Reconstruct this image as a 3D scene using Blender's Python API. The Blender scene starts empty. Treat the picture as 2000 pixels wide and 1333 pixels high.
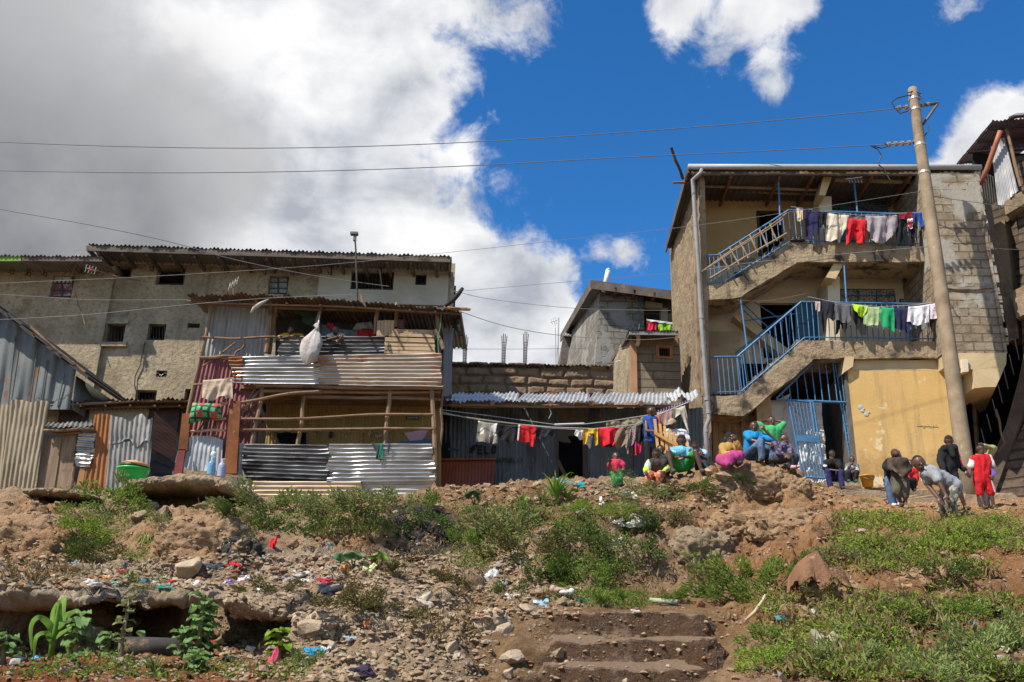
import bpy,bmesh,math,random
import numpy as np
from mathutils import Vector,Matrix
from mathutils.bvhtree import BVHTree
random.seed(11)
rng=np.random.default_rng(11)
S=bpy.context.scene
COL=S.collection
V=Vector
R=math.radians
FPX,PITCH,ROLL=1780.0,R(19.6),R(1.39)
_fw=V((0,math.cos(PITCH),math.sin(PITCH)))
_r0=V((1,0,0))
_u0=V((0,-math.sin(PITCH),math.cos(PITCH)))
_rt=_r0*math.cos(ROLL)+_u0*math.sin(ROLL)
_up=_u0*math.cos(ROLL)-_r0*math.sin(ROLL)
cam_data=bpy.data.cameras.new('camera')
cam=bpy.data.objects.new('camera',cam_data)
COL.objects.link(cam)
cam_data.sensor_width=36.0
cam_data.lens=36.0*FPX/2000.0
cam_data.clip_start=0.05
cam_data.clip_end=5000
M3=Matrix((_rt,_up,-_fw)).transposed()
cam.matrix_world=M3 .to_4x4()
S.camera=cam
def ray(px,py):
 return _fw+_rt*((px-1000.0)/FPX)+_up*((666.5-py)/FPX)
def U(px,py,D):
 d=ray(px,py)
 return d*(D/d.y)
def project(P):
 P=np.asarray(P,float)
 f=P@np.array(_fw);x=P@np.array(_rt);u=P@np.array(_up)
 f=np.where(np.abs(f)<1e-6,1e-6,f)
 return 1000+FPX*x/f,666.5-FPX*u/f
class Fac:
 def __init__(s,xa,Da,xb,Db,ya=666,yb=666):
  A=U(xa,ya,Da);B=U(xb,yb,Db)
  s.A=V((A.x,A.y,0));e=V((B.x-A.x,B.y-A.y,0));e.normalize()
  s.e=e;s.n=V((e.y,-e.x,0))
  if s.n.y>0:s.n=-s.n
 def p(s,px,py,off=0.0):
  d=ray(px,py)
  k=(s.n.dot(s.A)+off)/s.n.dot(d)
  return d*k
 def q(s,pts,off=0.0):
  return[s.p(x,y,off)for x,y in pts]
def levelD(a,b,Da):
 ra,rb=ray(*a),ray(*b)
 return Da*(ra.z/ra.y)/(rb.z/rb.y)
def _h(ix,iy,iz,seed):
 n=(ix.astype(np.int64)*374761393+iy.astype(np.int64)*668265263+iz.astype(np.int64)*2147483647+seed*1274126177)&0xffffffff
 n=((n^(n>>13))*1274126177)&0xffffffff
 n=((n^(n>>16))*2246822519)&0xffffffff
 return((n^(n>>15))&0xffff)/65535.0
def vnoise(P,seed=0):
 P=np.asarray(P,float)
 i=np.floor(P).astype(np.int64);f=P-i;f=f*f*(3-2*f)
 out=0
 for dx in(0,1):
  for dy in(0,1):
   for dz in(0,1):
    w=(f[:,0]if dx else 1-f[:,0])*(f[:,1]if dy else 1-f[:,1])*(f[:,2]if dz else 1-f[:,2])
    out=out+w*_h(i[:,0]+dx,i[:,1]+dy,i[:,2]+dz,seed)
 return out*2-1
def fbm(P,scale=1.0,octv=4,seed=0,gain=0.5):
 P=np.asarray(P,float)*scale
 a,o,t=1.0,0,0
 for k in range(octv):
  o=o+a*vnoise(P*(2.03**k)+17.3*k,seed+k);t+=a;a*=gain
 return o/t
def worley(P,scale,seed=0):
 P=np.asarray(P,float)*scale;i=np.floor(P).astype(np.int64);f1=np.full(len(P),9.0);f2=f1 .copy()
 for dx in(-1,0,1):
  for dy in(-1,0,1):
   for dz in(-1,0,1):
    c=i+np.array((dx,dy,dz));o=np.stack([_h(c[:,0],c[:,1],c[:,2],seed+k)for k in(0,7,13)],1)
    d=np.linalg.norm(c+o-P,axis=1);f2=np.minimum(f2,np.maximum(f1,d));f1=np.minimum(f1,d)
 return f1,f2-f1
class MB:
 def __init__(s):
  s.v=[];s.f=[];s.m=[]
 def add(s,vs,fs,mi=0):
  o=len(s.v)
  s.v.extend([tuple(v)for v in vs])
  s.f.extend([tuple(i+o for i in f)for f in fs])
  s.m.extend([mi]*len(fs))
  return s
 def box(s,c,size,rot=None,mi=0):
  x,y,z=size[0]/2,size[1]/2,size[2]/2
  vs=[V((a*x,b*y,d*z))for a in(-1,1)for b in(-1,1)for d in(-1,1)]
  if rot is not None:vs=[rot@v for v in vs]
  c=V(c)
  return s.add([v+c for v in vs],[(0,1,3,2),(4,6,7,5),(0,4,5,1),(2,3,7,6),(0,2,6,4),(1,5,7,3)],mi)
 def prism(s,poly,ext,mi=0):
  n=len(poly);ext=V(ext)
  vs=[V(p)for p in poly]+[V(p)+ext for p in poly]
  fs=[tuple(range(n)),tuple(range(2*n-1,n-1,-1))]+[(i,i+n,(i+1)%n+n,(i+1)%n)for i in range(n)]
  return s.add(vs,fs,mi)
 def tube(s,pts,r,n=8,mi=0,cap=True):
  pts=[V(p)for p in pts]
  m=len(pts)
  rs=r if isinstance(r,(list,tuple))else[r]*m
  vs=[];prev=None
  for i,p in enumerate(pts):
   t=(pts[min(i+1,m-1)]-pts[max(i-1,0)])
   if t.length<1e-9:t=V((0,0,1))
   t.normalize()
   if prev is None:
    a=V((0,0,1))if abs(t.z)<0.9 else V((1,0,0))
    prev=t.cross(a).normalized()
   u=prev-t*prev.dot(t)
   if u.length<1e-6:u=t.orthogonal()
   u.normalize();w=t.cross(u);prev=u
   for k in range(n):
    a=2*math.pi*k/n
    vs.append(p+(u*math.cos(a)+w*math.sin(a))*rs[i])
  fs=[(i*n+k,i*n+(k+1)%n,(i+1)*n+(k+1)%n,(i+1)*n+k)for i in range(m-1)for k in range(n)]
  if cap:
   fs.append(tuple(range(n-1,-1,-1)));fs.append(tuple((m-1)*n+k for k in range(n)))
  return s.add(vs,fs,mi)
 def log(s,a,b,r0,r1=None,wob=0.03,n=7,seg=8,mi=0):
  a,b=V(a),V(b);r1=r0 if r1 is None else r1;r0*=.78;r1*=.78
  d=(b-a).normalized();u=d.orthogonal().normalized();w=d.cross(u)
  p1,p2,p3=random.uniform(0,6),random.uniform(0,6),random.uniform(0.6,1.6)
  pts=[];rs=[]
  for i in range(seg+1):
   t=i/seg
   o=u*math.sin(p1+t*5*p3)*wob+w*math.sin(p2+t*4*p3)*wob
   pts.append(a.lerp(b,t)+o*math.sin(math.pi*min(1,max(0.15,t*1.0))))
   rs.append((r0+(r1-r0)*t)*random.uniform(0.88,1.12))
  return s.tube(pts,rs,n,mi)
 def ball(s,c,r,nu=12,nv=8,rot=None,mi=0):
  if not isinstance(r,(tuple,list)):r=(r,r,r)
  c=V(c);vs=[]
  for j in range(1,nv):
   a=math.pi*j/nv
   for i in range(nu):
    b=2*math.pi*i/nu
    p=V((r[0]*math.sin(a)*math.cos(b),r[1]*math.sin(a)*math.sin(b),r[2]*math.cos(a)))
    vs.append(c+(rot@p if rot is not None else p))
  tz=V((0,0,r[2]));tz=rot@tz if rot is not None else tz
  vs+=[c+tz,c-tz];t,b_=len(vs)-2,len(vs)-1
  fs=[]
  for j in range(nv-2):
   for i in range(nu):
    fs.append((j*nu+i,(j+1)*nu+i,(j+1)*nu+(i+1)%nu,j*nu+(i+1)%nu))
  for i in range(nu):
   fs.append((t,i,(i+1)%nu));fs.append((b_,(nv-2)*nu+(i+1)%nu,(nv-2)*nu+i))
  return s.add(vs,fs,mi)
 def cone(s,a,b,ra,rb,n=10,mi=0):
  a,b=V(a),V(b);t=b-a
  if t.length<1e-6:t=V((0,0,1e-4))
  L=t.length;t=t/L;u=t.orthogonal().normalized();w=t.cross(u)
  prof=[]
  for k in range(0,4):
   an=math.pi/2*(1-k/3.0);prof.append((-ra*math.sin(an),max(ra*math.cos(an),ra*.05)))
  for k in range(0,4):
   an=math.pi/2*k/3.0;prof.append((L+rb*math.sin(an),max(rb*math.cos(an),rb*.05)))
  vs=[]
  for(h,r)in prof:
   for k in range(n):
    an=2*math.pi*k/n
    vs.append(a+t*h+(u*math.cos(an)+w*math.sin(an))*r)
  m=len(prof)
  fs=[(i*n+k,i*n+(k+1)%n,(i+1)*n+(k+1)%n,(i+1)*n+k)for i in range(m-1)for k in range(n)]
  fs.append(tuple(range(n-1,-1,-1)));fs.append(tuple((m-1)*n+k for k in range(n)))
  return s.add(vs,fs,mi)
 def lathe(s,c,prof,n=24,mi=0,rot=None):
  c=V(c);vs=[]
  for(r,z)in prof:
   for k in range(n):
    a=2*math.pi*k/n
    p=V((r*math.cos(a),r*math.sin(a),z))
    vs.append(c+(rot@p if rot is not None else p))
  m=len(prof)
  fs=[(i*n+k,i*n+(k+1)%n,(i+1)*n+(k+1)%n,(i+1)*n+k)for i in range(m-1)for k in range(n)]
  return s.add(vs,fs,mi)
 def grid(s,P,mi=0,closed=False):
  P=np.asarray(P);r,c=P.shape[:2]
  vs=P.reshape(-1,3)
  fs=[(i*c+j,i*c+j+1,(i+1)*c+j+1,(i+1)*c+j)for i in range(r-1)for j in range(c-1)]
  return s.add(vs.tolist(),fs,mi)
 def corr(s,A,B,C,D,n,ridge='h',pitch=0.076,amp=0.012,dent=0.012,jag=0.012,mi=0,seed=None,sag=0.0):
  A,B,C,D=[np.array(x)for x in(A,B,C,D)];n=np.array(n)
  seed=random.randint(0,9999)if seed is None else seed
  LU=(np.linalg.norm(B-A)+np.linalg.norm(C-D))/2;LV=(np.linalg.norm(D-A)+np.linalg.norm(C-B))/2
  if ridge=='h':per=LV/pitch;nv=max(8,int(per*6));nu=max(6,int(LU/.12))
  else:per=LU/pitch;nu=max(8,int(per*6));nv=max(6,int(LV/.12))
  u=np.linspace(0,1,nu+1)[None,:,None];v=np.linspace(0,1,nv+1)[:,None,None]
  uu=np.broadcast_to(u[...,0],(nv+1,nu+1)).copy();vv=np.broadcast_to(v[...,0],(nv+1,nu+1)).copy()
  if ridge=='h':
   w=vnoise(np.stack([vv[:,0]*per*.5,vv[:,0]*0,vv[:,0]*0],1),seed)*jag/LU
   uu=uu+np.where(uu<.5,w[:,None]*(1-2*uu),-w[:,None]*(2*uu-1))
  else:
   w=vnoise(np.stack([uu[0]*per*.5,uu[0]*0,uu[0]*0],1),seed)*jag/LV
   vv=vv+np.where(vv<.5,w[None,:]*(1-2*vv),-w[None,:]*(2*vv-1))
  U_,V_=uu[...,None],vv[...,None]
  P=(A*(1-U_)+B*U_)*(1-V_)+(D*(1-U_)+C*U_)*V_
  ph=(vv if ridge=='h' else uu)*per*2*np.pi
  q=P.reshape(-1,3)
  d=fbm(q,2.2,3,seed).reshape(ph.shape)*dent+fbm(q,7,2,seed+5).reshape(ph.shape)*dent*.45
  for k in range(4):
   g_=np.random.default_rng(seed+k);c0_=g_.random();sl=g_.uniform(-.12,.12);o_=g_.random()
   cr_=np.exp(-((uu-c0_-sl*(vv-.5))/(.025/max(LU,.3)))**2)if ridge=='h' else np.exp(-((vv-c0_-sl*(uu-.5))/(.025/max(LV,.3)))**2)
   d=d-dent*.9*cr_*np.clip(1.3-2.2*np.abs((vv if ridge=='h' else uu)-o_),0,1)
  e_=(np.minimum(uu,1-uu)*LU if ridge=='h' else np.minimum(vv,1-vv)*LV)
  d=d+dent*1.1*np.exp(-e_/.06)*np.sin(ph*.23+seed)
  am=amp*(1+.25*fbm(q,3,2,seed+9).reshape(ph.shape))
  P=P+n*(am*np.sin(ph)+d)[...,None]
  if sag:P[...,2]-=sag*(np.sin(np.pi*uu))
  s.grid(P,mi);return s
BASES={}
def _mesh(name,mb,mats,base,smooth,recalc):
 me=bpy.data.meshes.new(name)
 b=np.array(base)
 vv=np.asarray(mb.v,float).reshape(-1,3)-b
 me.from_pydata(vv.tolist(),[],mb.f)
 mats=mats if isinstance(mats,(list,tuple))else[mats]
 for m in mats:me.materials.append(m)
 if len(mats)>1:me.polygons.foreach_set('material_index',mb.m)
 if recalc:
  bm=bmesh.new();bm.from_mesh(me);bmesh.ops.recalc_face_normals(bm,faces=bm.faces);bm.to_mesh(me);bm.free()
 if smooth:me.polygons.foreach_set('use_smooth',[True]*len(me.polygons))
 me.update()
 return me
def props(o,label=None,cat=None,group=None,kind=None):
 if label:o['label']=label
 if cat:o['category']=cat
 if group:o['group']=group
 if kind:o['kind']=kind
 return o
def thing(name,base,label,cat,group=None):
 o=bpy.data.objects.new(name,None);COL.objects.link(o)
 o.location=base;o.empty_display_size=0.2
 BASES[o.name]=V(base)
 return props(o,label,cat,group)
def part(parent,name,mb,mat,smooth=False,recalc=True,label=None):
 base=BASES[parent.name]
 o=bpy.data.objects.new(name,_mesh(name,mb,mat,base,smooth,recalc))
 COL.objects.link(o);o.parent=parent;BASES[o.name]=base
 if label:o['label']=label
 return o
def parts(parent,name,mb,mat,smooth=False):
 n=len(mb.v);p=list(range(n))
 def find(i):
  while p[i]!=i:p[i]=p[p[i]];i=p[i]
  return i
 for f in mb.f:
  a=find(f[0])
  for i in f[1:]:p[find(i)]=a
 grp={}
 for f in mb.f:grp.setdefault(find(f[0]),[]).append(f)
 o=None
 for fs in grp.values():
  ids=sorted({i for f in fs for i in f});mp={i:k for k,i in enumerate(ids)}
  o=part(parent,name,MB().add([mb.v[i]for i in ids],[tuple(mp[i]for i in f)for f in fs]),mat,smooth)
 return o
def solo(name,mb,mat,label=None,cat=None,group=None,kind=None,smooth=False,recalc=True,base=None):
 if base is None:
  a=np.asarray(mb.v,float).reshape(-1,3);lo=a.min(0);hi=a.max(0)
  base=V(((lo[0]+hi[0])/2,(lo[1]+hi[1])/2,lo[2]))
 o=bpy.data.objects.new(name,_mesh(name,mb,mat,base,smooth,recalc))
 o.location=base;COL.objects.link(o);BASES[o.name]=V(base)
 return props(o,label,cat,group,kind)
def copy_thing(o,loc,rot=None,scale=None,label=None,group=None):
 c=o.copy();COL.objects.link(c);c.location=loc
 if rot is not None:c.rotation_euler=rot
 if scale is not None:c.scale=scale if isinstance(scale,(tuple,list))else(scale,)*3
 if label:c['label']=label
 if group:c['group']=group
 for ch in o.children:
  k=ch.copy();COL.objects.link(k);k.parent=c
  for g in ch.children:
   q=g.copy();COL.objects.link(q);q.parent=k
 return c
class NT:
 def __init__(s,tree):s.t=tree;s.n=tree.nodes;s.l=tree.links
 def new(s,typ,**kw):
  nd=s.n.new(typ)
  for k,v in kw.items():
   if k.startswith('i_'):
    key=k[2:];key=int(key)if key.isdigit()else key.replace('_',' ')
    s.set(nd.inputs[key],v)
   else:setattr(nd,k,v)
  return nd
 def set(s,inp,v):
  if hasattr(v,'links')or isinstance(v,bpy.types.NodeSocket):s.l.new(v,inp)
  else:inp.default_value=v
 def math(s,op,a,b=0.0,c=None,clamp=False):
  nd=s.n.new('ShaderNodeMath');nd.operation=op;nd.use_clamp=clamp
  s.set(nd.inputs[0],a);s.set(nd.inputs[1],b)
  if c is not None:s.set(nd.inputs[2],c)
  return nd.outputs[0]
 def noise(s,vec,scale,detail=6,rough=.55,dist=0.0):
  nd=s.n.new('ShaderNodeTexNoise');s.set(nd.inputs['Vector'],vec)
  nd.inputs['Scale'].default_value=scale;nd.inputs['Detail'].default_value=detail
  nd.inputs['Roughness'].default_value=rough;nd.inputs['Distortion'].default_value=dist
  return nd.outputs[0]
 def mapv(s,vec,sc,loc=(0,0,0)):
  nd=s.n.new('ShaderNodeMapping');s.set(nd.inputs['Vector'],vec)
  nd.inputs['Scale'].default_value=sc;nd.inputs['Location'].default_value=loc
  return nd.outputs[0]
 def ramp(s,fac,stops,interp='LINEAR'):
  nd=s.n.new('ShaderNodeValToRGB');nd.color_ramp.interpolation=interp
  e=nd.color_ramp.elements
  while len(e)<len(stops):e.new(0.5)
  for el,(p,c)in zip(e,stops):
   el.position=p;el.color=(*c,1)if len(c)==3 else c
  s.set(nd.inputs[0],fac);return nd.outputs[0]
 def step(s,fac,a,b):
  nd=s.n.new('ShaderNodeMapRange');nd.interpolation_type='SMOOTHSTEP'
  s.set(nd.inputs['Value'],fac);s.set(nd.inputs['From Min'],a);s.set(nd.inputs['From Max'],b)
  return nd.outputs[0]
 def mix(s,fac,a,b,mode='MIX'):
  nd=s.n.new('ShaderNodeMix');nd.data_type='RGBA';nd.blend_type=mode
  s.set(nd.inputs['Factor'],fac)
  for i,x in((6,a),(7,b)):
   if isinstance(x,(tuple,list)):x=(*x[:3],1)
   s.set(nd.inputs[i],x)
  return nd.outputs[2]
def _start(name):
 m=bpy.data.materials.new(name);m.use_nodes=True
 t=NT(m.node_tree);t.n.clear()
 out=t.new('ShaderNodeOutputMaterial');b=t.new('ShaderNodeBsdfPrincipled')
 t.l.new(b.outputs[0],out.inputs[0])
 tc=t.new('ShaderNodeTexCoord').outputs['Object']
 return m,t,b,tc,out
def mk(name,c1,c2=None,scale=2.5,rough=.85,metal=0.0,bump=.3,bscale=30,bdist=.02,spot=None,spot_t=(.58,.66),spot_s=3.0,streak=None,streak_t=(.55,.75),streak_s=(6,6,.5),spec=.3,fine=None,trans=0.0,sheen=0.0,detail=7):
 m,t,b,tc,out=_start(name)
 c2=c2 or tuple(x*.7 for x in c1)
 col=t.ramp(t.noise(tc,scale,detail,.62),[(.32,c2),(.68,c1)])
 if fine:
  col=t.mix(t.step(t.noise(tc,bscale*1.3,3,.6),.45,.7),col,fine)
 if streak:
  f=t.step(t.noise(t.mapv(tc,streak_s),1.0,6,.65),*streak_t)
  col=t.mix(f,col,streak)
 if spot:
  f=t.step(t.noise(t.mapv(tc,(1,1,1),(3.1,7.7,1.3)),spot_s,8,.68),*spot_t)
  col=t.mix(f,col,spot)
 t.l.new(col,b.inputs['Base Color'])
 b.inputs['Roughness'].default_value=rough;b.inputs['Metallic'].default_value=metal
 b.inputs['Specular IOR Level'].default_value=spec
 if bump:
  h=t.noise(tc,bscale,6,.7)
  bp=t.new('ShaderNodeBump',i_Strength=bump,i_Distance=bdist,i_Height=h)
  t.l.new(bp.outputs[0],b.inputs['Normal'])
 if trans:
  tr=t.new('ShaderNodeBsdfTranslucent');t.l.new(col,tr.inputs[0])
  mx=t.new('ShaderNodeMixShader');mx.inputs[0].default_value=trans
  t.l.new(b.outputs[0],mx.inputs[1]);t.l.new(tr.outputs[0],mx.inputs[2]);t.l.new(mx.outputs[0],out.inputs[0])
 return m
RUST=(.20,.065,.022);RUST2=(.33,.14,.05)
def galv(name,c1,c2,rust=.5,rough=.42,metal=.75,ver=False,rcol=RUST,rc2=RUST2,soot=None):
 m,t,b,tc,out=_start(name)
 st=(2.2,2.2,.7)if ver else(.8,.8,3.0)
 base=t.ramp(t.noise(t.mapv(tc,st),1.6,7,.65),[(.3,c2),(.7,c1)])
 n1=t.noise(t.mapv(tc,st,(5,2,8)),1.5,9,.72)
 lo=.82-.5*rust
 f=t.step(n1,lo,lo+.12)
 rc=t.mix(t.noise(tc,9,5,.6),rcol,rc2)
 col=t.mix(f,base,rc)
 dk_=t.step(t.noise(t.mapv(tc,(5,5,.6)if ver else(.7,.7,7),(1,6,2)),1.3,7,.68),.5,.72)
 col=t.mix(t.math('MULTIPLY',dk_,.6),col,tuple(x*.38 for x in c2))
 if soot:
  f2=t.step(t.noise(t.mapv(tc,st,(9,1,3)),1.2,6,.6),.5,.62);col=t.mix(f2,col,soot)
 t.l.new(col,b.inputs['Base Color'])
 t.l.new(t.math('MULTIPLY',t.math('SUBTRACT',1.0,f),metal),b.inputs['Metallic'])
 t.l.new(t.math('MULTIPLY_ADD',f,.45,t.math('MULTIPLY_ADD',n1,.25,rough-.1)),b.inputs['Roughness'])
 bp=t.new('ShaderNodeBump',i_Strength=.25,i_Distance=.01,i_Height=t.noise(tc,14,6,.6))
 t.l.new(bp.outputs[0],b.inputs['Normal'])
 return m
def blocks(name,c1,c2,mortar,bw=.42,bh=.2,plaster=None,plaster_t=(.5,.6),pscale=1.2,bump=.6,msize=.018):
 m,t,b,tc,out=_start(name)
 sp=t.new('ShaderNodeSeparateXYZ',i_0=tc)
 cb=t.new('ShaderNodeCombineXYZ')
 t.l.new(t.math('ADD',sp.outputs[0],sp.outputs[1]),cb.inputs[0]);t.l.new(sp.outputs[2],cb.inputs[1])
 wob=t.new('ShaderNodeTexNoise');t.l.new(tc,wob.inputs['Vector']);wob.inputs['Scale'].default_value=3
 av=t.new('ShaderNodeVectorMath',operation='MULTIPLY_ADD');t.l.new(wob.outputs['Color'],av.inputs[0]);av.inputs[1].default_value=(.05,.05,0);t.l.new(cb.outputs[0],av.inputs[2])
 br=t.new('ShaderNodeTexBrick');t.l.new(av.outputs[0],br.inputs['Vector'])
 br.inputs['Scale'].default_value=1;br.inputs['Brick Width'].default_value=bw;br.inputs['Row Height'].default_value=bh
 br.inputs['Mortar Size'].default_value=msize;br.inputs['Mortar Smooth'].default_value=.4;br.inputs['Bias'].default_value=0
 br.inputs['Color1'].default_value=(*c1,1);br.inputs['Color2'].default_value=(*c2,1);br.inputs['Mortar'].default_value=(*mortar,1)
 col=t.mix(t.step(t.noise(tc,5,7,.7),.35,.75),br.outputs[0],tuple(x*.6 for x in c2))
 hb=t.math('MULTIPLY_ADD',br.outputs[1],-1.0,t.math('MULTIPLY',t.noise(tc,22,6,.7),.7))
 if plaster:
  f=t.step(t.noise(t.mapv(tc,(1,1,1),(2,4,9)),pscale,6,.6),*plaster_t)
  pc=t.mix(t.noise(tc,9,6,.7),plaster,tuple(x*.6 for x in plaster))
  col=t.mix(f,col,pc)
  hb=t.math('ADD',t.math('MULTIPLY',hb,t.math('SUBTRACT',1.0,f)),t.math('MULTIPLY',f,t.math('MULTIPLY_ADD',t.noise(tc,16,6,.7),.5,.3)))
 t.l.new(col,b.inputs['Base Color']);b.inputs['Roughness'].default_value=.92;b.inputs['Specular IOR Level'].default_value=.15
 bp=t.new('ShaderNodeBump',i_Strength=bump,i_Distance=.03,i_Height=hb)
 t.l.new(bp.outputs[0],b.inputs['Normal'])
 return m
def wood(name,c1,c2,along='z',rough=.8):
 m,t,b,tc,out=_start(name)
 sc={'z':(14,14,.8),'x':(.8,14,14)}[along]
 n=t.noise(t.mapv(tc,sc),1.6,7,.6,.6)
 col=t.ramp(n,[(.3,c2),(.7,c1)])
 col=t.mix(t.step(t.noise(tc,2.2,6,.7),.5,.7),col,tuple(x*.55 for x in c2))
 t.l.new(col,b.inputs['Base Color']);b.inputs['Roughness'].default_value=rough;b.inputs['Specular IOR Level'].default_value=.2
 bp=t.new('ShaderNodeBump',i_Strength=.35,i_Distance=.01,i_Height=n);t.l.new(bp.outputs[0],b.inputs['Normal'])
 return m
_cl={}
def cloth(c,c2=None,scale=14,thr=(.5,.54),stripes=None):
 key=(c,c2,scale,stripes)
 if key in _cl:return _cl[key]
 m,t,b,tc,out=_start('cloth')
 col=t.mix(t.step(t.noise(tc,5,6,.65),.35,.7),tuple(x*.9+.008 for x in c),tuple(x*.62+.012 for x in c))
 if c2 and not stripes:col=t.mix(t.step(t.noise(tc,scale,3,.5),*thr),col,c2)
 if stripes:
  w=t.new('ShaderNodeTexWave',wave_type='BANDS',bands_direction=stripes);t.l.new(tc,w.inputs['Vector']);w.inputs['Scale'].default_value=scale;w.inputs['Distortion'].default_value=.6
  col=t.mix(t.step(w.outputs[1],.55,.65),col,c2)
 t.l.new(col,b.inputs['Base Color']);b.inputs['Roughness'].default_value=.92;b.inputs['Specular IOR Level'].default_value=.12
 bp=t.new('ShaderNodeBump',i_Strength=.7,i_Distance=.03,i_Height=t.noise(t.mapv(tc,(1,1,.5)),13,4,.6));t.l.new(bp.outputs[0],b.inputs['Normal'])
 _cl[key]=m
 return m
def plain(name,c,rough=.6,metal=0.0,spec=.4,bump=.08):
 return mk(name,c,tuple(x*.82 for x in c),8,rough,metal,bump,60,spec=spec)
def wall_holes(mb,F,x0,x1,y0,y1,holes,off=0.0,thick=.25,mi=0,ref=None):
 def uz(px,py):
  P=F.p(px,py,off);return(P-F.A).dot(F.e),P.z
 ym=(y0+y1)/2;xm=(x0+x1)/2
 U0,U1=uz(x0,ym)[0],uz(x1,ym)[0];Z1,Z0=uz(xm,y0)[1],uz(xm,y1)[1]
 H=[]
 for(hx0,hy0,hx1,hy1)in holes:
  p,q=uz((hx0+hx0)/2,hy0),uz(hx1,hy1)
  p2,q2=uz(hx1,hy0),uz(hx0,hy1)
  H.append(((p[0]+q2[0])/2,(p2[0]+q[0])/2,(q[1]+q2[1])/2,(p[1]+p2[1])/2))
 us=sorted({U0,U1,*[h[0]for h in H],*[h[1]for h in H]});zs=sorted({Z0,Z1,*[h[2]for h in H],*[h[3]for h in H]})
 us=[u for u in us if U0<=u<=U1];zs=[z for z in zs if Z0<=z<=Z1]
 pt=lambda u,z,o:F.A+F.e*u+F.n*o+V((0,0,z))
 for i in range(len(us)-1):
  for j in range(len(zs)-1):
   um,zm=(us[i]+us[i+1])/2,(zs[j]+zs[j+1])/2
   if any(h[0]<um<h[1]and h[2]<zm<h[3]for h in H):continue
   mb.add([pt(us[i],zs[j],off),pt(us[i+1],zs[j],off),pt(us[i+1],zs[j+1],off),pt(us[i],zs[j+1],off)],[(0,1,2,3)],mi)
 for h in H:
  c=[(h[0],h[2]),(h[1],h[2]),(h[1],h[3]),(h[0],h[3])]
  for k in range(4):
   p,q=c[k],c[(k+1)%4]
   mb.add([pt(*p,off),pt(*q,off),pt(*q,off-thick),pt(*p,off-thick)],[(0,1,2,3)],mi)
 return(U0,U1,Z0,Z1),H,pt
def pquad(mb,F,pts,off,thick,mi=0):
 return mb.prism(F.q(pts,off),-F.n*thick,mi)
SUN=V((-.50,-.375,.79)).normalized()
w=bpy.data.worlds.new('World');S.world=w;w.use_nodes=True
t=NT(w.node_tree);t.n.clear()
wo=t.new('ShaderNodeOutputWorld');bg=t.new('ShaderNodeBackground');t.l.new(bg.outputs[0],wo.inputs[0])
bg.inputs[1].default_value=0.086
sky=t.new('ShaderNodeTexSky');sky.sky_type='NISHITA';sky.sun_disc=False
sky.sun_elevation=math.asin(SUN.z);sky.sun_rotation=math.atan2(SUN.x,SUN.y)
sky.altitude=1600;sky.air_density=1.0;sky.dust_density=.3;sky.ozone_density=3.0
hs=t.new('ShaderNodeHueSaturation');hs.inputs['Saturation'].default_value=1.28;hs.inputs['Value'].default_value=1.0
t.l.new(sky.outputs[0],hs.inputs['Color'])
dirv=t.new('ShaderNodeTexCoord').outputs['Generated']
nz=t.new('ShaderNodeTexNoise');t.l.new(dirv,nz.inputs['Vector']);nz.inputs['Scale'].default_value=5;nz.inputs['Detail'].default_value=6;nz.inputs['Roughness'].default_value=.6
wp=t.new('ShaderNodeVectorMath',operation='MULTIPLY_ADD');t.l.new(nz.outputs['Color'],wp.inputs[0]);wp.inputs[1].default_value=(.085,.085,.085)
sb=t.new('ShaderNodeVectorMath',operation='SUBTRACT');t.l.new(dirv,sb.inputs[0]);sb.inputs[1].default_value=(.0425,.0425,.0425)
t.l.new(sb.outputs[0],wp.inputs[2])
def blobs(lst,vec,k=.12):
 acc=-3.0
 for(px,py,r,*wt)in lst:
  wt=wt[0]if wt else 1.0
  d=ray(px,py).normalized()if not isinstance(px,tuple)else V(px).normalized()
  dn=t.new('ShaderNodeVectorMath',operation='DISTANCE');t.l.new(vec,dn.inputs[0]);dn.inputs[1].default_value=d
  rad=r/FPX*.93
  v=t.math('MULTIPLY_ADD',dn.outputs['Value'],-wt/rad,wt)
  acc=v if acc==-3.0 else t.math('SMOOTH_MAX',acc,v,k)
 return acc
CL=[(-900,300,900),(-300,-100,700),(-200,500,600),(150,150,500),(150,480,420),(420,60,420),(480,330,380),(690,20,220),(790,170,150),(850,200,90),(600,240,280),(560,460,300),(760,420,150),(820,480,130),(860,560,190),(650,560,300),(980,590,170),(1050,640,130),(900,700,260),(1080,620,90),(1125,530,40,.45),(700,-150,260),(880,-20,120,.48),(1010,20,75,.38),(860,330,120,.42),(900,400,120,.32),(1340,15,85,.7),(1450,25,105,.68),(1525,10,60,.65),(1395,70,55,.5),(1475,105,48,.45),(1500,165,36,.33),(1242,500,34,.27),(1960,250,75,.8),(1905,285,50,.7),(1995,295,80,.9),(1860,318,36,.5),(2120,270,110,.8),(1860,8,40,.24),(1195,495,26,.27),(1400,125,50,.28),(-2500,300,1500),(3200,500,500),(2700,-900,600),((.2,-1,.5),0,800),((-.9,-.8,.2),0,500)]  # blobs given as vectors: unseen clouds added behind the camera, brightening and neutralising the fill
dens=blobs(CL,wp.outputs[0])
fine=t.noise(dirv,15,12,.66,.3)
den=t.math('ADD',dens,t.math('MULTIPLY',t.math('SUBTRACT',fine,.5),1.35))
alpha=t.step(den,-.08,.34)
GR=[(-700,300,900),(40,330,520),(150,470,430),(0,60,300),(310,260,250),(430,350,170),(-300,600,600)]
grey=blobs(GR,wp.outputs[0],.25)
soft=t.noise(dirv,5.5,8,.55)
g2=t.step(t.math('ADD',grey,t.math('MULTIPLY',t.math('SUBTRACT',soft,.5),.8)),.02,.62)
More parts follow.
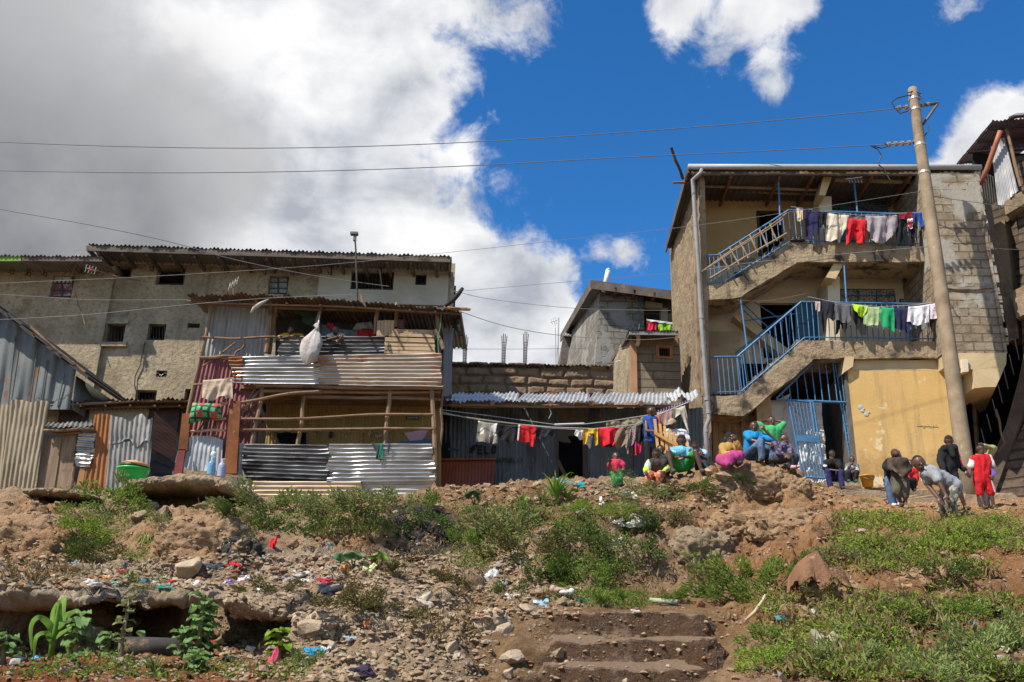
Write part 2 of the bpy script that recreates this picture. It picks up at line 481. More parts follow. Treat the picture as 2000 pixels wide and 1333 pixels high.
bil=t.noise(t.mapv(dirv,(1,1,1.4),(1.3,.2,.7)),9,10,.55,.2)
white=t.ramp(bil,[(.34,(.50,.535,.61)),(.5,(.86,.88,.92)),(.64,(1.12,1.12,1.12))])
dk=blobs([(-500,450,800),(60,440,420),(230,430,260)],wp.outputs[0],.25)
dk2=t.step(t.math('ADD',dk,t.math('MULTIPLY',t.math('SUBTRACT',soft,.5),1.0)),-.1,.7)
dark=t.mix(dk2,t.ramp(soft,[(.3,(.50,.505,.52)),(.7,(.86,.86,.87))]),t.ramp(soft,[(.3,(.25,.26,.285)),(.7,(.52,.53,.55))]))
cc=t.mix(g2,white,dark)
sc=t.new('ShaderNodeVectorMath',operation='SCALE');t.l.new(cc,sc.inputs[0]);sc.inputs['Scale'].default_value=7.3
tint=t.mix(1.0,hs.outputs[0],(1.12,1.44,1.56),'MULTIPLY')
t.l.new(t.mix(alpha,tint,sc.outputs[0]),bg.inputs[0])
sd=bpy.data.lights.new('sun','SUN');so=bpy.data.objects.new('sun',sd);COL.objects.link(so)
sd.energy=5.0;sd.angle=R(.53);sd.color=(1.0,.935,.82)
so.rotation_euler=(-SUN).to_track_quat('-Z','Y').to_euler();so.location=SUN*60
S.view_settings.view_transform='Standard';S.view_settings.look='None'
S.view_settings.exposure=0.5;S.view_settings.gamma=1.0
S.render.film_transparent=False
try:
 S.cycles.max_bounces=6;S.cycles.transparent_max_bounces=8;S.cycles.diffuse_bounces=3
except Exception:pass
PROF={-500:[(4.5,1350),(5.5,1335),(6.6,1290),(9.4,1262),(9.5,1112),(9.6,1100),(10,1085),(11.2,1010),(11.6,985),(12.6,968),(14,962)],0:[(4.5,1360),(5.5,1338),(6.6,1290),(9.4,1262),(9.5,1112),(9.65,1102),(10,1088),(11.2,1012),(11.6,990),(12.6,972),(14.3,963)],130:[(4.5,1360),(5.5,1340),(6.6,1295),(9.2,1264),(9.3,1118),(9.6,1105),(10,1094),(11.3,1012),(12.6,1000),(12.7,975),(14.3,963)],200:[(4.5,1360),(5.5,1340),(6.6,1297),(8.0,1273),(8.3,1150),(9.3,1112),(10.3,1100),(11.1,1050),(11.7,1000),(12.6,975),(14.3,963)],330:[(4.5,1360),(5.5,1340),(6.6,1300),(9.2,1266),(9.3,1118),(9.5,1110),(9.9,1098),(10.5,1050),(11.3,1006),(13.5,1000),(13.6,958),(14.4,948)],450:[(4.5,1360),(5.5,1345),(6.6,1295),(9.3,1260),(9.4,1118),(9.5,1108),(10,1092),(10.6,1050),(11.5,1006),(13.5,1000),(13.7,968),(14.6,957)],560:[(4.5,1360),(5.5,1345),(6.6,1292),(8.9,1252),(9.1,1125),(9.4,1106),(10,1090),(10.7,1045),(11.6,1000),(13,976),(14.6,972)],640:[(4.5,1360),(5.5,1340),(6.3,1290),(7.2,1230),(8.2,1150),(9.2,1105),(10,1090),(10.7,1045),(11.6,995),(13,974),(14.6,973)],750:[(4.5,1360),(5.5,1340),(6.3,1290),(7.2,1230),(8.2,1142),(9.2,1105),(10.2,1090),(10.6,1045),(11.2,1000),(12.5,978),(14.6,973)],880:[(4.5,1365),(5.5,1345),(6.4,1305),(7.2,1258),(8.2,1180),(9.2,1122),(10.2,1092),(10.8,1040),(11.8,990),(13,970),(14.6,962),(16,958)],960:[(4.5,1365),(5.5,1348),(6.4,1318),(7.2,1290),(8.0,1225),(8.8,1170),(9.8,1105),(10.6,1045),(11.8,985),(13.2,960),(16,952)],1030:[(4.5,1362),(5.5,1350),(6.26,1345),(6.32,1304),(6.95,1294),(7.0,1250),(7.6,1240),(7.66,1199),(8.6,1174),(9.4,1150),(10.3,1060),(10.9,1005),(11.8,970),(13.2,952),(16,944)],1250:[(4.5,1362),(5.5,1350),(6.26,1345),(6.32,1303),(6.95,1292),(7.0,1248),(7.6,1237),(7.66,1196),(8.6,1172),(9.2,1165),(9.6,1120),(10.2,1050),(10.8,1000),(11.8,970),(13.2,948),(15.8,938)],1400:[(4.5,1362),(5.5,1350),(6.26,1342),(6.36,1300),(6.95,1289),(7.04,1247),(7.6,1236),(7.72,1194),(8.6,1168),(9.3,1140),(10,1060),(10.8,1000),(11.8,965),(12.4,925),(13.4,915),(16,922)],1470:[(4.5,1350),(5.5,1330),(6.3,1280),(7.2,1235),(7.9,1190),(8.6,1160),(9.3,1130),(10,1060),(11,1000),(11.6,985),(12.2,930),(13.2,909),(14.5,907),(16.5,915),(18.5,928)],1550:[(4.2,1350),(4.8,1345),(6,1280),(7.2,1190),(8.2,1110),(9.2,1055),(10.6,1010),(11.8,985),(12.4,940),(13.4,918),(15,928),(17,948),(19,950)],1620:[(4.0,1352),(4.6,1345),(5.6,1280),(6.7,1190),(7.7,1110),(8.9,1045),(10.5,1010),(12.2,985),(13.2,966),(15,962),(17,958),(19,953)],1700:[(4.0,1355),(4.5,1345),(5.5,1275),(6.6,1185),(7.6,1105),(9.0,1038),(10.5,1008),(12.5,988),(15,978),(17,965),(19,956)],1850:[(3.9,1355),(4.3,1345),(5.4,1270),(6.6,1180),(7.8,1100),(9.2,1034),(10.3,1010),(11,1005),(13,996),(16,985),(18.5,975)],2000:[(3.9,1355),(4.3,1340),(5.4,1265),(6.6,1175),(7.8,1095),(9.2,1032),(10.3,1008),(11,1003),(13,990),(16,978),(18.5,972)],2600:[(3.9,1350),(4.3,1335),(5.4,1260),(6.6,1170),(7.8,1090),(9.2,1030),(10.3,1006),(11,1000),(13,990),(16,978),(18.5,972)],}
_cols=sorted(PROF)
_ct=np.array([(c-1000)/FPX/1.02 for c in _cols])
YS=np.concatenate([np.linspace(3.4,12,430),np.linspace(12.04,19.5,180)])
_Z=[]
for c in _cols:
 pts=[(0.0,-1.65),(2.6,-1.5),(3.4,-.75)]+[(d,U(c,py,d).z)for d,py in PROF[c]]
 d,z=zip(*pts)
 _Z.append(np.interp(YS,d,z))
_Z=np.array(_Z)
def zbase(t):
 i=np.clip(np.searchsorted(_ct,t)-1,0,len(_ct)-2)
 f=np.clip((t-_ct[i])/(_ct[i+1]-_ct[i]),0,1);f=f*f*(3-2*f)
 return(_Z[i]*(1-f)[:,None]+_Z[i+1]*f[:,None]).T
TS=np.linspace(-1.02,1.02,800)
Zg=zbase(TS)
Yg=np.repeat(YS[:,None],len(TS),1);Xg=TS[None,:]*Yg
P=np.stack([Xg,Yg,Zg],-1).reshape(-1,3)
ppx,ppy=project(P)
def blob(px,py,rx,ry,soft=.5):
 d=np.sqrt(((ppx-px)/rx)**2+((ppy-py)/ry)**2)
 return np.clip((1-d)/soft+.5,0,1)
stepm=blob(1235,1265,235,110,.25)
pathm=np.maximum(stepm,blob(980,1270,70,80))
amp=1-.86*stepm
gully=np.maximum(blob(470,1075,55,40),blob(815,1050,90,60))
n1=fbm(P,.9,4,3);n2=fbm(P,3.2,4,21);n3=fbm(P,11,3,40)
rid=1-np.abs(fbm(P,2.1,4,77))*2
yfac=np.clip((P[:,1]-3.4)/2,.2,1)
bank=np.maximum.reduce([blob(60,1045,150,60),blob(390,1050,120,60),blob(700,1040,80,60),blob(1480,1000,170,110),blob(1250,1100,190,90),blob(1560,1060,120,60)])
n4=fbm(P,5.5,3,90);lump=np.clip(n4,-.2,1)**2
rub=np.maximum.reduce([blob(480,1120,420,45,.6),blob(1000,1130,160,90),blob(800,1250,260,110),blob(1000,965,220,40),blob(1750,1180,330,170,.4),blob(1150,1060,220,110)])
wm=np.where((rub>.05)&(P[:,1]<15.5))[0];w1,w2=worley(P[wm],5.5,3);w3,w4=worley(P[wm],12,9)
chunk=np.zeros(len(P));chunk[wm]=(np.clip(.62-w1,-.3,.5)*.13+np.clip(.6-w3,-.3,.5)*.045)*rub[wm]
bm2=np.where(bank>.05)[0];w1,w2=worley(P[bm2]*np.array((1,1,1.6)),2.6,5);chunk[bm2]-=np.clip(.16-w2,0,1)*.5*bank[bm2]
dz=(n1*.13+n2*.085+n3*.05+fbm(P,22,2,44)*.022+bank*(rid-.5)*.24+rub*lump*.22+chunk)*amp*yfac
flat=np.clip((P[:,1]-14.5)/1.5,0,1);dz*=(1-.8*flat)
edge=np.clip((1.02-np.abs(P[:,0]/np.maximum(P[:,1],.1)))/.12,0,1)*np.clip((P[:,1]-3.4)/.5,0,1);dz*=edge;amp=amp*edge
P[:,2]+=dz-.07*np.clip(blob(1235,1270,215,80,.2),0,1)
P[:,1]+=(fbm(P,1.7,4,60)*.22+fbm(P,5,3,61)*.15)*amp*yfac*(1-flat)*.8
P[:,0]+=(fbm(P,1.9,3,64)*.10+fbm(P,6,2,65)*.04)*amp*yfac*(1-flat)*.7
def paint(col,c,m,nmod=.5):
 m=np.clip(m*(1+nmod*n2*2),0,1)[:,None]
 return col*(1-m)+np.array(c)*m
col=np.tile(np.array((.36,.27,.18)),(len(P),1))
col=paint(col,(.30,.17,.085),blob(1750,1150,420,240,.6))
col=paint(col,(.30,.115,.048),blob(150,1330,420,62,.5))
col=paint(col,(.42,.335,.235),blob(720,1230,200,120,.6))
col=paint(col,(.43,.35,.26),blob(100,1120,240,40,.6))
col=paint(col,(.40,.34,.27),blob(560,1110,260,40,.6))
col=paint(col,(.40,.26,.145),blob(60,1045,170,60))
col=paint(col,(.38,.24,.135),blob(390,1055,120,55))
col=paint(col,(.36,.22,.12),blob(700,1035,75,55))
col=paint(col,(.36,.22,.12),blob(1480,985,180,95))
col=paint(col,(.27,.20,.13),blob(1200,1100,140,70))
col=paint(col,(.29,.185,.10),blob(1010,1000,260,60))
col=paint(col,(.42,.26,.14),blob(1780,988,230,22))
col=paint(col,(.06,.055,.05),gully,.9)
col=paint(col,(.25,.165,.09),pathm)
wet=np.zeros(len(P))
for(px,py,rx,ry)in((1180,1217,140,21),(1200,1270,170,21),(1190,1322,170,24),(1090,1322,70,22),(1270,1215,80,18)):
 wet=np.maximum(wet,blob(px,py,rx,ry,.5)*np.clip(.8+n2*2.2,0,1))
wet=np.maximum(wet,gully*.7*np.clip(.6+n2*2,0,1))
col=col*(1-.68*np.clip(wet,0,1)[:,None])
col*=(1+.22*n3+.16*n1)[:,None]
col=np.clip(col*np.array((.90,.82,.745)),.012,.6)
nr,nc=Yg.shape
verts=[tuple(p)for p in P]
faces=[]
idx=np.arange(nr*nc).reshape(nr,nc)
faces=np.stack([idx[:-1,:-1],idx[:-1,1:],idx[1:,1:],idx[1:,:-1]],-1).reshape(-1,4).tolist()
cols_rgb=col.tolist();wets=wet.tolist()
def addv(p,c=(.3,.2,.12)):
 verts.append(tuple(p));cols_rgb.append(c);wets.append(0.0);return len(verts)-1
back0=[int(i)for i in idx[-1]];front0=[int(i)for i in idx[0]]
for(yy,zz)in((30,None),(120,2.5),(900,0)):
 row=[]
 for k,i in enumerate(back0):
  x,y,z=verts[i]
  row.append(addv((TS[k]*yy,yy,z if zz is None else zz)))
 faces+=[(back0[k],back0[k+1],row[k+1],row[k])for k in range(nc-1)];back0=row
for(yy,zz,sx)in((2.4,-1.55,1.2),(0,-1.65,2),(-30,-1.65,12),(-600,-1.7,160)):
 row=[addv((TS[k]*3.4*sx,yy,zz+.0*k))for k in range(nc)]
 faces+=[(row[k],row[k+1],front0[k+1],front0[k])for k in range(nc-1)];front0=row
for side in(0,-1):
 edge=[int(i)for i in idx[:,side]]
 for m in(1.6,4,60):
  row=[addv((verts[int(idx[r,side])][0]*m,verts[int(idx[r,side])][1],verts[int(idx[r,side])][2]))for r in range(nr)]
  faces+=[((edge[r],edge[r+1],row[r+1],row[r])if side else(edge[r+1],edge[r],row[r],row[r+1]))for r in range(nr-1)]
  edge=row
tm=bpy.data.meshes.new('ground');tm.from_pydata(verts,[],faces)
ca=tm.color_attributes.new('soil','FLOAT_COLOR','POINT')
ca.data.foreach_set('color',np.concatenate([np.array(cols_rgb),np.array(wets)[:,None]],1).ravel())
tm.polygons.foreach_set('use_smooth',[True]*len(tm.polygons));tm.update()
ground=bpy.data.objects.new('ground',tm);COL.objects.link(ground);ground['kind']='structure'
ground['label']='eroded earth slope with worn steps, rubble and red soil below the houses'
m,t,b,tc,out=_start('earth')
at=t.new('ShaderNodeAttribute',attribute_name='soil')
nA=t.noise(tc,5,10,.7);nB=t.noise(tc,26,8,.7);nC=t.noise(tc,90,5,.7)
f=t.math('MULTIPLY_ADD',nA,1.0,t.math('MULTIPLY_ADD',nB,.9,t.math('MULTIPLY',nC,.5)))
cm=t.ramp(f,[(.0,(.3,.3,.3)),(.5,(.62,.6,.58)),(1.0,(1.15,1.12,1.08))])
nd=t.n.new('ShaderNodeMapRange');t.l.new(f,nd.inputs[0]);nd.inputs[1].default_value=.8;nd.inputs[2].default_value=1.65;nd.inputs[3].default_value=.32;nd.inputs[4].default_value=1.62
vm=t.new('ShaderNodeVectorMath',operation='SCALE');t.l.new(at.outputs['Color'],vm.inputs[0]);t.l.new(nd.outputs[0],vm.inputs['Scale'])
vo=t.new('ShaderNodeTexVoronoi',feature='F1');t.l.new(tc,vo.inputs['Vector']);vo.inputs['Scale'].default_value=22;vo.inputs['Randomness'].default_value=1
peb=t.step(vo.outputs['Distance'],.42,.28)
pebm=t.math('MULTIPLY',peb,t.step(t.noise(tc,3,4,.6),.5,.62))
dryness=t.math('SUBTRACT',1.0,at.outputs['Alpha'])
pebm=t.math('MULTIPLY',pebm,dryness)
cf=t.mix(pebm,vm.outputs[0],t.mix(vo.outputs['Color'],(.46,.40,.32),(.27,.2,.14)))
t.l.new(cf,b.inputs['Base Color'])
wetn=t.step(t.math('ADD',at.outputs['Alpha'],t.math('MULTIPLY',t.math('SUBTRACT',nB,.5),.9)),.35,.6)
t.l.new(t.math('MULTIPLY_ADD',wetn,-.72,.95),b.inputs['Roughness'])
t.l.new(t.math('MULTIPLY_ADD',wetn,.4,.12),b.inputs['Specular IOR Level'])
hh=t.math('ADD',t.math('MULTIPLY_ADD',nB,.7,t.math('MULTIPLY',nC,.35)),t.math('MULTIPLY',pebm,.5))
bp=t.new('ShaderNodeBump',i_Strength=1.0,i_Distance=.06,i_Height=hh);t.l.new(bp.outputs[0],b.inputs['Normal'])
tm.materials.append(m)
GROUND_BVH=[]
TBVH=BVHTree.FromPolygons([V(v)for v in verts[:nr*nc]],faces[:(nr-1)*(nc-1)])
def G(px,py):
 d=ray(px,py).normalized();best=(None,None,0,1e9)
 for T_ in[TBVH]+GROUND_BVH:
  h=T_.ray_cast(V((0,0,0)),d)
  if h[0]is not None and h[3]<best[3]:best=h
 return best[0],best[1]
def gz(x,y):
 h=TBVH.ray_cast(V((x,y,20)),V((0,0,-1)))
 return h[0].z if h[0]is not None else 0.0
CONC=mk('plaster',(.46,.375,.25),(.235,.182,.115),1.3,.93,0,.8,9,.05,spot=(.11,.085,.055),spot_t=(.54,.72),spot_s=.9,streak=(.20,.155,.10),streak_t=(.54,.74),streak_s=(3.5,3.5,.35),fine=(.22,.175,.115),detail=12)
CONC2=mk('pale_plaster',(.47,.43,.35),(.36,.325,.255),1.4,.93,0,.4,18,.02,spot=(.22,.19,.14),spot_t=(.6,.8),spot_s=1.4)
DARK=mk('interior_shade',(.018,.016,.014),(.008,.008,.008),3,.95,0,0)  # near-black colour stands in for the shade inside rooms
ROOFM=galv('roof_sheet',(.30,.29,.28),(.16,.15,.145),.55,.55,.5)
FASC=wood('fascia_board',(.17,.135,.105),(.08,.062,.05),'x')
LOGM=wood('pole_wood',(.30,.19,.115),(.13,.075,.045),'x')
LOGV=wood('post_wood',(.31,.20,.125),(.14,.085,.05),'z')
PLANK=wood('plank',(.52,.38,.23),(.30,.20,.115),'x')
PLANKV=wood('plank_upright',(.30,.22,.145),(.15,.10,.065),'z')
FRAMEM=plain('window_paint',(.07,.075,.075),.6)
GLASS=plain('window_glass',(.10,.13,.15),.12,0,.9,.02)
IRON=mk('iron',(.10,.085,.075),(.05,.04,.035),6,.7,.5,.1)
WHITEM=plain('white_plastic',(.72,.72,.70),.45)
def window(F,parent,rect,off,kind='bars',n=6,depth=.12,curtain=None,fm=None):
 x0,y0,x1,y1=rect
 fr=MB();tk=.035
 TL,TR,BR,BL=F.q([(x0,y0),(x1,y0),(x1,y1),(x0,y1)],off-depth)
 for a,b in((TL,TR),(TR,BR),(BR,BL),(BL,TL)):
  fr.tube([a,b],tk,4)
 wn=part(parent,'window',fr,fm or FRAMEM)
 if kind=='bars':
  br=MB()
  for k in range(1,n):
   f=k/n;br.tube([TL.lerp(TR,f),BL.lerp(BR,f)],.011,5)
  part(wn,'bars',br,IRON)
 if kind=='pane':
  mu=MB()
  for f in((.5,)if n<3 else(.33,.66)):mu.tube([TL.lerp(TR,f),BL.lerp(BR,f)],.022,4)
  for f in(.35,.68):mu.tube([TL.lerp(BL,f),TR.lerp(BR,f)],.014,4)
  part(wn,'glazing_bar',mu,fm or FRAMEM)
  g=MB();g.prism([p-F.n*.02 for p in(TL,TR,BR,BL)],-F.n*.012);part(wn,'pane',g,GLASS)
  if curtain:
   P=[]
   for i in range(13):
    row=[]
    for j in range(31):
     p=TL.lerp(TR,j/30).lerp(BL.lerp(BR,j/30),i/12)-F.n*(.012-.0)
     row.append(p+F.n*(.006*math.sin(j*1.3)))
    P.append(row)
   c=MB().grid([[tuple(q)for q in r]for r in P]);part(wn,'curtain',c,curtain,True)
 return wn
def shell(mb,F,U0,U1,Z0,Z1,pt,depth,off=0.0,sides=(True,True),skew=(0,0)):
 a0,a1,b0,b1=pt(U0,Z0,off),pt(U1,Z0,off),pt(U0,Z1,off),pt(U1,Z1,off)
 n=-F.n*depth
 n0=n+F.e*skew[0];n1=n+F.e*skew[1]
 if sides[0]:mb.add([a0,b0,b0+n0,a0+n0],[(0,1,2,3)])
 if sides[1]:mb.add([a1,b1,b1+n1,a1+n1],[(3,2,1,0)])
 mb.add([a0+n0,b0+n0,b1+n1,a1+n1],[(0,1,2,3)])
FL=Fac(200,19.0,878,19.0)
WH=[(200,520,257,543),(305,523,361,557),(524,539,563,575),(685,530,769,566),(811,535,833,557),(174,633,243,670),(288,633,323,665),(366,632,390,641),(264,762,305,790),(360,760,380,790),(305,724,326,737)]
hb=MB();(u0,u1,z0,z1),H,pt=wall_holes(hb,FL,170,879,506,965,WH,0,.22)
house=thing('plastered_house',pt((u0+u1)/2,z0,0),'long drab plastered two-storey house with small dark windows behind the tin shack','house')
shell(hb,FL,u0,u1,z0,z1,pt,6.0,skew=(0,-.55))
part(house,'wall',hb,CONC,recalc=False)
inn=MB();inn.add([pt(u0+.05,z0,-1.3),pt(u1-.05,z0,-1.3),pt(u1-.05,z1,-1.3),pt(u0+.05,z1,-1.3)],[(0,1,2,3)]);part(house,'shade_panel',inn,DARK,recalc=False)  # flat panel with the room's darkness painted in
pb=MB();FB=[(685,530,769,566),(811,535,833,557)]
(a0,a1,c0,c1),_,pt2=wall_holes(pb,FL,622,876,514,594,FB,.07,.1)
pb.add([pt2(a0,c0,.07),pt2(a0,c1,.07),pt2(a0,c1,0),pt2(a0,c0,0)],[(0,1,2,3)])
part(house,'bay_wall',pb,CONC2,recalc=False)
for rct,kd,n,cu in(((200,520,257,543),'open',4,None),((305,523,361,557),'open',3,None),((524,539,563,575),'pane',2,cloth((.38,.40,.38),(.22,.24,.23),30)),((685,530,769,566),'bars',12,None),((811,535,833,557),'bars',5,None),((174,633,243,670),'bars',11,None),((288,633,323,665),'bars',6,None),((366,632,390,641),'open',2,None),((264,762,305,790),'bars',6,None),((360,760,380,790),'open',2,None)):
 window(FL,house,rct,.0 if rct[0]<680 else.03,kd,n,.14,cu)
rim=MB();
for k in range(7):
 a=.2+k/7*2.9;p=FL.p(315.5+10*math.cos(a),731+5*math.sin(a),-.08);rim.box(p,(random.uniform(.06,.13),.1,random.uniform(.04,.08)),Matrix.Rotation(random.uniform(-.6,.6),3,'Y'))
part(house,'broken_plaster',rim,CONC2,True)
lip=MB();pquad(lip,FL,[(170,668),(244,668),(246,676),(166,676)],.1,.1);pquad(lip,FL,[(172,626),(250,626),(250,632),(172,632)],.07,.07);parts(house,'window_sill',lip,CONC)
blk=MB()
for k in range(24):
 x=206+k*28.2;y=506+(x-200)*.030
 if random.random()<.86:pquad(blk,FL,[(x,y),(x+24,y+.7),(x+24,y+7.5),(x,y+6.8)],.03+.08*(x>622),.06)
parts(house,'block_course',blk,CONC2)
hk=MB()
for(x,y,l)in((213,512,17),(300,517,14),(355,518,14),(440,519,13),(520,521,16),(575,521,18),(648,520,18),(745,524,13)):
 a=FL.p(x,y,.12);hk.tube([a,FL.p(x-1,y+l,.14),FL.p(x-6,y+l-3,.2),FL.p(x-8,y+l-8,.2)],.014,5)
parts(house,'iron_hook',hk,IRON)
cb=MB();pts=[(283,668),(279,690),(276,700),(275,712),(264,735),(263,752),(266,766)]
cb.tube([FL.p(x,y,.04)for x,y in pts],.012,5);part(house,'hanging_cable',cb,IRON)
rf=MB();OV=.85
A,B=FL.p(172,477,OV),FL.p(879,500,OV)
back=-FL.n*7.2+V((0,0,-.25))
rf.corr(A+back,B+back-FL.e*.62,B,A,(0,0,1),'v',.085,.02,.01,.02)
roof=part(house,'roof',rf,ROOFM,True,False)
fb=MB();pquad(fb,FL,[(172,480),(879,502),(880,512.5),(173,490)],OV-.03,.05)
fb.prism([FL.p(879,502,OV-.08),FL.p(879,502,OV-.08)+back-FL.e*.62,FL.p(879,512,OV-.08)+back-FL.e*.62,FL.p(879,512,OV-.08)],FL.e*.04)
fb.prism([FL.p(172,480,OV-.08),FL.p(172,480,OV-.08)+back,FL.p(172,490,OV-.08)+back,FL.p(172,490,OV-.08)],-FL.e*.04)
part(roof,'fascia',fb,FASC)
rft=MB()
for k in range(15):
 x=190+k*47;a=FL.p(x,490+(x-172)*.031,OV-.09);rft.prism([a,a+V((0,0,-.09)),a+V((0,0,-.09))-FL.n*.85,a-FL.n*.85],FL.e*.05)
parts(roof,'rafter',rft,FASC)
FN=Fac(-60,18.9,200,18.9)
nb=MB();(u0,u1,z0,z1),H,pt=wall_holes(nb,FN,-150,186,515,965,[(100,539,143,581)],.0,.2)
nei=thing('plastered_house',pt((u0+u1)/2,z0,0),'lower plastered house with a curtained window beyond the blue-grey tin shed','house')
shell(nb,FN,u0,u1,z0,z1,pt,6.0);part(nei,'wall',nb,CONC,recalc=False)
inn=MB();inn.add([pt(u0+.05,z0,-1.3),pt(u1-.05,z0,-1.3),pt(u1-.05,z1,-1.3),pt(u0+.05,z1,-1.3)],[(0,1,2,3)]);part(nei,'shade_panel',inn,DARK,recalc=False)  # black panel painted as the unlit room behind the window
window(FN,nei,(100,539,143,581),0,'pane',2,.1,cloth((.30,.10,.12),(.36,.36,.40),5))
lace=MB();lace.grid([[tuple(FN.p(104+36*j/24,541+12*i/4*(.55+.45*abs(math.sin(j*.6))),-.085))for j in range(25)]for i in range(5)]);part(nei,'lace_curtain',lace,cloth((.5,.5,.52)),True)
rf=MB();A,B=FN.p(-160,498,.8),FN.p(198,501,.8);rf.corr(A+back,B+back,B,A,(0,0,1),'v',.085,.02,.01,.02)
roof=part(nei,'roof',rf,ROOFM,True,False)
fb=MB();pquad(fb,FN,[(44,500.5),(198,503),(199,511),(43,510)],.77,.05);part(roof,'fascia',fb,FASC)
fb=MB();pquad(fb,FN,[(-160,499),(42,500.5),(41,510),(-160,510)],.77,.05);part(roof,'fascia',fb,mk('green_board',(.20,.34,.05),(.13,.24,.04),3,.6),label='fascia board painted bright green')
blk=MB()
for k in range(9):
 x=-140+k*37;pquad(blk,FN,[(x,513),(x+29,513.5),(x+29,521),(x,520.5)],.03,.05)
parts(nei,'block_course',blk,CONC2)
hk=MB()
for(x,y,l)in((22,522,14),(55,522,18),(87,523,17),(160,524,12)):
 hk.tube([FN.p(x,y,.12),FN.p(x-2,y+l-2,.14),FN.p(x+4,y+l,.2),FN.p(x+5,y+l-8,.2),FN.p(x-7,y+l-3,.2)],.014,5)
parts(nei,'iron_hook',hk,IRON)
def aerial(base,mast,boom,label,red=True):
 t_=thing('tv_aerial',mast[0],label,'aerial')
 part(t_,'mast',MB().tube(mast,.017,6),plain('rust_pipe',(.22,.12,.07),.8))
 a,b=boom;part(t_,'boom',MB().tube([a,b],.012,5),WHITEM)
 e=MB();d=(b-a).normalized();u=V((.25,-.35,.9)).normalized()
 for k in range(4):
  c=a.lerp(b,k/3);e.tube([c-u*.085,c+u*.085],.006,4)
 part(t_,'elements',e,WHITEM)
 if red:part(t_,'connector',MB().box(a.lerp(b,.5),(.07,.05,.06)),plain('red_plastic',(.55,.06,.03),.5))
 return t_
aerial(0,[FL.p(275,549,.3),FL.p(225,540,.6),FL.p(186,528,.8)],(FL.p(186,529,.8),FL.p(168,524,.95)),'tv aerial with red clip on a long sloping rusty stick',True)
aerial(0,[FN.p(138,545,.1),FN.p(150,512,.5),FN.p(149,503,.6)],(FN.p(142,507,.6),FN.p(156,499,.7)),'tv aerial with red clip standing at the lower roof edge',True)
aerial(0,[FL.p(456,575,1.0),FL.p(456,560,1.0)],(FL.p(448,560,1.0),FL.p(464,548,1.1)),'small white tv aerial on the tin shack roof',False)
st=MB();st.log(FN.p(146,570,.3),FN.p(166,634,.3),.018,.014,.02,6);solo('stick',st,LOGV,'thin pale stick leaning on the plastered wall below the curtained window','stick')
FS=Fac(450,15.0,870,15.0)
FP=Fac(690,17.6,700,17.6)
lp=thing('lamp_post',FP.p(699,585,0),'thin rusty lamp post rising past the roof edge of the plastered house','lamp post')
part(lp,'pole',MB().tube([FP.p(698,585,0),FP.p(695,490,0),FP.p(693,462,0)],.02,6),IRON)
part(lp,'lamp_head',MB().box(FP.p(692,457,0),(.16,.12,.05)).box(FP.p(693,466,0),(.06,.06,.12)),plain('lamp_grey',(.12,.115,.11),.5))
stp=MB();stp.log(FL.p(741,527,.5),FL.p(747,566,.4),.022,.02,.01,6);solo('stick',stp,LOGV,'pale stick propped across the wide barred window under the eaves','stick')
FT=Fac(0,15.4,168,15.4)
BLUEG=galv('blue_grey_tin',(.18,.19,.185),(.10,.11,.11),.55,.6,.25,True,rcol=(.14,.06,.035))
e0=600
shed=thing('tin_shed',FT.p(60,800,0),'weathered blue-grey sheet metal shed with a sloping roof at the far end','shed')
tw=MB()
xs=list(np.linspace(-160,146,60))
P=[]
for i in range(14):
 row=[]
 for x in xs:
  top=618+(x-0)*.72 if x>-200 else 600
  top=max(top,480)
  y=top+(800-top)*i/13
  row.append(tuple(FT.p(x-(y-740)*.16*(1 if x>100 else.9),y,.015*math.sin(x*.9)+.02*math.sin(x*.13+y*.02))))
 P.append(row)
tw.grid(P);tw.prism([FT.p(148,735,0),FT.p(140,800,0),FT.p(140,800,0)-FT.n*2.5,FT.p(148,735,0)-FT.n*2.5],FT.e*.02)
part(shed,'wall',tw,BLUEG,True,False)
rr=MB();A,B=FT.p(-60,556,.35),FT.p(170,733,.35);bk=-FT.n*3.2
for k in range(9):
 a=A.lerp(B,k/9);b=A.lerp(B,(k+1.12)/9);o=V((0,0,.035*(k%2)))
 rr.prism([a+o,b+o,b+o+V((-.01,0,-.05)),a+o+V((-.01,0,-.05))],bk)
roof=part(shed,'roof',rr,mk('dark_roof',(.075,.065,.06),(.03,.027,.025),5,.8,.2,.4))
rp=MB();rp.log(FT.p(60,640,.36),FT.p(166,728,.3),.03,.03,.01);part(roof,'verge_pole',rp,LOGM)
sm=MB()
for x in(22,64,84,118):sm.tube([FT.p(x+8,640+x*.75,.03),FT.p(x-6,795,.03)],.012,5)
part(shed,'sheet_seam',sm,BLUEG)
FF=Fac(0,14.5,350,14.5)
BEIGE=galv('beige_tin',(.37,.30,.20),(.24,.185,.12),.42,.75,.1,True,rcol=(.24,.12,.05))
RUSTY=galv('rusty_tin',(.32,.25,.17),(.20,.145,.09),.95,.75,.15,True,rcol=(.22,.07,.02),rc2=(.36,.16,.06))
GREYT=galv('grey_tin',(.34,.325,.30),(.20,.19,.175),.42,.6,.12,True,rcol=(.24,.09,.03))
SILV=galv('silver_tin',(.62,.615,.60),(.27,.265,.255),.48,.30,.85)
SILVR=galv('silver_tin_rusty',(.58,.51,.43),(.36,.28,.21),.68,.38,.7,rcol=(.26,.10,.05),rc2=(.42,.22,.13))
DARKT=galv('sooty_tin',(.24,.24,.24),(.05,.05,.052),.5,.36,.7,soot=(.025,.025,.028),rcol=(.16,.06,.03))
PINK=galv('pink_tin',(.30,.105,.11),(.17,.055,.06),.25,.65,.15,True,rcol=(.13,.05,.03))
BROWNR=galv('brown_tin',(.19,.085,.06),(.10,.045,.032),.3,.6,.2)
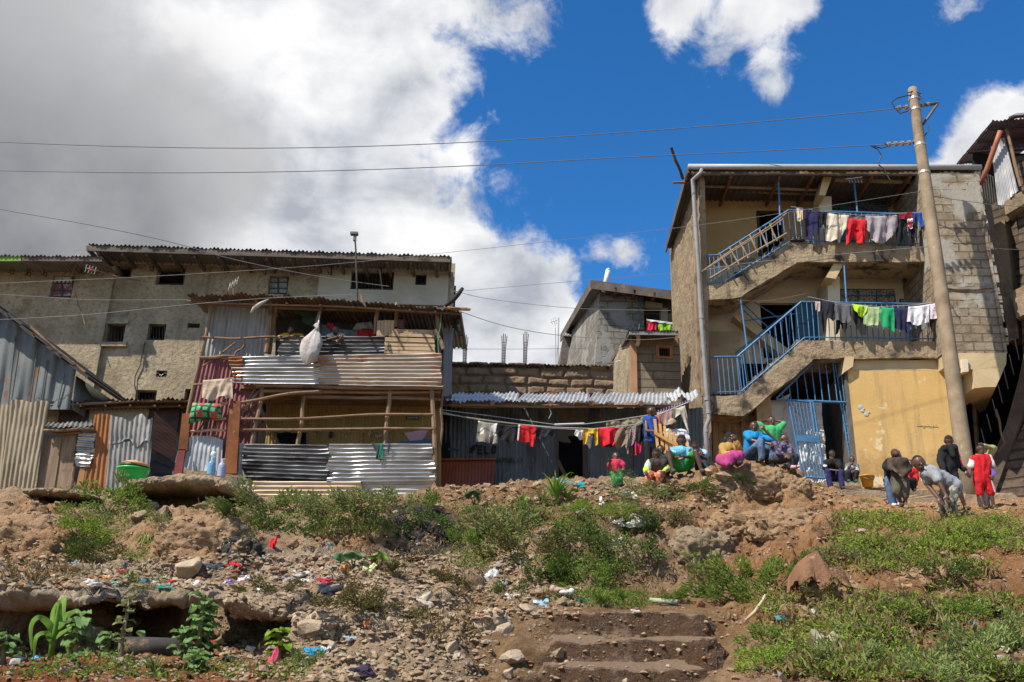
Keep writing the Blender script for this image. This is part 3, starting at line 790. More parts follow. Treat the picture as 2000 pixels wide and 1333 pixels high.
REDRUST=mk('red_rust_steel',(.24,.085,.03),(.12,.04,.016),3,.8,.2,.3,20,spot=(.30,.14,.06),spot_s=5)
YELT=galv('yellow_tin',(.36,.24,.075),(.25,.16,.05),.25,.8,.05,True,rcol=(.16,.08,.03))
BEIGEH=galv('beige_tin_flat',(.62,.50,.33),(.45,.34,.20),.3,.5,.35,rcol=(.30,.14,.05))
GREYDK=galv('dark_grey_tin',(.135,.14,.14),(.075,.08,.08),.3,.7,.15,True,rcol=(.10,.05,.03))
def sheet(name,F,pts,off,mat,label,ridge='v',pitch=.076,amp=.013,dent=.014,cat='metal sheet',group=None,jag=.03):
 A,B,C,D=F.q(pts,off)
 mb=MB().corr(A,B,C,D,F.n,ridge,pitch,amp,dent,jag)
 return solo(name,mb,mat,label,cat,group,smooth=True,recalc=False)
sheet('corrugated_sheet',FF,[(-60,789),(23,791),(6,968),(-80,968)],.06,BEIGE,'rust-stained beige corrugated sheet standing at the far end of the fence')
sheet('corrugated_sheet',FF,[(22,784),(96,785),(64,965),(-3,965)],.10,BEIGE,'tall beige corrugated sheet beside the plank door')
pd=thing('plank_door',FF.p(100,955,0),'closed door of grey-brown upright planks between two corrugated sheets','door')
for(x0,x1,yt)in((88,98,857),(98,109,856),(109,121,854),(121,134,851),(134,151,848)):
 d0=(x0-110)*.0-21
 mb=MB();pquad(mb,FF,[(x0,yt+random.uniform(-2,2)),(x1-.5,yt),(x1-.5-17+(x1-88)*.06,958),(x0-19+(x0-88)*.06,958)],random.uniform(-.01,.02),.03);part(pd,'plank',mb,PLANKV)
mb=MB();mb.log(FF.p(146,912,.03),FF.p(138,958,.03),.035,.035,.01);part(pd,'post',mb,LOGV)
sheet('corrugated_sheet',FF,[(152,844),(188,846),(177,913),(146,911)],.08,SILV,'small bright crumpled corrugated patch over the plank door edge','h',.07,.014,.03)
mb=MB();pquad(mb,FF,[(156,914),(167,915),(161,950),(149,949)],.06,.03);solo('plank',mb,wood('orange_plank',(.42,.22,.08),(.26,.13,.05)),'short orange-brown plank below the small bright corrugated patch','plank')
sheet('corrugated_sheet',FF,[(185,809),(218,812),(205,964),(160,964)],.05,RUSTY,'tall corrugated sheet streaked orange with rust')
sheet('corrugated_sheet',FF,[(217,815),(299,813),(292,868),(213,865)],.10,GREYT,'grey corrugated sheet with flaking rusty top edge, above the green basin',jag=.08)
sheet('corrugated_sheet',FF,[(214,862),(296,864),(288,955),(205,966)],.07,GREYT,'grey corrugated sheet lying under the flaking one, behind the green basin')
A,B,C,D=FF.p(302,805,.12),FF.p(347,846,-.25),FF.p(338,900,-.25),FF.p(295,876,.12)
solo('corrugated_sheet',MB().corr(A,B,C,D,FF.n,'h',.06,.013,.015,.02),BROWNR,'brown corrugated sheet slanting down towards the red post','metal sheet',smooth=True,recalc=False)
A,B,C,D=FF.p(296,876,.08),FF.p(340,902,-.2),FF.p(338,935,-.2),FF.p(288,938,.08)
solo('plastic_sheet',MB().corr(A,B,C,D,FF.n,'h',.16,.02,.03,.03),mk('black_plastic',(.03,.024,.022),(.015,.013,.013),4,.35,0,.5,12),'black crumpled plastic sheet below the slanting brown sheet','plastic sheet',smooth=True,recalc=False)
FK=Fac(95,15.9,372,15.9)
sk=thing('low_shack',FK.p(230,940,-.5),'low dark shack with a flat tin roof behind the rusty fence sheets','shack')
rf=MB();A,B=FK.p(92,786,.5),FK.p(372,778,.5);bk=-FK.n*2.2+V((0,0,-.12))
rf.corr(A+bk,B+bk,B,A,(0,0,1),'v',.08,.018,.02,.02);roof=part(sk,'roof',rf,galv('black_roof',(.12,.11,.105),(.05,.045,.045),.5,.7,.3),True,False)
pl=MB()
pl.log(FK.p(96,791,.45),FK.p(368,784,.45),.035,.03,.02);pl.log(FK.p(100,799,.2),FK.p(366,793,.2),.03,.03,.02)
for k in range(6):
 x=110+48*k;pl.log(FK.p(x,793,.5),FK.p(x+12,800,-.3),.025,.025,.01)
parts(roof,'rafter',pl,LOGM)
wl=MB();pquad(wl,FK,[(90,797),(366,790),(350,960),(70,960)],-.05,.06);part(sk,'wall',wl,GREYDK)
for(pts,mt,lb)in(([(176,797),(292,793),(288,830),(172,830)],CONC2,'pale plaster panel'),([(118,799),(176,797),(172,834),(113,834)],mk('brown_panel',(.075,.045,.04),(.05,.03,.028),3,.6),'dark brown panel'),([(92,800),(117,799),(112,826),(86,826)],CONC,'crumbling plaster panel'),([(291,794),(352,791),(345,850),(287,830)],mk('brown_panel',(.085,.05,.042),(.05,.03,.028),3,.6),'dark brown panel')):
 mb=MB();pquad(mb,FK,pts,.02,.05);part(sk,'wall_panel',mb,mt,label=lb)
rf=MB();A,B,C,D=FF.p(94,826,-.5),FF.p(182,824,-.5),FF.p(184,833,.25),FF.p(86,835,.25)
pr=thing('porch_roof',FF.p(130,845,0),'small whitish tin porch roof over the plank door','porch roof')
part(pr,'sheet',rf.corr(A,B,C,D,(0,0,1),'v',.08,.015,.01,.02),SILV,True,False)
pl=MB();pl.log(FF.p(86,841,.2),FF.p(184,838,.2),.035,.035,.01);pl.log(FF.p(88,846,.1),FF.p(160,845,.1),.03,.03,.01);parts(pr,'beam',pl,LOGM)
mb=MB();pquad(mb,FF,[(171,833),(177,833),(176,842),(169,842)],.2,.05);part(pr,'block',mb,REDRUST)
SD=15.0
BR_=1.1
shk=thing('tin_shack',FS.p(660,972,0),'ramshackle two-storey tin shack with open pole galleries','shack')
rf=MB();A,B=FS.p(366,577,.35),FS.p(898,607,.35)
bk=-FS.n*2.6+V((0,0,.18))
segs=7
for k in range(segs):
 a=A.lerp(B,k/segs);b=A.lerp(B,(k+1)/segs+.006)
 wob=[(.0,.0),(.05,.06),(.09,.10),(.085,.08),(.06,.05),(.03,.02),(.01,0),(0,0)]
 a=a+V((0,0,[0,.09,.12,.12,.10,.08,.05][k]*.8));b=b+V((0,0,[.09,.12,.12,.10,.08,.05,.0][k]*.8))
 rf.corr(a+bk,b+bk,b,a,(0,0,1),'v',.078,.016,.02,.05)
roof=part(shk,'roof',rf,galv('shack_roof',(.24,.20,.17),(.12,.095,.08),.62,.6,.35,rcol=(.15,.07,.035),rc2=(.22,.11,.06)),True,False)
bm_=MB()
bm_.log(FS.p(366,588,.2),FS.p(900,613,.2),.024,.024,.02,7);bm_.log(FS.p(372,592,-.1),FS.p(880,615,-.1),.03,.03,.02,7)
for x in(372,430,500,560,625,690,745,800,850):bm_.log(FS.p(x,582+(x-366)*.055,.45),FS.p(x+10,588+(x-366)*.05,-1.6),.028,.028,.01,6)
parts(roof,'rafter',bm_,LOGM)
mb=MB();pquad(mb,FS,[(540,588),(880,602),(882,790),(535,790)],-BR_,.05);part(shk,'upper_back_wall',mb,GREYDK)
cg=MB();cg.corr(*FS.q([(410,588),(527,592),(515,700),(392,700)],-.12),FS.n,'v',.076,.013,.012,.02);part(shk,'side_sheet',cg,GREYT,True,False,label='grey corrugated sheet beside the upper gallery')
cg=MB();cg.corr(*FS.q([(393,696),(516,696),(500,905),(343,905)],-.16),FS.n,'v',.076,.013,.012,.02);part(shk,'side_sheet',cg,PINK,True,False,label='faded pink corrugated sheet')
fl=MB();pquad(fl,FS,[(470,752),(866,757),(866,764),(470,759)],-.05,1.0);part(shk,'gallery_floor',fl,LOGM)
lg=MB()
lg.log(FS.p(500,754,.08),FS.p(866,757,.1),.05,.055,.02,8,12);lg.log(FS.p(515,765,.0),FS.p(862,766,0),.04,.04,.02,7,10)
lg.log(FS.p(600,774,-.05),FS.p(866,782,-.02),.036,.036,.02,7,10);lg.log(FS.p(560,769,-.35),FS.p(720,775,-.3),.03,.03,.02,7)
lg.log(FS.p(470,786,.06),FS.p(629,765,.1),.034,.042,.03,7);lg.log(FS.p(500,768,-.4),FS.p(860,776,-.4),.035,.035,.02)
parts(shk,'floor_pole',lg,LOGM)
for(x0,y0,x1,y1,r,o)in((416,592,345,905,.035,.02),(530,588,520,690,.055,0),(540,590,526,692,.04,-.1),(629,588,616,655,.04,.02),(738,592,734,655,.05,0),(775,592,772,640,.045,-.05),(852,600,864,760,.045,.03),(858,605,862,690,.035,-.1),(514,756,492,872,.05,.0),(597,764,581,872,.045,-.02),(762,763,752,870,.05,0),(843,762,852,985,.05,.05),(528,778,510,872,.03,-.5),(866,760,860,870,.03,0)):
 mb=MB();mb.log(FS.p(x0,y0,o),FS.p(x1,y1,o),r,r*1.05,.018,7);part(shk,'post',mb,LOGV)
for(x0,y0,x1,y1,r,o)in((468,818,846,810,.034,.07),(466,840,850,838,.034,.07),(395,658,560,660,.03,.06),(390,699,458,697,.04,.08),(460,670,395,716,.024,.05),(478,672,455,700,.024,.05),(472,738,378,752,.03,.1),(760,655,852,662,.035,.1)):
 mb=MB();mb.log(FS.p(x0,y0,o),FS.p(x1,y1,o),r,r*.9,.03,7,12);part(shk,'rail',mb,LOGM)
for(x0,y0,x1,y1)in((378,818,442,818),(368,842,440,841),(430,788,446,788)):
 mb=MB();mb.log(FS.p(x0,y0,.06),FS.p(x1,y1,.06),.03,.03,.01,7);part(shk,'rail',mb,PLANK)
for(x0,y0,x1,y1,r)in((508,762,470,812,.045),(500,760,472,800,.03),(512,764,476,830,.03),(414,800,372,862,.03),(440,780,412,870,.03)):
 mb=MB();mb.log(FS.p(x0,y0,-.1),FS.p(x1,y1,.02),r,r*.7,.02,6);part(shk,'brace',mb,LOGV)
cg=MB()
for(p)in([(545,775),(862,778),(862,876),(605,876)],):
 cg.corr(*FS.q([(520,776),(862,780),(862,847),(520,845)],-BR_),FS.n,'v',.06,.008,.02,.01)
 cg.corr(*FS.q([(600,845),(862,846),(862,960),(600,960)],-BR_),FS.n,'v',.06,.008,.02,.01)
 cg.corr(*FS.q([(520,845),(540,845),(536,960),(510,960)],-BR_),FS.n,'v',.06,.008,.02,.01)
part(shk,'lower_back_wall',cg,YELT,True,False)
mb=MB();pquad(mb,FS,[(500,770),(880,770),(880,975),(500,975)],-BR_-.5,.05);part(shk,'shade_panel',mb,DARK)  # shade of the lower gallery interior, painted as a black panel
mb=MB();pquad(mb,FS,[(598,846),(602,846),(601,960),(597,960)],-BR_+.03,.06);pquad(mb,FS,[(520,776),(862,779),(862,784),(520,783)],-BR_+.03,.06);part(shk,'door_frame',mb,PLANKV)
for x in(604,806):
 mb=MB();pquad(mb,FS,[(x-13,813),(x+13,813.5),(x+12,820),(x-13,819)],-BR_+.05,.02)
 sg=part(shk,'name_plate',mb,plain('plate_dark',(.035,.028,.03),.4))
 lt=MB()
 for k in range(9):
  xx=x-10+k*2.4;pquad(lt,FS,[(xx,814.8),(xx+1.5,814.8),(xx+1.3,817.8),(xx,817.8)],-BR_+.056,.004)
 part(sg,'lettering',lt,plain('plate_letter',(.45,.40,.40),.6))
mk_=MB()
for(x0,y0,x1,y1)in((722,855,720,846),(720,846,723,843),(723,843,724,850)):mk_.tube([FS.p(x0,y0,-BR_+.03),FS.p(x1,y1,-BR_+.03)],.012,5)
part(shk,'painted_mark',mk_,plain('pale_orange',(.55,.30,.15),.7))
mk_=MB()
for(x0,y0,x1,y1)in((733,850,745,853),(736,855,742,849),(740,855,746,849),(733,852,738,856)):mk_.tube([FS.p(x0,y0,-BR_+.03),FS.p(x1,y1,-BR_+.03)],.01,5)
part(shk,'painted_mark',mk_,plain('grey_paint',(.40,.40,.36),.7))
mb=MB();mb.lathe(FS.p(646,849,-BR_+.06),[(.0,.05),(.03,.05),(.035,0),(.025,-.06),(0,-.06)],10);part(shk,'wall_lamp',mb,plain('lamp_black',(.015,.015,.015),.4),True)
def fsheet(pts,off,mat,label,ridge='h',dent=.026):
 mb=MB().corr(*FS.q(pts,off),FS.n,ridge,.069,.018,dent,.03)
 return part(shk,'cladding_sheet',mb,mat,True,False,label)
fsheet([(548,656),(751,657),(750,701),(543,703)],.10,DARKT,'dark corrugated sheet along the upper balcony')
fsheet([(452,697),(626,694),(622,752),(455,749)],.13,SILV,'bright corrugated sheet with rusted left end')
fsheet([(449,698),(472,697),(474,750),(456,749)],.142,galv('rust_end',(.3,.12,.05),(.18,.07,.03),.9,.7,.1),'rusted end of the bright sheet')
fsheet([(623,694),(861,690),(863,756),(622,752)],.15,SILVR,'red-streaked corrugated sheet along the balcony')
fsheet([(478,867),(640,869),(641,945),(474,938)],.10,DARKT,'sooty dark corrugated sheet with rust streaks')
fsheet([(640,867),(846,867),(850,940),(640,942)],.12,SILV,'bright silver corrugated sheet along the lower gallery','h',.04)
fsheet([(706,930),(850,930),(852,976),(704,974)],.10,galv('dull_silver',(.66,.63,.57),(.44,.41,.36),.3,.42,.5),'dull silver corrugated sheet at the ground','h',.04)
fsheet([(494,940),(706,941),(705,976),(492,976)],.15,BEIGEH,'cream corrugated sheet at the ground')
mb=MB().corr(*FS.q([(461,862),(480,866),(476,932),(452,931)],.07),FS.n,'v',.08,.01,.03,.03);part(shk,'cladding_sheet',mb,GREYT,True,False,'small grey crumpled sheet beside the rust post')
mb=MB().corr(*FS.q([(369,852),(436,857),(432,921),(356,915)],.05),FS.n,'v',.076,.012,.02,.04);part(shk,'cladding_sheet',mb,galv('pale_grey_tin',(.44,.45,.45),(.30,.305,.31),.15,.5,.3,True),True,False,'pale grey corrugated sheet under the plaid bag')
mb=MB();pquad(mb,FS,[(452,932),(495,936),(493,975),(470,965)],.04,.2);part(shk,'footing',mb,CONC2)
for(x0,y0,x1,y1,h)in((766,643,847,645,8),(766,651,848,653,7),(752,659,848,662,8.5),(751,668,849,671,8),(751,677,849,679,7.5),(750,685,850,687,6)):
 mb=MB();pquad(mb,FS,[(x0,y0),(x1,y1),(x1+random.uniform(-1,1),y1+h-.8),(x0,y0+h-.8)],.13+random.uniform(-.01,.015),.025);part(shk,'plank',mb,PLANK)
for k in range(5):
 x=737+k*6.8;mb=MB();pquad(mb,FS,[(x,626+random.uniform(-1,2)),(x+6.2,626),(x+4.6,656),(x-1.8,656)],.09,.025);part(shk,'plank',mb,wood('pale_plank',(.50,.36,.23),(.30,.2,.12),'z'))
mb=MB();pquad(mb,FS,[(450,783),(470,784),(462,925),(436,925)],.12,.06);part(shk,'steel_post',mb,REDRUST,label='flat rust-brown steel post')
mb=MB();pquad(mb,FS,[(356,808),(372,808),(366,880),(348,880)],.1,.06);part(shk,'steel_post',mb,REDRUST,label='flat red steel post at the corner')
mb=MB();pquad(mb,FS,[(348,878),(362,878),(354,930),(338,930)],.1,.06);part(shk,'steel_post',mb,mk('red_paint_post',(.26,.05,.055),(.15,.03,.035),3,.6),label='dark red painted foot of the corner post')
mb=MB().corr(*[FS.p(866,645,.05),FS.p(884,640,-.6),FS.p(882,775,-.6),FS.p(866,770,.05)],(1,0,0),'v',.09,.012,.02,.03);part(shk,'end_wall',mb,galv('end_tin',(.19,.20,.21),(.11,.12,.13),.25,.6,.2,True),True,False)
mb=MB();mb.corr(FS.p(878,600,-.6),FS.p(893,606,.1),FS.p(901,658,.1),FS.p(884,640,-.6),(1,0,0),'h',.07,.014,.02,.02);part(roof,'end_flap',mb,galv('flap_tin',(.14,.135,.13),(.07,.07,.07),.4,.6,.3),True,False)
mb=MB();mb.log(FS.p(850,645,.15),FS.p(866,682,.15),.05,.05,.01);part(shk,'brace',mb,PLANKV)
mb=MB();mb.tube([FS.p(862,610,.2),FS.p(860,640,.22),FS.p(855,660,.2),FS.p(857,690,.2)],.008,4);part(shk,'cord',mb,plain('green_cord',(.05,.25,.14),.6))
br=MB();br.tube([FS.p(490,612,.5),FS.p(497,602,.5),FS.p(508,594,.5),FS.p(525,585,.45)],[.018,.038,.034,.012],7);solo('branch',br,wood('bleached_wood',(.46,.41,.35),(.28,.24,.2)),'bleached crooked branch hanging at the tin shack roof edge','branch',smooth=True)
br=MB();br.tube([FS.p(870,598,.4),FS.p(885,587,.5),FS.p(896,574,.5),FS.p(904,563,.5)],[.03,.042,.042,.03],7);solo('branch',br,wood('black_wood',(.045,.04,.036),(.02,.018,.016)),'black curved branch sticking up from the right end of the shack roof','branch',smooth=True)
br=MB();br.log(FS.p(868,601,.3),FS.p(918,605,.5),.04,.035,.01);solo('roof_pole',br,LOGM,'brown pole jutting out past the right end of the shack roof','pole')
br=MB();br.tube([FS.p(706,576,.5),FS.p(709,590,.5),FS.p(714,599,.5)],[.03,.03,.012],6);solo('branch',br,LOGV,'short dark twig drooping from the middle of the shack roof edge','branch')
def draped(name,F,off,top,bot,mat,label,cat,amp=.035,nu=36,nv=14,group=None,back=.45,thick=.018,seed=None):
 seed=random.randint(0,9999)if seed is None else seed
 tx,ty=zip(*top);bx,by=zip(*bot)
 s=np.linspace(0,1,nu+1)
 tpx=np.interp(s,np.linspace(0,1,len(tx)),tx);tpy=np.interp(s,np.linspace(0,1,len(ty)),ty)
 bpx=np.interp(s,np.linspace(0,1,len(bx)),bx);bpy_=np.interp(s,np.linspace(0,1,len(by)),by)
 ph=rng.uniform(0,6,3);W=(F.p(tx[-1],ty[-1],off)-F.p(tx[0],ty[0],off)).length
 fr=2*math.pi*max(1.2,W/.28)
 P=[]
 rows=list(range(int(nv*back),0,-1))+[-k for k in range(0,nv+1)]
 for r in rows:
  v=abs(r)/nv;behind=r>0;row=[]
  for i in range(nu+1):
   p=F.p(tpx[i]+(bpx[i]-tpx[i])*v,tpy[i]+(bpy_[i]-tpy[i])*v,off)
   q=np.array([[p.x,p.y,p.z]])
   fold=amp*(math.sin(s[i]*fr+ph[0]+1.5*math.sin(v*2+ph[1]))*(.35+.65*v)+.6*math.sin(s[i]*fr*2.3+ph[2]+v*3)*v)
   fold+=amp*1.2*float(fbm(q,6,3,seed)[0])
   edge=min(1,min(s[i],1-s[i])*8+.25)
   o=(-(thick+.02)-fold*.3)if behind else fold*edge
   P_=p+F.n*o
   if r==0:P_=p+V((0,0,.006))
   row.append((P_.x,P_.y,P_.z+(.012*math.sin(s[i]*fr+ph[0])*v)))
  P.append(row)
 mb=MB().grid(P)
 lo=np.asarray(mb.v).min(0);
 return solo(name,mb,mat,label,cat,group,smooth=True,recalc=False)
draped('blanket',FS,.16,[(396,744),(430,741),(453,742)],[(394,779),(410,782),(432,775),(455,778)],cloth((.52,.40,.29)),'beige folded cloth hung over a pole at the corner of the shack','cloth',.03)
PLAID=mk('plaid',(.05,.32,.10),(.04,.26,.08),4,.85,0,.1,30)
def plaid_mat():
 m,t,b,tc,out=_start('plaid')
 sp=t.new('ShaderNodeSeparateXYZ',i_0=tc)
 fx=t.math('FRACT',t.math('MULTIPLY',sp.outputs[0],9.0));fz=t.math('FRACT',t.math('MULTIPLY',sp.outputs[2],10.0))
 c=t.mix(t.step(fx,.62,.66),(.05,.36,.11),(.02,.03,.02));c=t.mix(t.step(fz,.66,.7),c,(.02,.03,.02))
 r=t.math('MULTIPLY',t.step(t.math('FRACT',t.math('MULTIPLY',sp.outputs[0],4.5)),.55,.6),t.step(t.math('FRACT',t.math('MULTIPLY',sp.outputs[2],5.0)),.45,.5))
 c=t.mix(r,c,(.45,.05,.06));t.l.new(c,b.inputs[0]);b.inputs['Roughness'].default_value=.6
 return m
def pillow(name,F,pts,off,depth,mat,label,cat,nu=22,nv=14,seed=5,lump=.12):
 A,B,C,D=F.q(pts,off);P=[]
 for side in(1,-1):
  rows=[]
  for i in range(nv+1):
   row=[]
   for j in range(nu+1):
    u,v=j/nu,i/nv
    p=A.lerp(B,u).lerp(D.lerp(C,u),v)
    k=(math.sin(math.pi*u)**.55)*(math.sin(math.pi*v)**.55)
    n_=float(fbm(np.array([[p.x,p.y*side,p.z]]),5,3,seed)[0])
    row.append(tuple(p+F.n*side*depth*k*(.5+lump*n_*2)))
   rows.append(row)
  P.append(rows)
 mb=MB().grid(P[0]);mb.grid([r[::-1]for r in P[1]])
 return solo(name,mb,mat,label,cat,smooth=True,recalc=True)
pillow('bag',FS,[(376,787),(430,789),(432,816),(366,828)],.16,.3,plaid_mat(),'green and red plaid bag on a rail at the corner of the shack','bag')
P=[]
prof=[(640,2),(644,4),(648,7),(655,12),(664,17),(672,20),(682,21.5),(692,21),(700,17),(707,11),(713,3)]
cx=[619,618,616.5,614,611.5,609.5,608,606.5,605,602,599]
for(y,r),x in zip(prof,cx):
 row=[]
 for k in range(29):
  a=k/28*2*math.pi;c=FS.p(x,y,.33);rr=r*.0071*(1+.17*abs(math.sin(a*4.5+y*.03))*(1.5 if y<675 else.7)+.16*math.sin(a*3+1+y*.05)+.10*math.sin(y*.35+a*2))
  row.append(tuple(c+FS.e*rr*math.cos(a)-FS.n*rr*.8*math.sin(a)))
 P.append(row)
sack=thing('sack',FS.p(606,713,.33),'bulging white woven sack tied to the upper balcony','sack')
part(sack,'body',MB().grid(P),mk('woven_sack',(.52,.49,.46),(.33,.30,.28),5,.6,0,.5,20,.03,spot=(.38,.26,.23),spot_s=2.5),True)
part(sack,'tied_neck',MB().tube([FS.p(617,634,.33),FS.p(621,640,.33),FS.p(619,645,.33)],[.05,.025,.05],8),cloth((.55,.53,.5)),True)
part(sack,'cord',MB().tube([FS.p(624,616,.04),FS.p(621,638,.3)],.012,5),WHITEM)
FI=Fac(450,15.5,870,15.5)
GL_='washing inside the upper gallery'
draped('garment',FI,0,[(624,633),(645,638)],[(622,662),(650,664)],cloth((.20,.22,.27)),'slate blue garment on the line behind the white sack','garment')
draped('garment',FI,.02,[(648,641),(700,647)],[(648,668),(700,668)],cloth((.23,.24,.26)),'plain grey garment on the line behind the man in the white shirt','garment')
draped('garment',FI,.05,[(696,632),(726,629)],[(688,644),(730,644)],cloth((.36,.38,.37)),'light grey garment above the red one in the upper gallery','garment')
draped('garment',FI,.06,[(698,645),(732,644)],[(694,668),(730,668)],cloth((.62,.02,.035)),'bright red cloth on the line in the upper gallery','garment')
draped('garment',FI,.05,[(640,631),(652,633)],[(636,640),(648,642)],cloth((.60,.04,.08)),'small pinkish-red garment behind the man in the white shirt','garment',nu=14,nv=6)
draped('garment',FI,.05,[(774,624),(790,622)],[(775,643),(791,643)],cloth((.42,.40,.44),(.40,.05,.10),22,stripes='X'),'striped garment beside the upright planks','garment',nu=16,nv=8)
draped('garment',FS,.19,[(724,866),(737,867)],[(735,882),(738,896)],cloth((.055,.06,.045)),'dark olive cloth over the silver corrugated sheet','garment',.015,14,8)
draped('garment',FS,.21,[(738,867),(748,867)],[(733,895),(740,897)],cloth((.035,.12,.10)),'dark teal cloth over the silver corrugated sheet','garment',.015,14,8)
draped('garment',FS,.20,[(744,873),(749,868)],[(741,896),(746,896)],cloth((.03,.45,.24)),'narrow bright green cloth over the silver corrugated sheet','garment',.01,8,8)
draped('garment',FS,.20,[(757,867),(762,867)],[(757,879),(758,891)],cloth((.06,.05,.16)),'tiny dark blue cloth at the right of the green ones','garment',.01,8,8)
tb=thing('plastic_tub',FS.p(810,872,-.5),'dull pink plastic tub on a blue board in the lower gallery','tub')
part(tb,'tub',MB().prism(FS.q([(790,846),(838,838),(826,860),(800,862)],-.5),-FS.n*.4),plain('dull_pink',(.42,.24,.26),.5))
part(tb,'board',MB().prism(FS.q([(780,863),(842,858),(842,866),(778,869)],-.45),-FS.n*.5),plain('dull_blue',(.03,.08,.13),.5))
net=MB()
P=[[tuple(FI.p(566+60*j/16-4*math.sin(j),598+(38+0)*i/8*(j/16)+18*j/16+4*i/8,.0+.02*math.sin(i+j)))for j in range(17)]for i in range(9)]
solo('mosquito_net',net.grid(P),cloth((.06,.12,.10)),'dark green net bunched under the shack roof','net',smooth=True,recalc=False)
FM=Fac(882,20.0,1195,20.0)
stn=thing('stone_house',FM.p(1040,800,0),'low house of rough brown rubble stone with a thin dark roof edge','house')
c0,c1=FM.p(880,740),FM.p(1197,740);zt=FM.p(1040,713).z;zb=FM.p(1040,800).z
LU=(c1-c0).length;nu,nv=int(LU/.022),int((zt-zb)/.022)
uu,vv=np.meshgrid(np.linspace(0,LU,nu),np.linspace(zb,zt,nv))
q=np.stack([uu.ravel(),vv.ravel(),uu.ravel()*0],1)
wu=uu.ravel()+fbm(q,2.6,3,5)*.10;wv=vv.ravel()+fbm(q,2.2,3,8)*.07
rowh=.215;ri=np.floor(wv/rowh);fv=wv/rowh-ri
bw=.40+.22*_h(ri.astype(int),ri.astype(int)*0+3,ri.astype(int)*0,9)
sh=_h(ri.astype(int),ri.astype(int)*0,ri.astype(int)*0,4)
ci=np.floor(wu/bw+sh);fu=wu/bw+sh-ci
ed=np.minimum(np.minimum(fu,1-fu)*bw,np.minimum(fv,1-fv)*rowh)
k=np.clip(ed/.045,0,1);k=k*k*(3-2*k)
rnd=_h(ci.astype(int),ri.astype(int),ri.astype(int)*0,12)
hgt=k*(.055+.07*rnd)+fbm(q,9,4,30)*.03*k+fbm(q,25,2,33)*.008
Pm=np.array(c0)[None,:2]+np.array(FM.e)[None,:2]*uu.ravel()[:,None]+np.array(FM.n)[None,:2]*hgt[:,None]
G3=np.concatenate([Pm,vv.ravel()[:,None]],1).reshape(nv,nu,3)
mb=MB().grid(G3)
so_=part(stn,'wall',mb,mk('rubble_stone',(.27,.18,.115),(.14,.092,.06),4.0,.95,0,.6,25,.02,spot=(.40,.31,.22),spot_t=(.6,.78),spot_s=3.5,fine=(.17,.115,.075)),True,False)
bx=MB();a,b=FM.p(880,740,-.02),FM.p(1197,740,-.02)
for(p,d)in((a,0),(b,0)):bx.add([V((p.x,p.y,zb)),V((p.x,p.y,zt)),V((p.x,p.y+4,zt)),V((p.x,p.y+4,zb))],[(0,1,2,3)])
bx.add([V((a.x,a.y+4,zb)),V((b.x,b.y+4,zb)),V((b.x,b.y+4,zt)),V((a.x,a.y+4,zt))],[(0,1,2,3)]);part(stn,'side_wall',bx,CONC)
rf=MB();A,B=FM.p(878,711,.18),FM.p(1196,715,.18);bk=-FM.n*4.2+V((0,0,-.1))
rf.corr(A+bk,B+bk,B,A,(0,0,1),'v',.09,.018,.012,.02);part(stn,'roof',rf,galv('dark_sheet',(.12,.105,.095),(.06,.052,.048),.5,.7,.2),True,False)
FB_=Fac(900,22.5,1100,22.5)
for(x,y0,y1,lb)in((908,652,712,'cluster of starter bars on the stone house, nearest the tin shack'),(984,650,712,'middle cluster of the three starter bars above the stone house'),(1026,646,712,'tallest cluster of starter bars above the stone house, nearest the aerial mast')):
 t_=thing('reinforcing_bars',FB_.p(x,y1,0),lb,'steel bars','starter bars above the stone house')
 for dx in(-3.2,-1,1.4,3.4):
  mb=MB();mb.tube([FB_.p(x+dx*.9-1,y1,dx*.02),FB_.p(x+dx,(y0+y1)/2,0),FB_.p(x+dx*1.5+1,y0+abs(dx)*2,0)],.011,5);part(t_,'bar',mb,IRON)
 ti=MB()
 for k in range(8):ti.tube([FB_.p(x-3.4,y1-6-k*5.2,0),FB_.p(x+4,y1-6.5-k*5.2,0)],.007,4)
 part(t_,'ties',ti,IRON)
t_=thing('aerial_mast',FB_.p(1089,714,-.3),'slender aerial mast beside the grey block house','aerial mast')
part(t_,'mast',MB().tube([FB_.p(1089,714,-.3),FB_.p(1091,621,-.3)],.02,6),plain('mast_grey',(.45,.45,.45),.5))
e=MB();e.tube([FB_.p(1075,630,-.3),FB_.p(1092,624,-.3)],.012,5)
for(x,y,l)in((1077,629,5),(1081,627,6),(1085,626,7),(1083,632,5)):e.tube([FB_.p(x-1,y-l,-.3),FB_.p(x+2,y+l,-.3)],.009,4)
part(t_,'elements',e,plain('mast_white',(.6,.6,.6),.5));part(t_,'guy_wire',MB().tube([FB_.p(1086,714,-.2),FB_.p(1085,640,-.3)],.006,4),IRON)
FG=Fac(1170,27.0,1320,27.0)
BLK=blocks('grey_block',(.27,.25,.22),(.18,.165,.145),(.12,.11,.095),.40,.21,(.30,.29,.27),(.5,.58),.9,.9)
gh=thing('block_house',FG.p(1240,735,0),'unfinished grey block house with a steep dark roof edge behind the stone house','house')
mb=MB()
mb.prism(FG.q([(1173,564),(1257,572),(1258,740),(1160,740)],0),-FG.n*7.5)
part(gh,'wall',mb,BLK)
FGs=MB()
a0,a1=FG.p(1172,568,-.01),FG.p(1162,740,-.01)
b0,b1=U(1112,655,34),U(1096,740,34)
FGs.prism([a0,a1,b1,b0],V((.05,.1,0)));part(gh,'flank_wall',FGs,BLK)
mb=MB()
f0,f1=FG.p(1156,549,.5),FG.p(1322,571,.5);g0=U(1096,655,35.5);g1=g0+(f1-f0)
mb.prism([f0,f1,g1,g0],V((0,0,-.10)))
roof=part(gh,'roof',mb,galv('slate_sheet',(.13,.13,.135),(.07,.07,.072),.3,.6,.2))
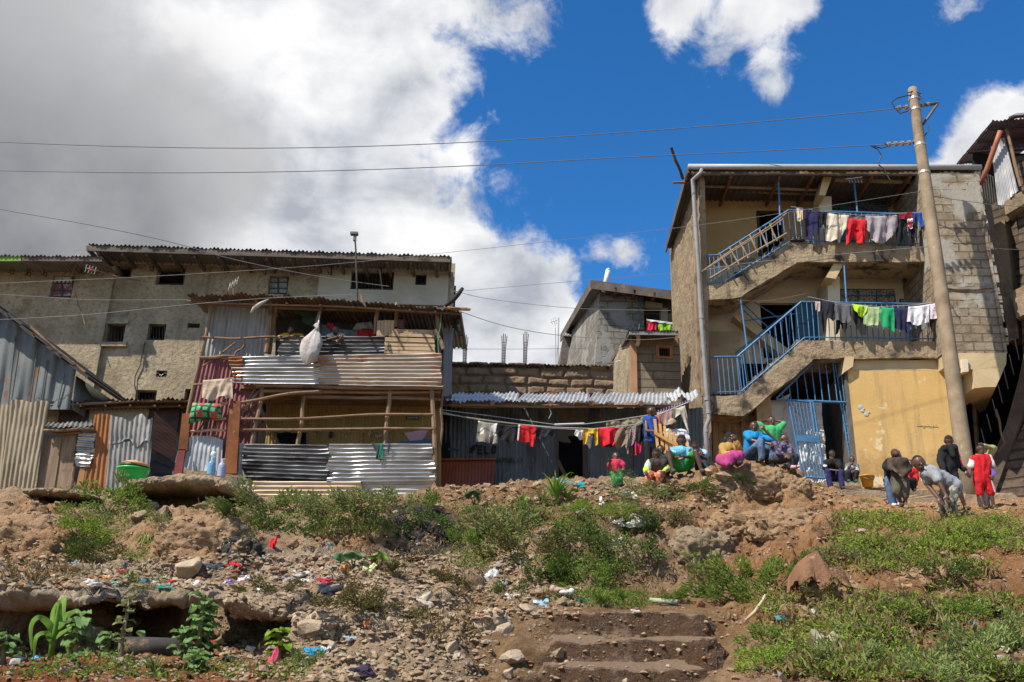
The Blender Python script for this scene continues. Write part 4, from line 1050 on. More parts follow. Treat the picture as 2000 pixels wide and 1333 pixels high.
mb=MB();mb.prism([f0+V((0,-.03,.02)),f1+V((0,-.03,.02)),f1+V((0,-.03,-.28)),f0+V((0,-.03,-.28))],V((0,.03,0)))
mb.prism([f0+V((-.04,0,.02)),g0+V((-.04,0,.02)),g0+V((-.04,0,-.3)),f0+V((-.04,0,-.3))],V((.04,0,0)));part(roof,'fascia',mb,mk('old_fascia',(.15,.125,.105),(.06,.05,.045),2,.8,spot=(.25,.12,.06),spot_s=2))
mb=MB()
for x in(1200,1237,1276):mb.prism(FG.q([(x,556+(x-1160)*.13),(x+5,557+(x-1160)*.13),(x+4,565+(x-1160)*.13),(x-1,564+(x-1160)*.13)],.53),-FG.n*.5)
parts(roof,'rafter',mb,REDRUST)
mb=MB();mb.prism(FG.q([(1257,572),(1320,576),(1320,740),(1258,740)],-1.2),-FG.n*.1);part(gh,'recess_wall',mb,mk('olive_plaster',(.36,.32,.12),(.24,.21,.08),2,.9))
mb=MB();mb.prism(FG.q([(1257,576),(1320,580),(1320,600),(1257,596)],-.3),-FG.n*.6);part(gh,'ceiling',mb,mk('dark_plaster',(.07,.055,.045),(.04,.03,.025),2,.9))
mb=MB();mb.prism(FG.q([(1292,585),(1304,584),(1304,640),(1290,640)],-.4),-FG.n*.4);pquad(mb,FG,[(1260,588),(1294,593),(1294,599),(1260,595)],-.2,.3);part(gh,'pillar',mb,CONC2)
window(FG,gh,(1262,617,1290,640),-1.02,'pane',2,.1)
mb=MB();mb.tube(FG.q([(1251,575),(1250,620),(1247,660)],.1),.02,5);mb.tube(FG.q([(1240,592),(1254,586),(1246,600)],.15),.012,5);mb.tube(FG.q([(1247,590),(1262,600)],.15),.012,5);part(gh,'cable',mb,plain('green_cable',(.05,.13,.10),.5))
mb=MB();mb.tube([U(1179,569,26.6),U(1188,527,26.6)],.075,12);mb.tube([U(1188,528,26.6),U(1188.6,524,26.6)],[.085,.02],12);solo('vent_pipe',mb,plain('pipe_white',(.62,.64,.66),.4),'white vent pipe standing on the roof edge of the grey block house','pipe',smooth=True)
draped('garment',FG,.25,[(1264,625),(1283,628)],[(1262,647),(1281,647)],cloth((.62,.02,.06)),'red cloth with white edge drying by the grey block house','garment',nu=16,nv=8)
draped('garment',FG,.25,[(1285,630),(1314,632)],[(1286,647),(1313,648)],cloth((.30,.58,.03)),'lime green cloth drying by the grey block house','garment',nu=16,nv=8)
draped('garment',FG,.28,[(1263,624),(1315,631)],[(1263,627),(1315,634)],cloth((.7,.7,.68)),'white cloth edging over the red and lime cloths by the grey block house','garment',.01,20,4)
FO=Fac(1090,33,1130,33)
oh=thing('old_house',FO.p(1110,760,0),'narrow dark weathered house squeezed behind the aerial mast','house')
part(oh,'wall',MB().prism(FO.q([(1100,655),(1140,655),(1140,750),(1090,750)],0),-FO.n*4),mk('dark_wall',(.16,.135,.12),(.07,.058,.05),1.5,.9,0,.6,6,.1))
part(oh,'roof',MB().corr(FO.p(1104,646,-1),FO.p(1140,649,-1),FO.p(1142,654,.3),FO.p(1098,656,.3),(0,0,1),'v',.1,.02),galv('old_sheet',(.3,.29,.28),(.18,.17,.165),.4,.6,.3),True,False)
FW=Fac(1195,22.0,1325,22.0)
ph_=thing('plank_house',FW.p(1280,790,0),'small house of grey-brown blocks with an orange corner pillar and tiny window','house')
mb=MB();wall_holes(mb,FW,1240,1330,660,800,[(1287,678,1308,697)],0,.15);part(ph_,'wall',mb,blocks('long_block',(.27,.215,.15),(.21,.17,.12),(.10,.08,.06),1.4,.225,msize=.02),recalc=False)
mb=MB();mb.prism([FW.p(1231,662,-.1),FW.p(1236,800,-.1),U(1196,800,24.5),U(1200,700,24.5),U(1212,672,23)],V((.05,.12,0)));part(ph_,'flank_wall',mb,CONC)
mb=MB();pquad(mb,FW,[(1231,665),(1243,665),(1246,800),(1234,800)],.08,.3);part(ph_,'pillar',mb,mk('orange_plaster',(.42,.235,.14),(.30,.17,.10),2,.9))
mb=MB();
for r_ in([(1281,674),(1314,676),(1314,680),(1281,678)],[(1282,695),(1315,697),(1315,701),(1282,699)],[(1281,678),(1287,678.5),(1288,695.5),(1282,695)],[(1308,680),(1314,680),(1315,697),(1309,697)]):pquad(mb,FW,r_,.04,.15)
wf=part(ph_,'window',mb,mk('orange_frame',(.36,.165,.09),(.26,.12,.06),3,.85))
mb=MB()
for k in range(1,5):mb.tube([FW.p(1287+4.2*k,678,-.08),FW.p(1287.5+4.2*k,697,-.08)],.012,5)
part(wf,'bars',mb,IRON);mb=MB();pquad(mb,FW,[(1280,670),(1318,670),(1318,705),(1280,705)],-.3,.05);part(wf,'room_shade_panel',mb,DARK)  # shade behind the small window is a black-painted panel
mb=MB();A,B=FW.p(1228,645,.6),FW.p(1325,646,.6);mb.corr(A-FW.n*3,B-FW.n*3,B,A,(0,0,1),'v',.08,.016,.01,.01)
roof=part(ph_,'roof',mb,galv('ph_roof',(.17,.165,.16),(.09,.088,.085),.3,.6,.2),True,False)
mb=MB();pquad(mb,FW,[(1229,647),(1325,648),(1325,655),(1229,654)],.57,.04);part(roof,'fascia',mb,plain('fascia_grey',(.22,.22,.215),.6));mb=MB();pquad(mb,FW,[(1240,658),(1325,656),(1325,676),(1243,676)],.02,.05);part(ph_,'lintel',mb,mk('brown_plaster',(.22,.15,.085),(.14,.095,.055),2,.9))
mb=MB();mb.tube([FW.p(1242,652,.5),FW.p(1245,654,.35),FW.p(1247,661,.2),FW.p(1246,672,.15),FW.p(1243,676,.12)],.055,10);part(ph_,'drain_pipe',mb,plain('cream_pipe',(.60,.52,.42),.5),True)
mb=MB();mb.prism([FW.p(1229,648,.55),FW.p(1229,655,.55),U(1194,706,25),U(1194,700,25)],V((.04,0,0)));part(roof,'verge',mb,FASC)
t_=thing('tv_aerial',U(1214,704,23.3),'small white and orange tv aerial on the flank of the plank-like block house','aerial')
e=MB();e.tube([U(1203,707,23),U(1226,702,23.2)],.015,5);part(t_,'boom',e,WHITEM)
e=MB();
for(x,y)in((1212,704),(1216,703),(1221,703)):e.tube([U(x-3,y-6,23.1),U(x+3,y+6,23.1)],.011,4)
part(t_,'elements',e,plain('orange_clip',(.60,.22,.02),.5))
FH=Fac(870,16.6,1370,16.6)
DKBLUE=galv('blue_black_tin',(.135,.150,.160),(.075,.084,.09),.40,.65,.2,True,rcol=(.10,.065,.04),soot=(.05,.052,.055))
sh_=thing('lean_to',FH.p(1090,950,0),'long dark tin lean-to with a bright corrugated roof and black doorway','shed')
for(x0,x1)in((846,975),(975,1090),(1146,1240),(1240,1372)):
 mb=MB().corr(*FH.q([(x0,795),(x1+1,797),(x1+1,972),(x0-3,974)],random.uniform(-.02,.01)),FH.n,'v',.076,.012,.014,.02);part(sh_,'wall_sheet',mb,DKBLUE,True,False)
mb=MB();pquad(mb,FH,[(1085,795),(1146,795),(1146,832),(1087,832)],-.02,.04);part(sh_,'lintel_board',mb,mk('rust_board',(.12,.10,.07),(.06,.055,.045),6,.8,spot=(.16,.08,.04)))
mb=MB();pquad(mb,FH,[(1086,826),(1090,826),(1092,960),(1088,960)],.03,.08);pquad(mb,FH,[(1138,826),(1147,826),(1150,960),(1139,960)],.03,.08);part(sh_,'door_frame',mb,mk('dark_frame',(.09,.065,.05),(.05,.04,.03),3,.8))
mb=MB();pquad(mb,FH,[(1070,800),(1165,800),(1165,960),(1070,960)],-1.4,.05);part(sh_,'shade_panel',mb,DARK)  # doorway darkness painted on a panel inside
rf=MB();bk=-FH.n*2.2
for(x0,y0,x1,y1,dy)in((868,783,1010,784,0),(1008,784.5,1150,785,.5),(1148,785,1300,788,0),(1296,787,1310,788.5,0)):
 A,B=FH.p(x0,y0,.9),FH.p(x1,y1,.9);A2,B2=FH.p(x0+20-(x0-868)*.03,768.5,-1.0),FH.p(x1+8-(x1-868)*.02,767.5,-1.0)
 rf.corr(A2,B2,B,A,(0,-.35,.94),'v',.078,.017,.015,.04)
roof=part(sh_,'roof',rf,galv('bright_roof',(.66,.67,.66),(.42,.43,.42),.3,.38,.65),True,False)
mb=MB().corr(FH.p(1300,770,-.8),FH.p(1362,764,-.8),FH.p(1367,775,.8),FH.p(1306,780,.8),(0,-.3,.95),'v',.078,.015,.05,.06);part(roof,'torn_sheet',mb,galv('torn_tin',(.55,.56,.55),(.38,.38,.37),.2,.5,.3),True,False,'torn buckled sheet at the end of the roof')
mb=MB();pquad(mb,FH,[(1065,766),(1090,766),(1090,770),(1065,770)],-.95,.08);part(roof,'loose_brick',mb,REDRUST)
mb=MB();mb.log(FH.p(866,791,.75),FH.p(1310,795,.75),.035,.035,.02,7,12);
for x in(962,1075,1155,1252):mb.tube([FH.p(x,788,.88),FH.p(x,790,-.6)],.05,8)
parts(roof,'rafter',mb,LOGM)
mb=MB();mb.tube([FH.p(1075,790,.8),FH.p(1074,800,.8),FH.p(1077,808,.8),FH.p(1072,818,.8)],.008,4);mb.tube([FH.p(x,793+4*math.sin((x-870)/60),.5)for x in range(872,975,12)],.008,4);part(sh_,'loose_cable',mb,plain('pale_cable',(.3,.3,.3),.5))
mb=MB();pquad(mb,FH,[(845,815),(862,812),(858,862),(850,905)],.02,.04);part(sh_,'corner_board',mb,YELT)
GLY={'F':[((0,0),(0,1)),((0,1),(.7,1)),((0,.55),(.55,.55))],'E':[((0,0),(0,1)),((0,1),(.65,1)),((0,.5),(.55,.5)),((0,0),(.65,0))],'L':[((0,1),(0,0)),((0,0),(.65,0))],'O':[((.1,.2),(.1,.8)),((.1,.8),(.35,1)),((.35,1),(.65,.8)),((.65,.8),(.65,.2)),((.65,.2),(.35,0)),((.35,0),(.1,.2))],'R':[((0,0),(0,1)),((0,1),(.6,.9)),((.6,.9),(.6,.6)),((.6,.6),(0,.5)),((.2,.5),(.65,0))],'P':[((0,0),(0,1)),((0,1),(.6,.9)),((.6,.9),(.6,.6)),((.6,.6),(0,.5))],'U':[((0,1),(0,.1)),((0,.1),(.6,.1)),((.6,.1),(.6,1))],'B':[((0,0),(0,1)),((0,1),(.5,.8)),((.5,.8),(0,.5)),((0,.5),(.6,.25)),((.6,.25),(0,0))],'I':[((.3,0),(.3,1))],'C':[((.65,.9),(.1,.8)),((.1,.8),(.1,.2)),((.1,.2),(.65,.1))]}
def write(F,parent,text,x,y,w_,h,off,mat,r,slant=0.0,nm='lettering'):
 mb=MB()
 for i,ch in enumerate(text):
  for(a,b)in GLY[ch]:
   pa=F.p(x+w_*(i+a[0])+slant*a[1],y-h*a[1],off);pb=F.p(x+w_*(i+b[0])+slant*b[1],y-h*b[1],off)
   mb.tube([pa,pb],r,5)
 return part(parent,nm,mb,mat)
INK=plain('ink',(.008,.008,.008),.8)
write(FH,sh_,'FELO',921,886,12.5,15,.025,INK,.014,2)
mb=MB();mb.tube([FH.p(917,884,.03),FH.p(930,869,.03),FH.p(938,872,.03)],.012,5);mb.tube([FH.p(917,876,.03),FH.p(926,878,.03)],.01,5);part(sh_,'painted_stroke',mb,INK)
write(FH,sh_,'REPUBLIC',968,904,7,9,.025,plain('faded_ink',(.035,.035,.035),.9),.007,1)
mb=MB();mb.tube([FH.p(875,879,.03),FH.p(884,876,.03),FH.p(897,877,.03)],.02,5);part(sh_,'paint_smear',mb,plain('blue_smear',(.05,.10,.22),.8))
VAR=mk('varnished_panel',(.30,.075,.025),(.20,.045,.016),2.5,.38,0,.1,10,spot=(.36,.11,.04),spot_s=2,spec=.5)
for(pts,tilt,lb,nb_)in(([(860,897),(967,896),(963,966),(855,966)],.25,'large red-brown slatted headboard leaning against the dark tin lean-to',17),([(850,938),(888,939),(885,968),(847,968)],.34,'small red-brown slatted board in front of the large one',7)):
 A,B,C,D=FH.p(*pts[0],tilt*.4),FH.p(*pts[1],tilt*.4),FH.p(*pts[2],tilt+.15),FH.p(*pts[3],tilt+.15)
 t_=thing('headboard',D.lerp(C,.5),lb,'headboard')
 part(t_,'panel',MB().prism([A,B,C,D],-FH.n*.03),VAR)
 mb=MB()
 for k in range(nb_+1):
  f=k/nb_;a,b=A.lerp(B,f),D.lerp(C,f);mb.tube([a+FH.n*.004,b+FH.n*.004],.007,4)
 part(t_,'slat',mb,VAR)
 mb=MB();h=(D-A)*.055;mb.prism([A+(A-B)*.02,B+(B-A)*.02,B+(B-A)*.02+h,A+(A-B)*.02+h],FH.n*.06);part(t_,'top_rail',mb,VAR)
 mb=MB();w_=(B-A)*.03
 mb.prism([A,A+w_,D+w_,D],FH.n*.03);mb.prism([B-w_,B,C,C-w_],FH.n*.03);part(t_,'side_rail',mb,VAR)
DR=20.0
DRr=levelD((1345,325),(1915,325),DR)
FR=Fac(1345,DR,1915,DRr,325,325)
ROUGH=mk('rough_concrete',(.34,.255,.165),(.20,.145,.09),1.3,.95,0,.9,10,.06,spot=(.10,.078,.055),spot_t=(.56,.74),spot_s=1.3,fine=(.22,.16,.10))
SLAB=mk('slab_concrete',(.41,.315,.20),(.26,.19,.12),1.6,.95,0,1.0,10,.06,spot=(.05,.042,.033),spot_t=(.49,.64),spot_s=1.7,streak=(.09,.07,.05),streak_t=(.55,.75),streak_s=(5,5,.5))
def ochre_mat():
 m,t,b,tc,out=_start('ochre_plaster')
 sp=t.new('ShaderNodeSeparateXYZ',i_0=tc)
 col=t.ramp(t.noise(tc,.9,9,.62),[(.3,(.52,.335,.125)),(.7,(.64,.42,.165))])
 col=t.mix(t.step(t.noise(t.mapv(tc,(4,4,.35)),1.4,7,.65),.48,.72),col,(.42,.28,.125))
 col=t.mix(t.step(t.noise(tc,26,4,.6),.66,.72),col,(.20,.12,.06))
 mud=t.step(t.math('ADD',t.math('MULTIPLY',sp.outputs[2],-.9),t.math('MULTIPLY',t.noise(tc,3.2,8,.68),1.7)),.1,.95)
 col=t.mix(t.math('MULTIPLY',mud,.75),col,(.31,.185,.085))
 col=t.mix(t.step(t.noise(t.mapv(tc,(1,1,1),(4,2,7)),1.7,9,.7),.57,.63),col,(.66,.53,.32))
 t.l.new(col,b.inputs[0]);b.inputs['Roughness'].default_value=.9;b.inputs['Specular IOR Level'].default_value=.15
 bp=t.new('ShaderNodeBump',i_Strength=.4,i_Distance=.02,i_Height=t.noise(tc,16,7,.7));t.l.new(bp.outputs[0],b.inputs['Normal'])
 return m
CREAM=mk('cream_plaster',(.56,.43,.25),(.44,.33,.18),1.1,.92,0,.3,14,.02,spot=(.34,.25,.14),spot_t=(.62,.8),spot_s=1.3)
PALE=mk('pale_cream',(.66,.57,.42),(.52,.44,.31),1.2,.92,0,.25,14,.02,spot=(.34,.26,.16),spot_t=(.62,.78),spot_s=1.2)
OCHRE=ochre_mat()
PIER=blocks('pier_block',(.36,.29,.20),(.27,.21,.145),(.17,.135,.095),.42,.205,(.42,.385,.32),(.52,.61),.9,1.0)
BLUE=mk('blue_paint',(.075,.20,.36),(.05,.14,.27),7,.5,.1,.15,30,spot=(.16,.09,.06),spot_t=(.66,.74),spot_s=9)
DOORB=plain('blue_door_paint',(.035,.12,.21),.5)
apt=thing('walk_up_house',FR.p(1600,930,0),'three-storey ochre and concrete house with outside stairs and blue railings','house')
BK=1.45
rf=MB();A,B=FR.p(1345,328,.25),FR.p(1917,329,.25);bk=-FR.n*4.6+V((0,0,.0))
rf.corr(A+bk,B+bk,B,A,(0,0,1),'v',.14,.02,.012,.02)
roof=part(apt,'roof',rf,galv('walkup_roof',(.14,.13,.125),(.075,.07,.066),.5,.7,.25,rcol=(.14,.06,.03)),True,False)
mb=MB();mb.prism([A+V((-.03,0,.04)),A+bk+V((-.03,0,.04)),A+bk+V((-.03,0,-.14)),A+V((-.03,0,-.14))],FR.e*.04);part(roof,'verge_board',mb,FASC)
mb=MB();mb.tube([FR.p(1344,326,.33),FR.p(1530,326.5,.33),FR.p(1720,327,.33),FR.p(1916,327.5,.33)],.068,12);part(roof,'gutter',mb,plain('gutter_grey',(.40,.39,.375),.5),True)
mb=MB();pquad(mb,FR,[(1350,334),(1915,335),(1915,343),(1350,342)],.2,.04);part(roof,'fascia',mb,mk('rusty_fascia',(.17,.13,.10),(.08,.06,.045),3,.85,spot=(.30,.22,.15),spot_s=2.5))
mb=MB()
for x in(1425,1520,1585,1700,1775):a=FR.p(x,341,.15);mb.prism([a,a+V((0,0,-.1)),a-FR.n*1.5+V((0,0,-.1)),a-FR.n*1.5],FR.e*.06)
parts(roof,'rafter',mb,mk('rust_rafter',(.20,.10,.055),(.12,.06,.035),4,.8))
mb=MB();mb.log(FR.p(1366,364,-.5),FR.p(1600,372,-.5),.045,.045,.01);mb.log(FR.p(1362,372,-1.0),FR.p(1598,380,-1.0),.04,.04,.01);mb.tube([FR.p(1630,351,-.3),FR.p(1793,356,-.3)],.06,10);parts(roof,'purlin',mb,wood('pale_beam',(.40,.31,.21),(.22,.165,.11),'x'))
fl=[]
q0,q1=FR.p(1366,340,-.02),FR.p(1378,940,-.02)
b0,b1=U(1309,455,24.4),U(1328,940,24.4)
nu,nv=90,170
P=np.zeros((nv+1,nu+1,3))
for i in range(nv+1):
 for j in range(nu+1):
  a=q0 .lerp(b0,j/nu);c=q1 .lerp(b1,j/nu);p=a.lerp(c,i/nv);P[i,j]=p
qf=P.reshape(-1,3);d=(fbm(qf*np.array([1,1,.35]),2.2,5,4)*.07+fbm(qf,9,3,6)*.03).reshape(nv+1,nu+1)
P[...,0]-=d;mb=MB().grid(P);part(apt,'flank_wall',mb,ROUGH,True,False)
mb=MB();pquad(mb,FR,[(1366,338),(1376,338),(1392,940),(1376,940)],.0,.4);part(apt,'corner_post',mb,ROUGH)
mb=MB()
for(x0,y0,x1,y1)in((1340,350,1352,760),(1348,345,1356,600)):mb.prism([FR.p(x0+14,y0,-.3),FR.p(x0+22,y0,-.3),FR.p(x1+20,y1,-.3),FR.p(x1+12,y1,-.3)],-FR.n*.03+V((-.03,0,0)))
part(apt,'loose_plank',mb,PLANKV)
mb=MB();mb.prism([V((b0 .x,b0 .y,b1 .z)),V((b0 .x,b0 .y,b0 .z)),V((FR.p(1900,500).x+.9,b0 .y,b0 .z)),V((FR.p(1900,500).x+.9,b0 .y,b1 .z))],V((0,.2,0)));part(apt,'back_wall',mb,ROUGH)
def gallery_wall(y0,y1,holes,mat,nm='gallery_wall'):
 mb=MB();wall_holes(mb,FR,1372,1838,y0,y1,holes,-BK,.15);return part(apt,nm,mb,mat,recalc=False)
TW=(1628,392,1735,422);TD=(1478,410,1528,520);MW=(1638,563,1752,605);MD=(1488,590,1565,700)
gallery_wall(330,520,[(1620,392,1735,420),(1480,412,1530,508)],mk('upper_cream',(.50,.345,.17),(.40,.27,.125),1.1,.92,0,.3,14,.02,spot=(.30,.2,.1),spot_t=(.62,.8)))
gallery_wall(505,712,[(1640,564,1750,604),(1488,592,1562,700)],PALE)
mb=MB();pquad(mb,FR,[(1374,340),(1840,340),(1850,720),(1384,720)],-BK-1.2,.05);part(apt,'shade_panel',mb,DARK)  # black panel painting the shade behind gallery windows and doors
window(FR,apt,(1620,392,1735,420),-BK,'pane',4,.05,cloth((.16,.22,.26),(.05,.07,.09),12),BLUE)
window(FR,apt,(1640,564,1750,604),-BK,'pane',4,.05,cloth((.46,.42,.38),(.14,.13,.15),22),DOORB)
for(x0,y0,x1,y1,lb)in((1640,398,1668,470,'open blue door leaf on the top gallery'),(1552,592,1598,705,'open blue door leaf on the middle gallery')):
 mb=MB();pquad(mb,FR,[(x0,y0),(x1,y0),(x1+5,y1),(x0+4,y1)],-BK+.08,.05);pquad(mb,FR,[(x0+4,y0+6),(x1-4,y0+6),(x1-2,y0+40),(x0+6,y0+40)],-BK+.1,.02);part(apt,'door',mb,DOORB,label=lb)
mb=MB();pquad(mb,FR,[(1480,412),(1528,412),(1532,417),(1480,417)],-BK+.03,.05);pquad(mb,FR,[(1478,415),(1483,415),(1487,508),(1482,508)],-BK+.03,.05);part(apt,'door_frame',mb,mk('brown_frame',(.06,.04,.03),(.04,.03,.02),4,.7))
for(pts,o,th,m_)in(([(1600,384),(1624,384),(1628,520),(1604,520)],-.55,.9,PALE),([(1616,540),(1640,540),(1644,706),(1620,706)],-.5,.95,PALE)):
 mb=MB();pquad(mb,FR,pts,o,th);part(apt,'pillar',mb,m_)
for pts in([(1608,345),(1625,346),(1612,382),(1600,381)],[(1630,512),(1650,512),(1632,545),(1613,542)]):
 mb=MB();pquad(mb,FR,pts,-.1,.55);part(apt,'bracket',mb,CREAM)
def rough_slab(outline,off,depth,mat,nm,seed,parent=None,step=.06,amp=.042):
 pts=FR.q(outline,off);res=[]
 n=len(pts)
 for i in range(n):
  a,b=pts[i],pts[(i+1)%n];k=max(1,int((b-a).length/step))
  for j in range(k):res.append(a.lerp(b,j/k))
 arr=np.array([tuple(p)for p in res]);e=np.array(FR.e)
 arr=arr+np.outer(fbm(arr,3.5,4,seed)*amp,(0,0,1))+np.outer(fbm(arr,4.5,3,seed+3)*amp,e)
 mb=MB();m_=len(arr);nd=np.array(FR.n)
 rings=[arr-nd*.02,arr+nd*0,arr-nd*.03,arr-nd*depth]
 cen=arr.mean(0);ins=cen+(arr-cen)*1
 vs=np.concatenate([arr-nd*.0+np.outer(fbm(arr,6,3,seed+9)*.015,nd),arr-nd*depth])
 fs=[(i,(i+1)%m_,(i+1)%m_+m_,i+m_)for i in range(m_)]
 mb.add(vs.tolist(),fs+[tuple(range(m_)),tuple(range(2*m_-1,m_-1,-1))])
 return part(parent or apt,nm,mb,mat)
up=rough_slab([(1373,559),(1409,556),(1430,548),(1467,528),(1498,505),(1520,490),(1540,474),(1560,477),(1820,481),(1822,512),(1700,511),(1557,512),(1500,548),(1447,579),(1420,583),(1376,586)],0,1.05,SLAB,'stair_flight',3)
lo=rough_slab([(1383,774),(1448,770),(1470,752),(1520,708),(1566,666),(1590,665),(1850,668),(1853,700),(1672,701),(1648,699),(1590,702),(1515,764),(1475,795),(1452,812),(1389,808)],0,1.05,SLAB,'stair_flight',8)
mb=MB();pquad(mb,FR,[(1545,488),(1820,490),(1822,508),(1560,508)],-1.0,.6);pquad(mb,FR,[(1376,562),(1412,560),(1412,580),(1378,582)],-1.0,.6);part(up,'floor_slab',mb,CREAM)
mb=MB();pquad(mb,FR,[(1570,672),(1848,675),(1850,698),(1585,698)],-1.0,.6);pquad(mb,FR,[(1386,778),(1450,775),(1450,800),(1390,802)],-1.0,.6);part(lo,'floor_slab',mb,CREAM)
for fl_,(x0,y0,x1,y1),n_ in((up,(1420,549,1540,470),8),(lo,(1448,766,1568,662),9)):
 mb=MB()
 for k in range(n_):
  xa=x0+(x1-x0)*k/n_;xb=x0+(x1-x0)*(k+1)/n_;ya=y0+(y1-y0)*k/n_;yb=y0+(y1-y0)*(k+1)/n_
  pquad(mb,FR,[(xa,yb+2),(xb,yb+2),(xb,yb+16),(xa,ya+12)],-.06,.92)
 part(fl_,'stair_tread',mb,SLAB)
mb=MB();pquad(mb,FR,[(1432,618),(1448,612),(1550,690),(1540,705)],-1.06,.35);part(apt,'inner_stair',mb,CREAM)
mb=MB();pquad(mb,FR,[(1384,648),(1445,648),(1448,770),(1390,770)],-1.25,.15);part(apt,'landing_wall',mb,mk('grimy_cream',(.42,.32,.19),(.28,.2,.115),1.4,.9,spot=(.12,.09,.06),spot_s=1.2))
mb=MB();pquad(mb,FR,[(1670,704),(1856,704),(1857,724),(1662,724)],-.12,.3);part(apt,'edge_beam',mb,CREAM)
for pts in([(1650,697),(1668,697),(1666,716),(1648,728)],):
 mb=MB();pquad(mb,FR,pts,.0,.5);part(apt,'bracket',mb,CREAM)
mb=MB();pquad(mb,FR,[(1655,722),(1862,724),(1898,1010),(1686,1010)],-.12,.25);part(apt,'ground_wall',mb,OCHRE)
mb=MB();pquad(mb,FR,[(1858,724),(1864,724),(1890,930),(1884,930)],-.08,.1);part(apt,'wall_edge',mb,OCHRE)
gl=MB()
for(x0,y0,x1,y1)in((1790,832,1832,834),(1792,828,1794,836),(1798,830,1803,836),(1806,830,1805,837),(1812,829,1818,836),(1822,829,1822,836),(1828,829,1833,836)):gl.tube([FR.p(x0,y0,-.115),FR.p(x1,y1,-.115)],.008,4)
part(apt,'faint_scrawl',gl,plain('scrawl',(.44,.33,.17),.9))
gl=MB()
for(x,y,s_)in((1681,796,.07),(1684,803,.05),(1692,810,.06),(1697,806,.03),(1687,799,.03)):gl.ball(FR.p(x,y,-.115),(s_,.012,s_*.8),7,5)
parts(apt,'chipped_plaster',gl,mk('chip',(.46,.47,.45),(.30,.31,.30),12,.9))
mb=MB();pquad(mb,FR,[(1388,806),(1480,800),(1500,960),(1392,960)],-.75,.2);part(apt,'ground_wall',mb,ROUGH)
for k in range(6):
 x=1391+k*12.5;mb=MB();pquad(mb,FR,[(x,822),(x+12,822),(x+15,945),(x+3,945)],-.66+random.uniform(0,.01),.04)
 if k==0:pdr=part(apt,'plank_door',mb,wood('door_wood',(.34,.20,.10),(.22,.12,.06),'z'))
 else:part(pdr,'plank',mb,wood('door_wood',(.34,.20,.10),(.20,.11,.055),'z'))
mb=MB();pquad(mb,FR,[(1390,814),(1474,812),(1474,821),(1390,822)],-.6,.1);pquad(mb,FR,[(1447,820),(1455,820),(1460,900),(1452,900)],-.58,.08);part(pdr,'frame',mb,PLANKV)
mb=MB();pquad(mb,FR,[(1476,770),(1504,760),(1516,940),(1486,945)],-.35,.35);part(apt,'pillar',mb,mk('tan_plaster',(.42,.29,.165),(.31,.21,.12),1.6,.9,spot=(.2,.14,.09)))
STN2=blocks('white_stone',(.62,.60,.56),(.48,.46,.42),(.22,.19,.16),.36,.19,None,bump=1.0,msize=.03)
c0,c1=FR.p(1500,800,-.6),FR.p(1604,800,-.6);zt=FR.p(1550,783,-.6).z;zb=FR.p(1560,950,-.6).z
LU=(c1-c0).length;nu,nv=int(LU/.02),int((zt-zb)/.02);uu,vv=np.meshgrid(np.linspace(0,LU,nu),np.linspace(zb,zt,nv))
q=np.stack([uu.ravel(),vv.ravel(),uu.ravel()*0],1);hg=np.abs(fbm(q,3.5,4,91))*.22+fbm(q,12,3,92)*.03
Pm=np.array(c0)[None,:2]+np.array(FR.e)[None,:2]*uu.ravel()[:,None]+np.array(FR.n)[None,:2]*hg[:,None]
mb=MB().grid(np.concatenate([Pm,vv.ravel()[:,None]],1).reshape(nv,nu,3));part(apt,'stone_infill',mb,mk('white_rubble',(.66,.64,.60),(.46,.44,.40),3.5,.95,0,.7,16,.03,spot=(.25,.21,.17),spot_t=(.6,.72),spot_s=4),True,False)
mb=MB();pquad(mb,FR,[(1500,790),(1545,768),(1530,800),(1520,850),(1508,860)],-.42,.1);part(apt,'plaster_patch',mb,CONC2)
mb=MB();pquad(mb,FR,[(1480,740),(1700,700),(1720,960),(1490,960)],-3.4,.06);part(apt,'passage_shade_panel',mb,DARK)  # black sheet paints the shade deep in the passage
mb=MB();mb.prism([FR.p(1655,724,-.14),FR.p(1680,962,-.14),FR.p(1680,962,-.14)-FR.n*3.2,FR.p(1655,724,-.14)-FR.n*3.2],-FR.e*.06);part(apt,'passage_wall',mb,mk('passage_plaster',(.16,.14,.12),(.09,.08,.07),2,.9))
mb=MB();pquad(mb,FR,[(1594,786),(1632,786),(1648,950),(1612,950)],-1.5,.05);part(apt,'passage_door',mb,mk('dark_green_door',(.02,.035,.03),(.012,.02,.018),3,.6),label='open dark green door leaf inside the passage')
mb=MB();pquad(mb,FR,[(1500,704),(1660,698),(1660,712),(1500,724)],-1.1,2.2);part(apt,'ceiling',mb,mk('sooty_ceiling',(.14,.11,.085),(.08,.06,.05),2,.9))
FRp=FR
mb=MB();pquad(mb,FR,[(1795,338),(1908,340),(1966,692),(1842,690)],.32,4.2);wing=part(apt,'block_wing',mb,PIER)
mb=MB();pquad(mb,FR,[(1905,345),(1911,345),(1968,690),(1962,690)],.36,.3)
arr=[]
for k in range(17):
 f=(k+random.uniform(-.3,.3))/17;x=1904+58*f;y=352+335*f;mb.box(FR.p(x,y,.2),(.06+.09*random.random(),.3,random.uniform(.1,.22)))
part(wing,'toothed_edge',mb,PIER)
bm_=rough_slab([(1846,690),(1966,690),(1965,712),(1945,756),(1902,758),(1900,722),(1876,720),(1850,714)],.36,2.5,CREAM,'cantilever_beam',15,wing,.08,.012)
mb=MB();pquad(mb,FR,[(1878,702),(1890,702),(1892,726),(1880,727)],.42,.2);part(wing,'bracket',mb,PALE)
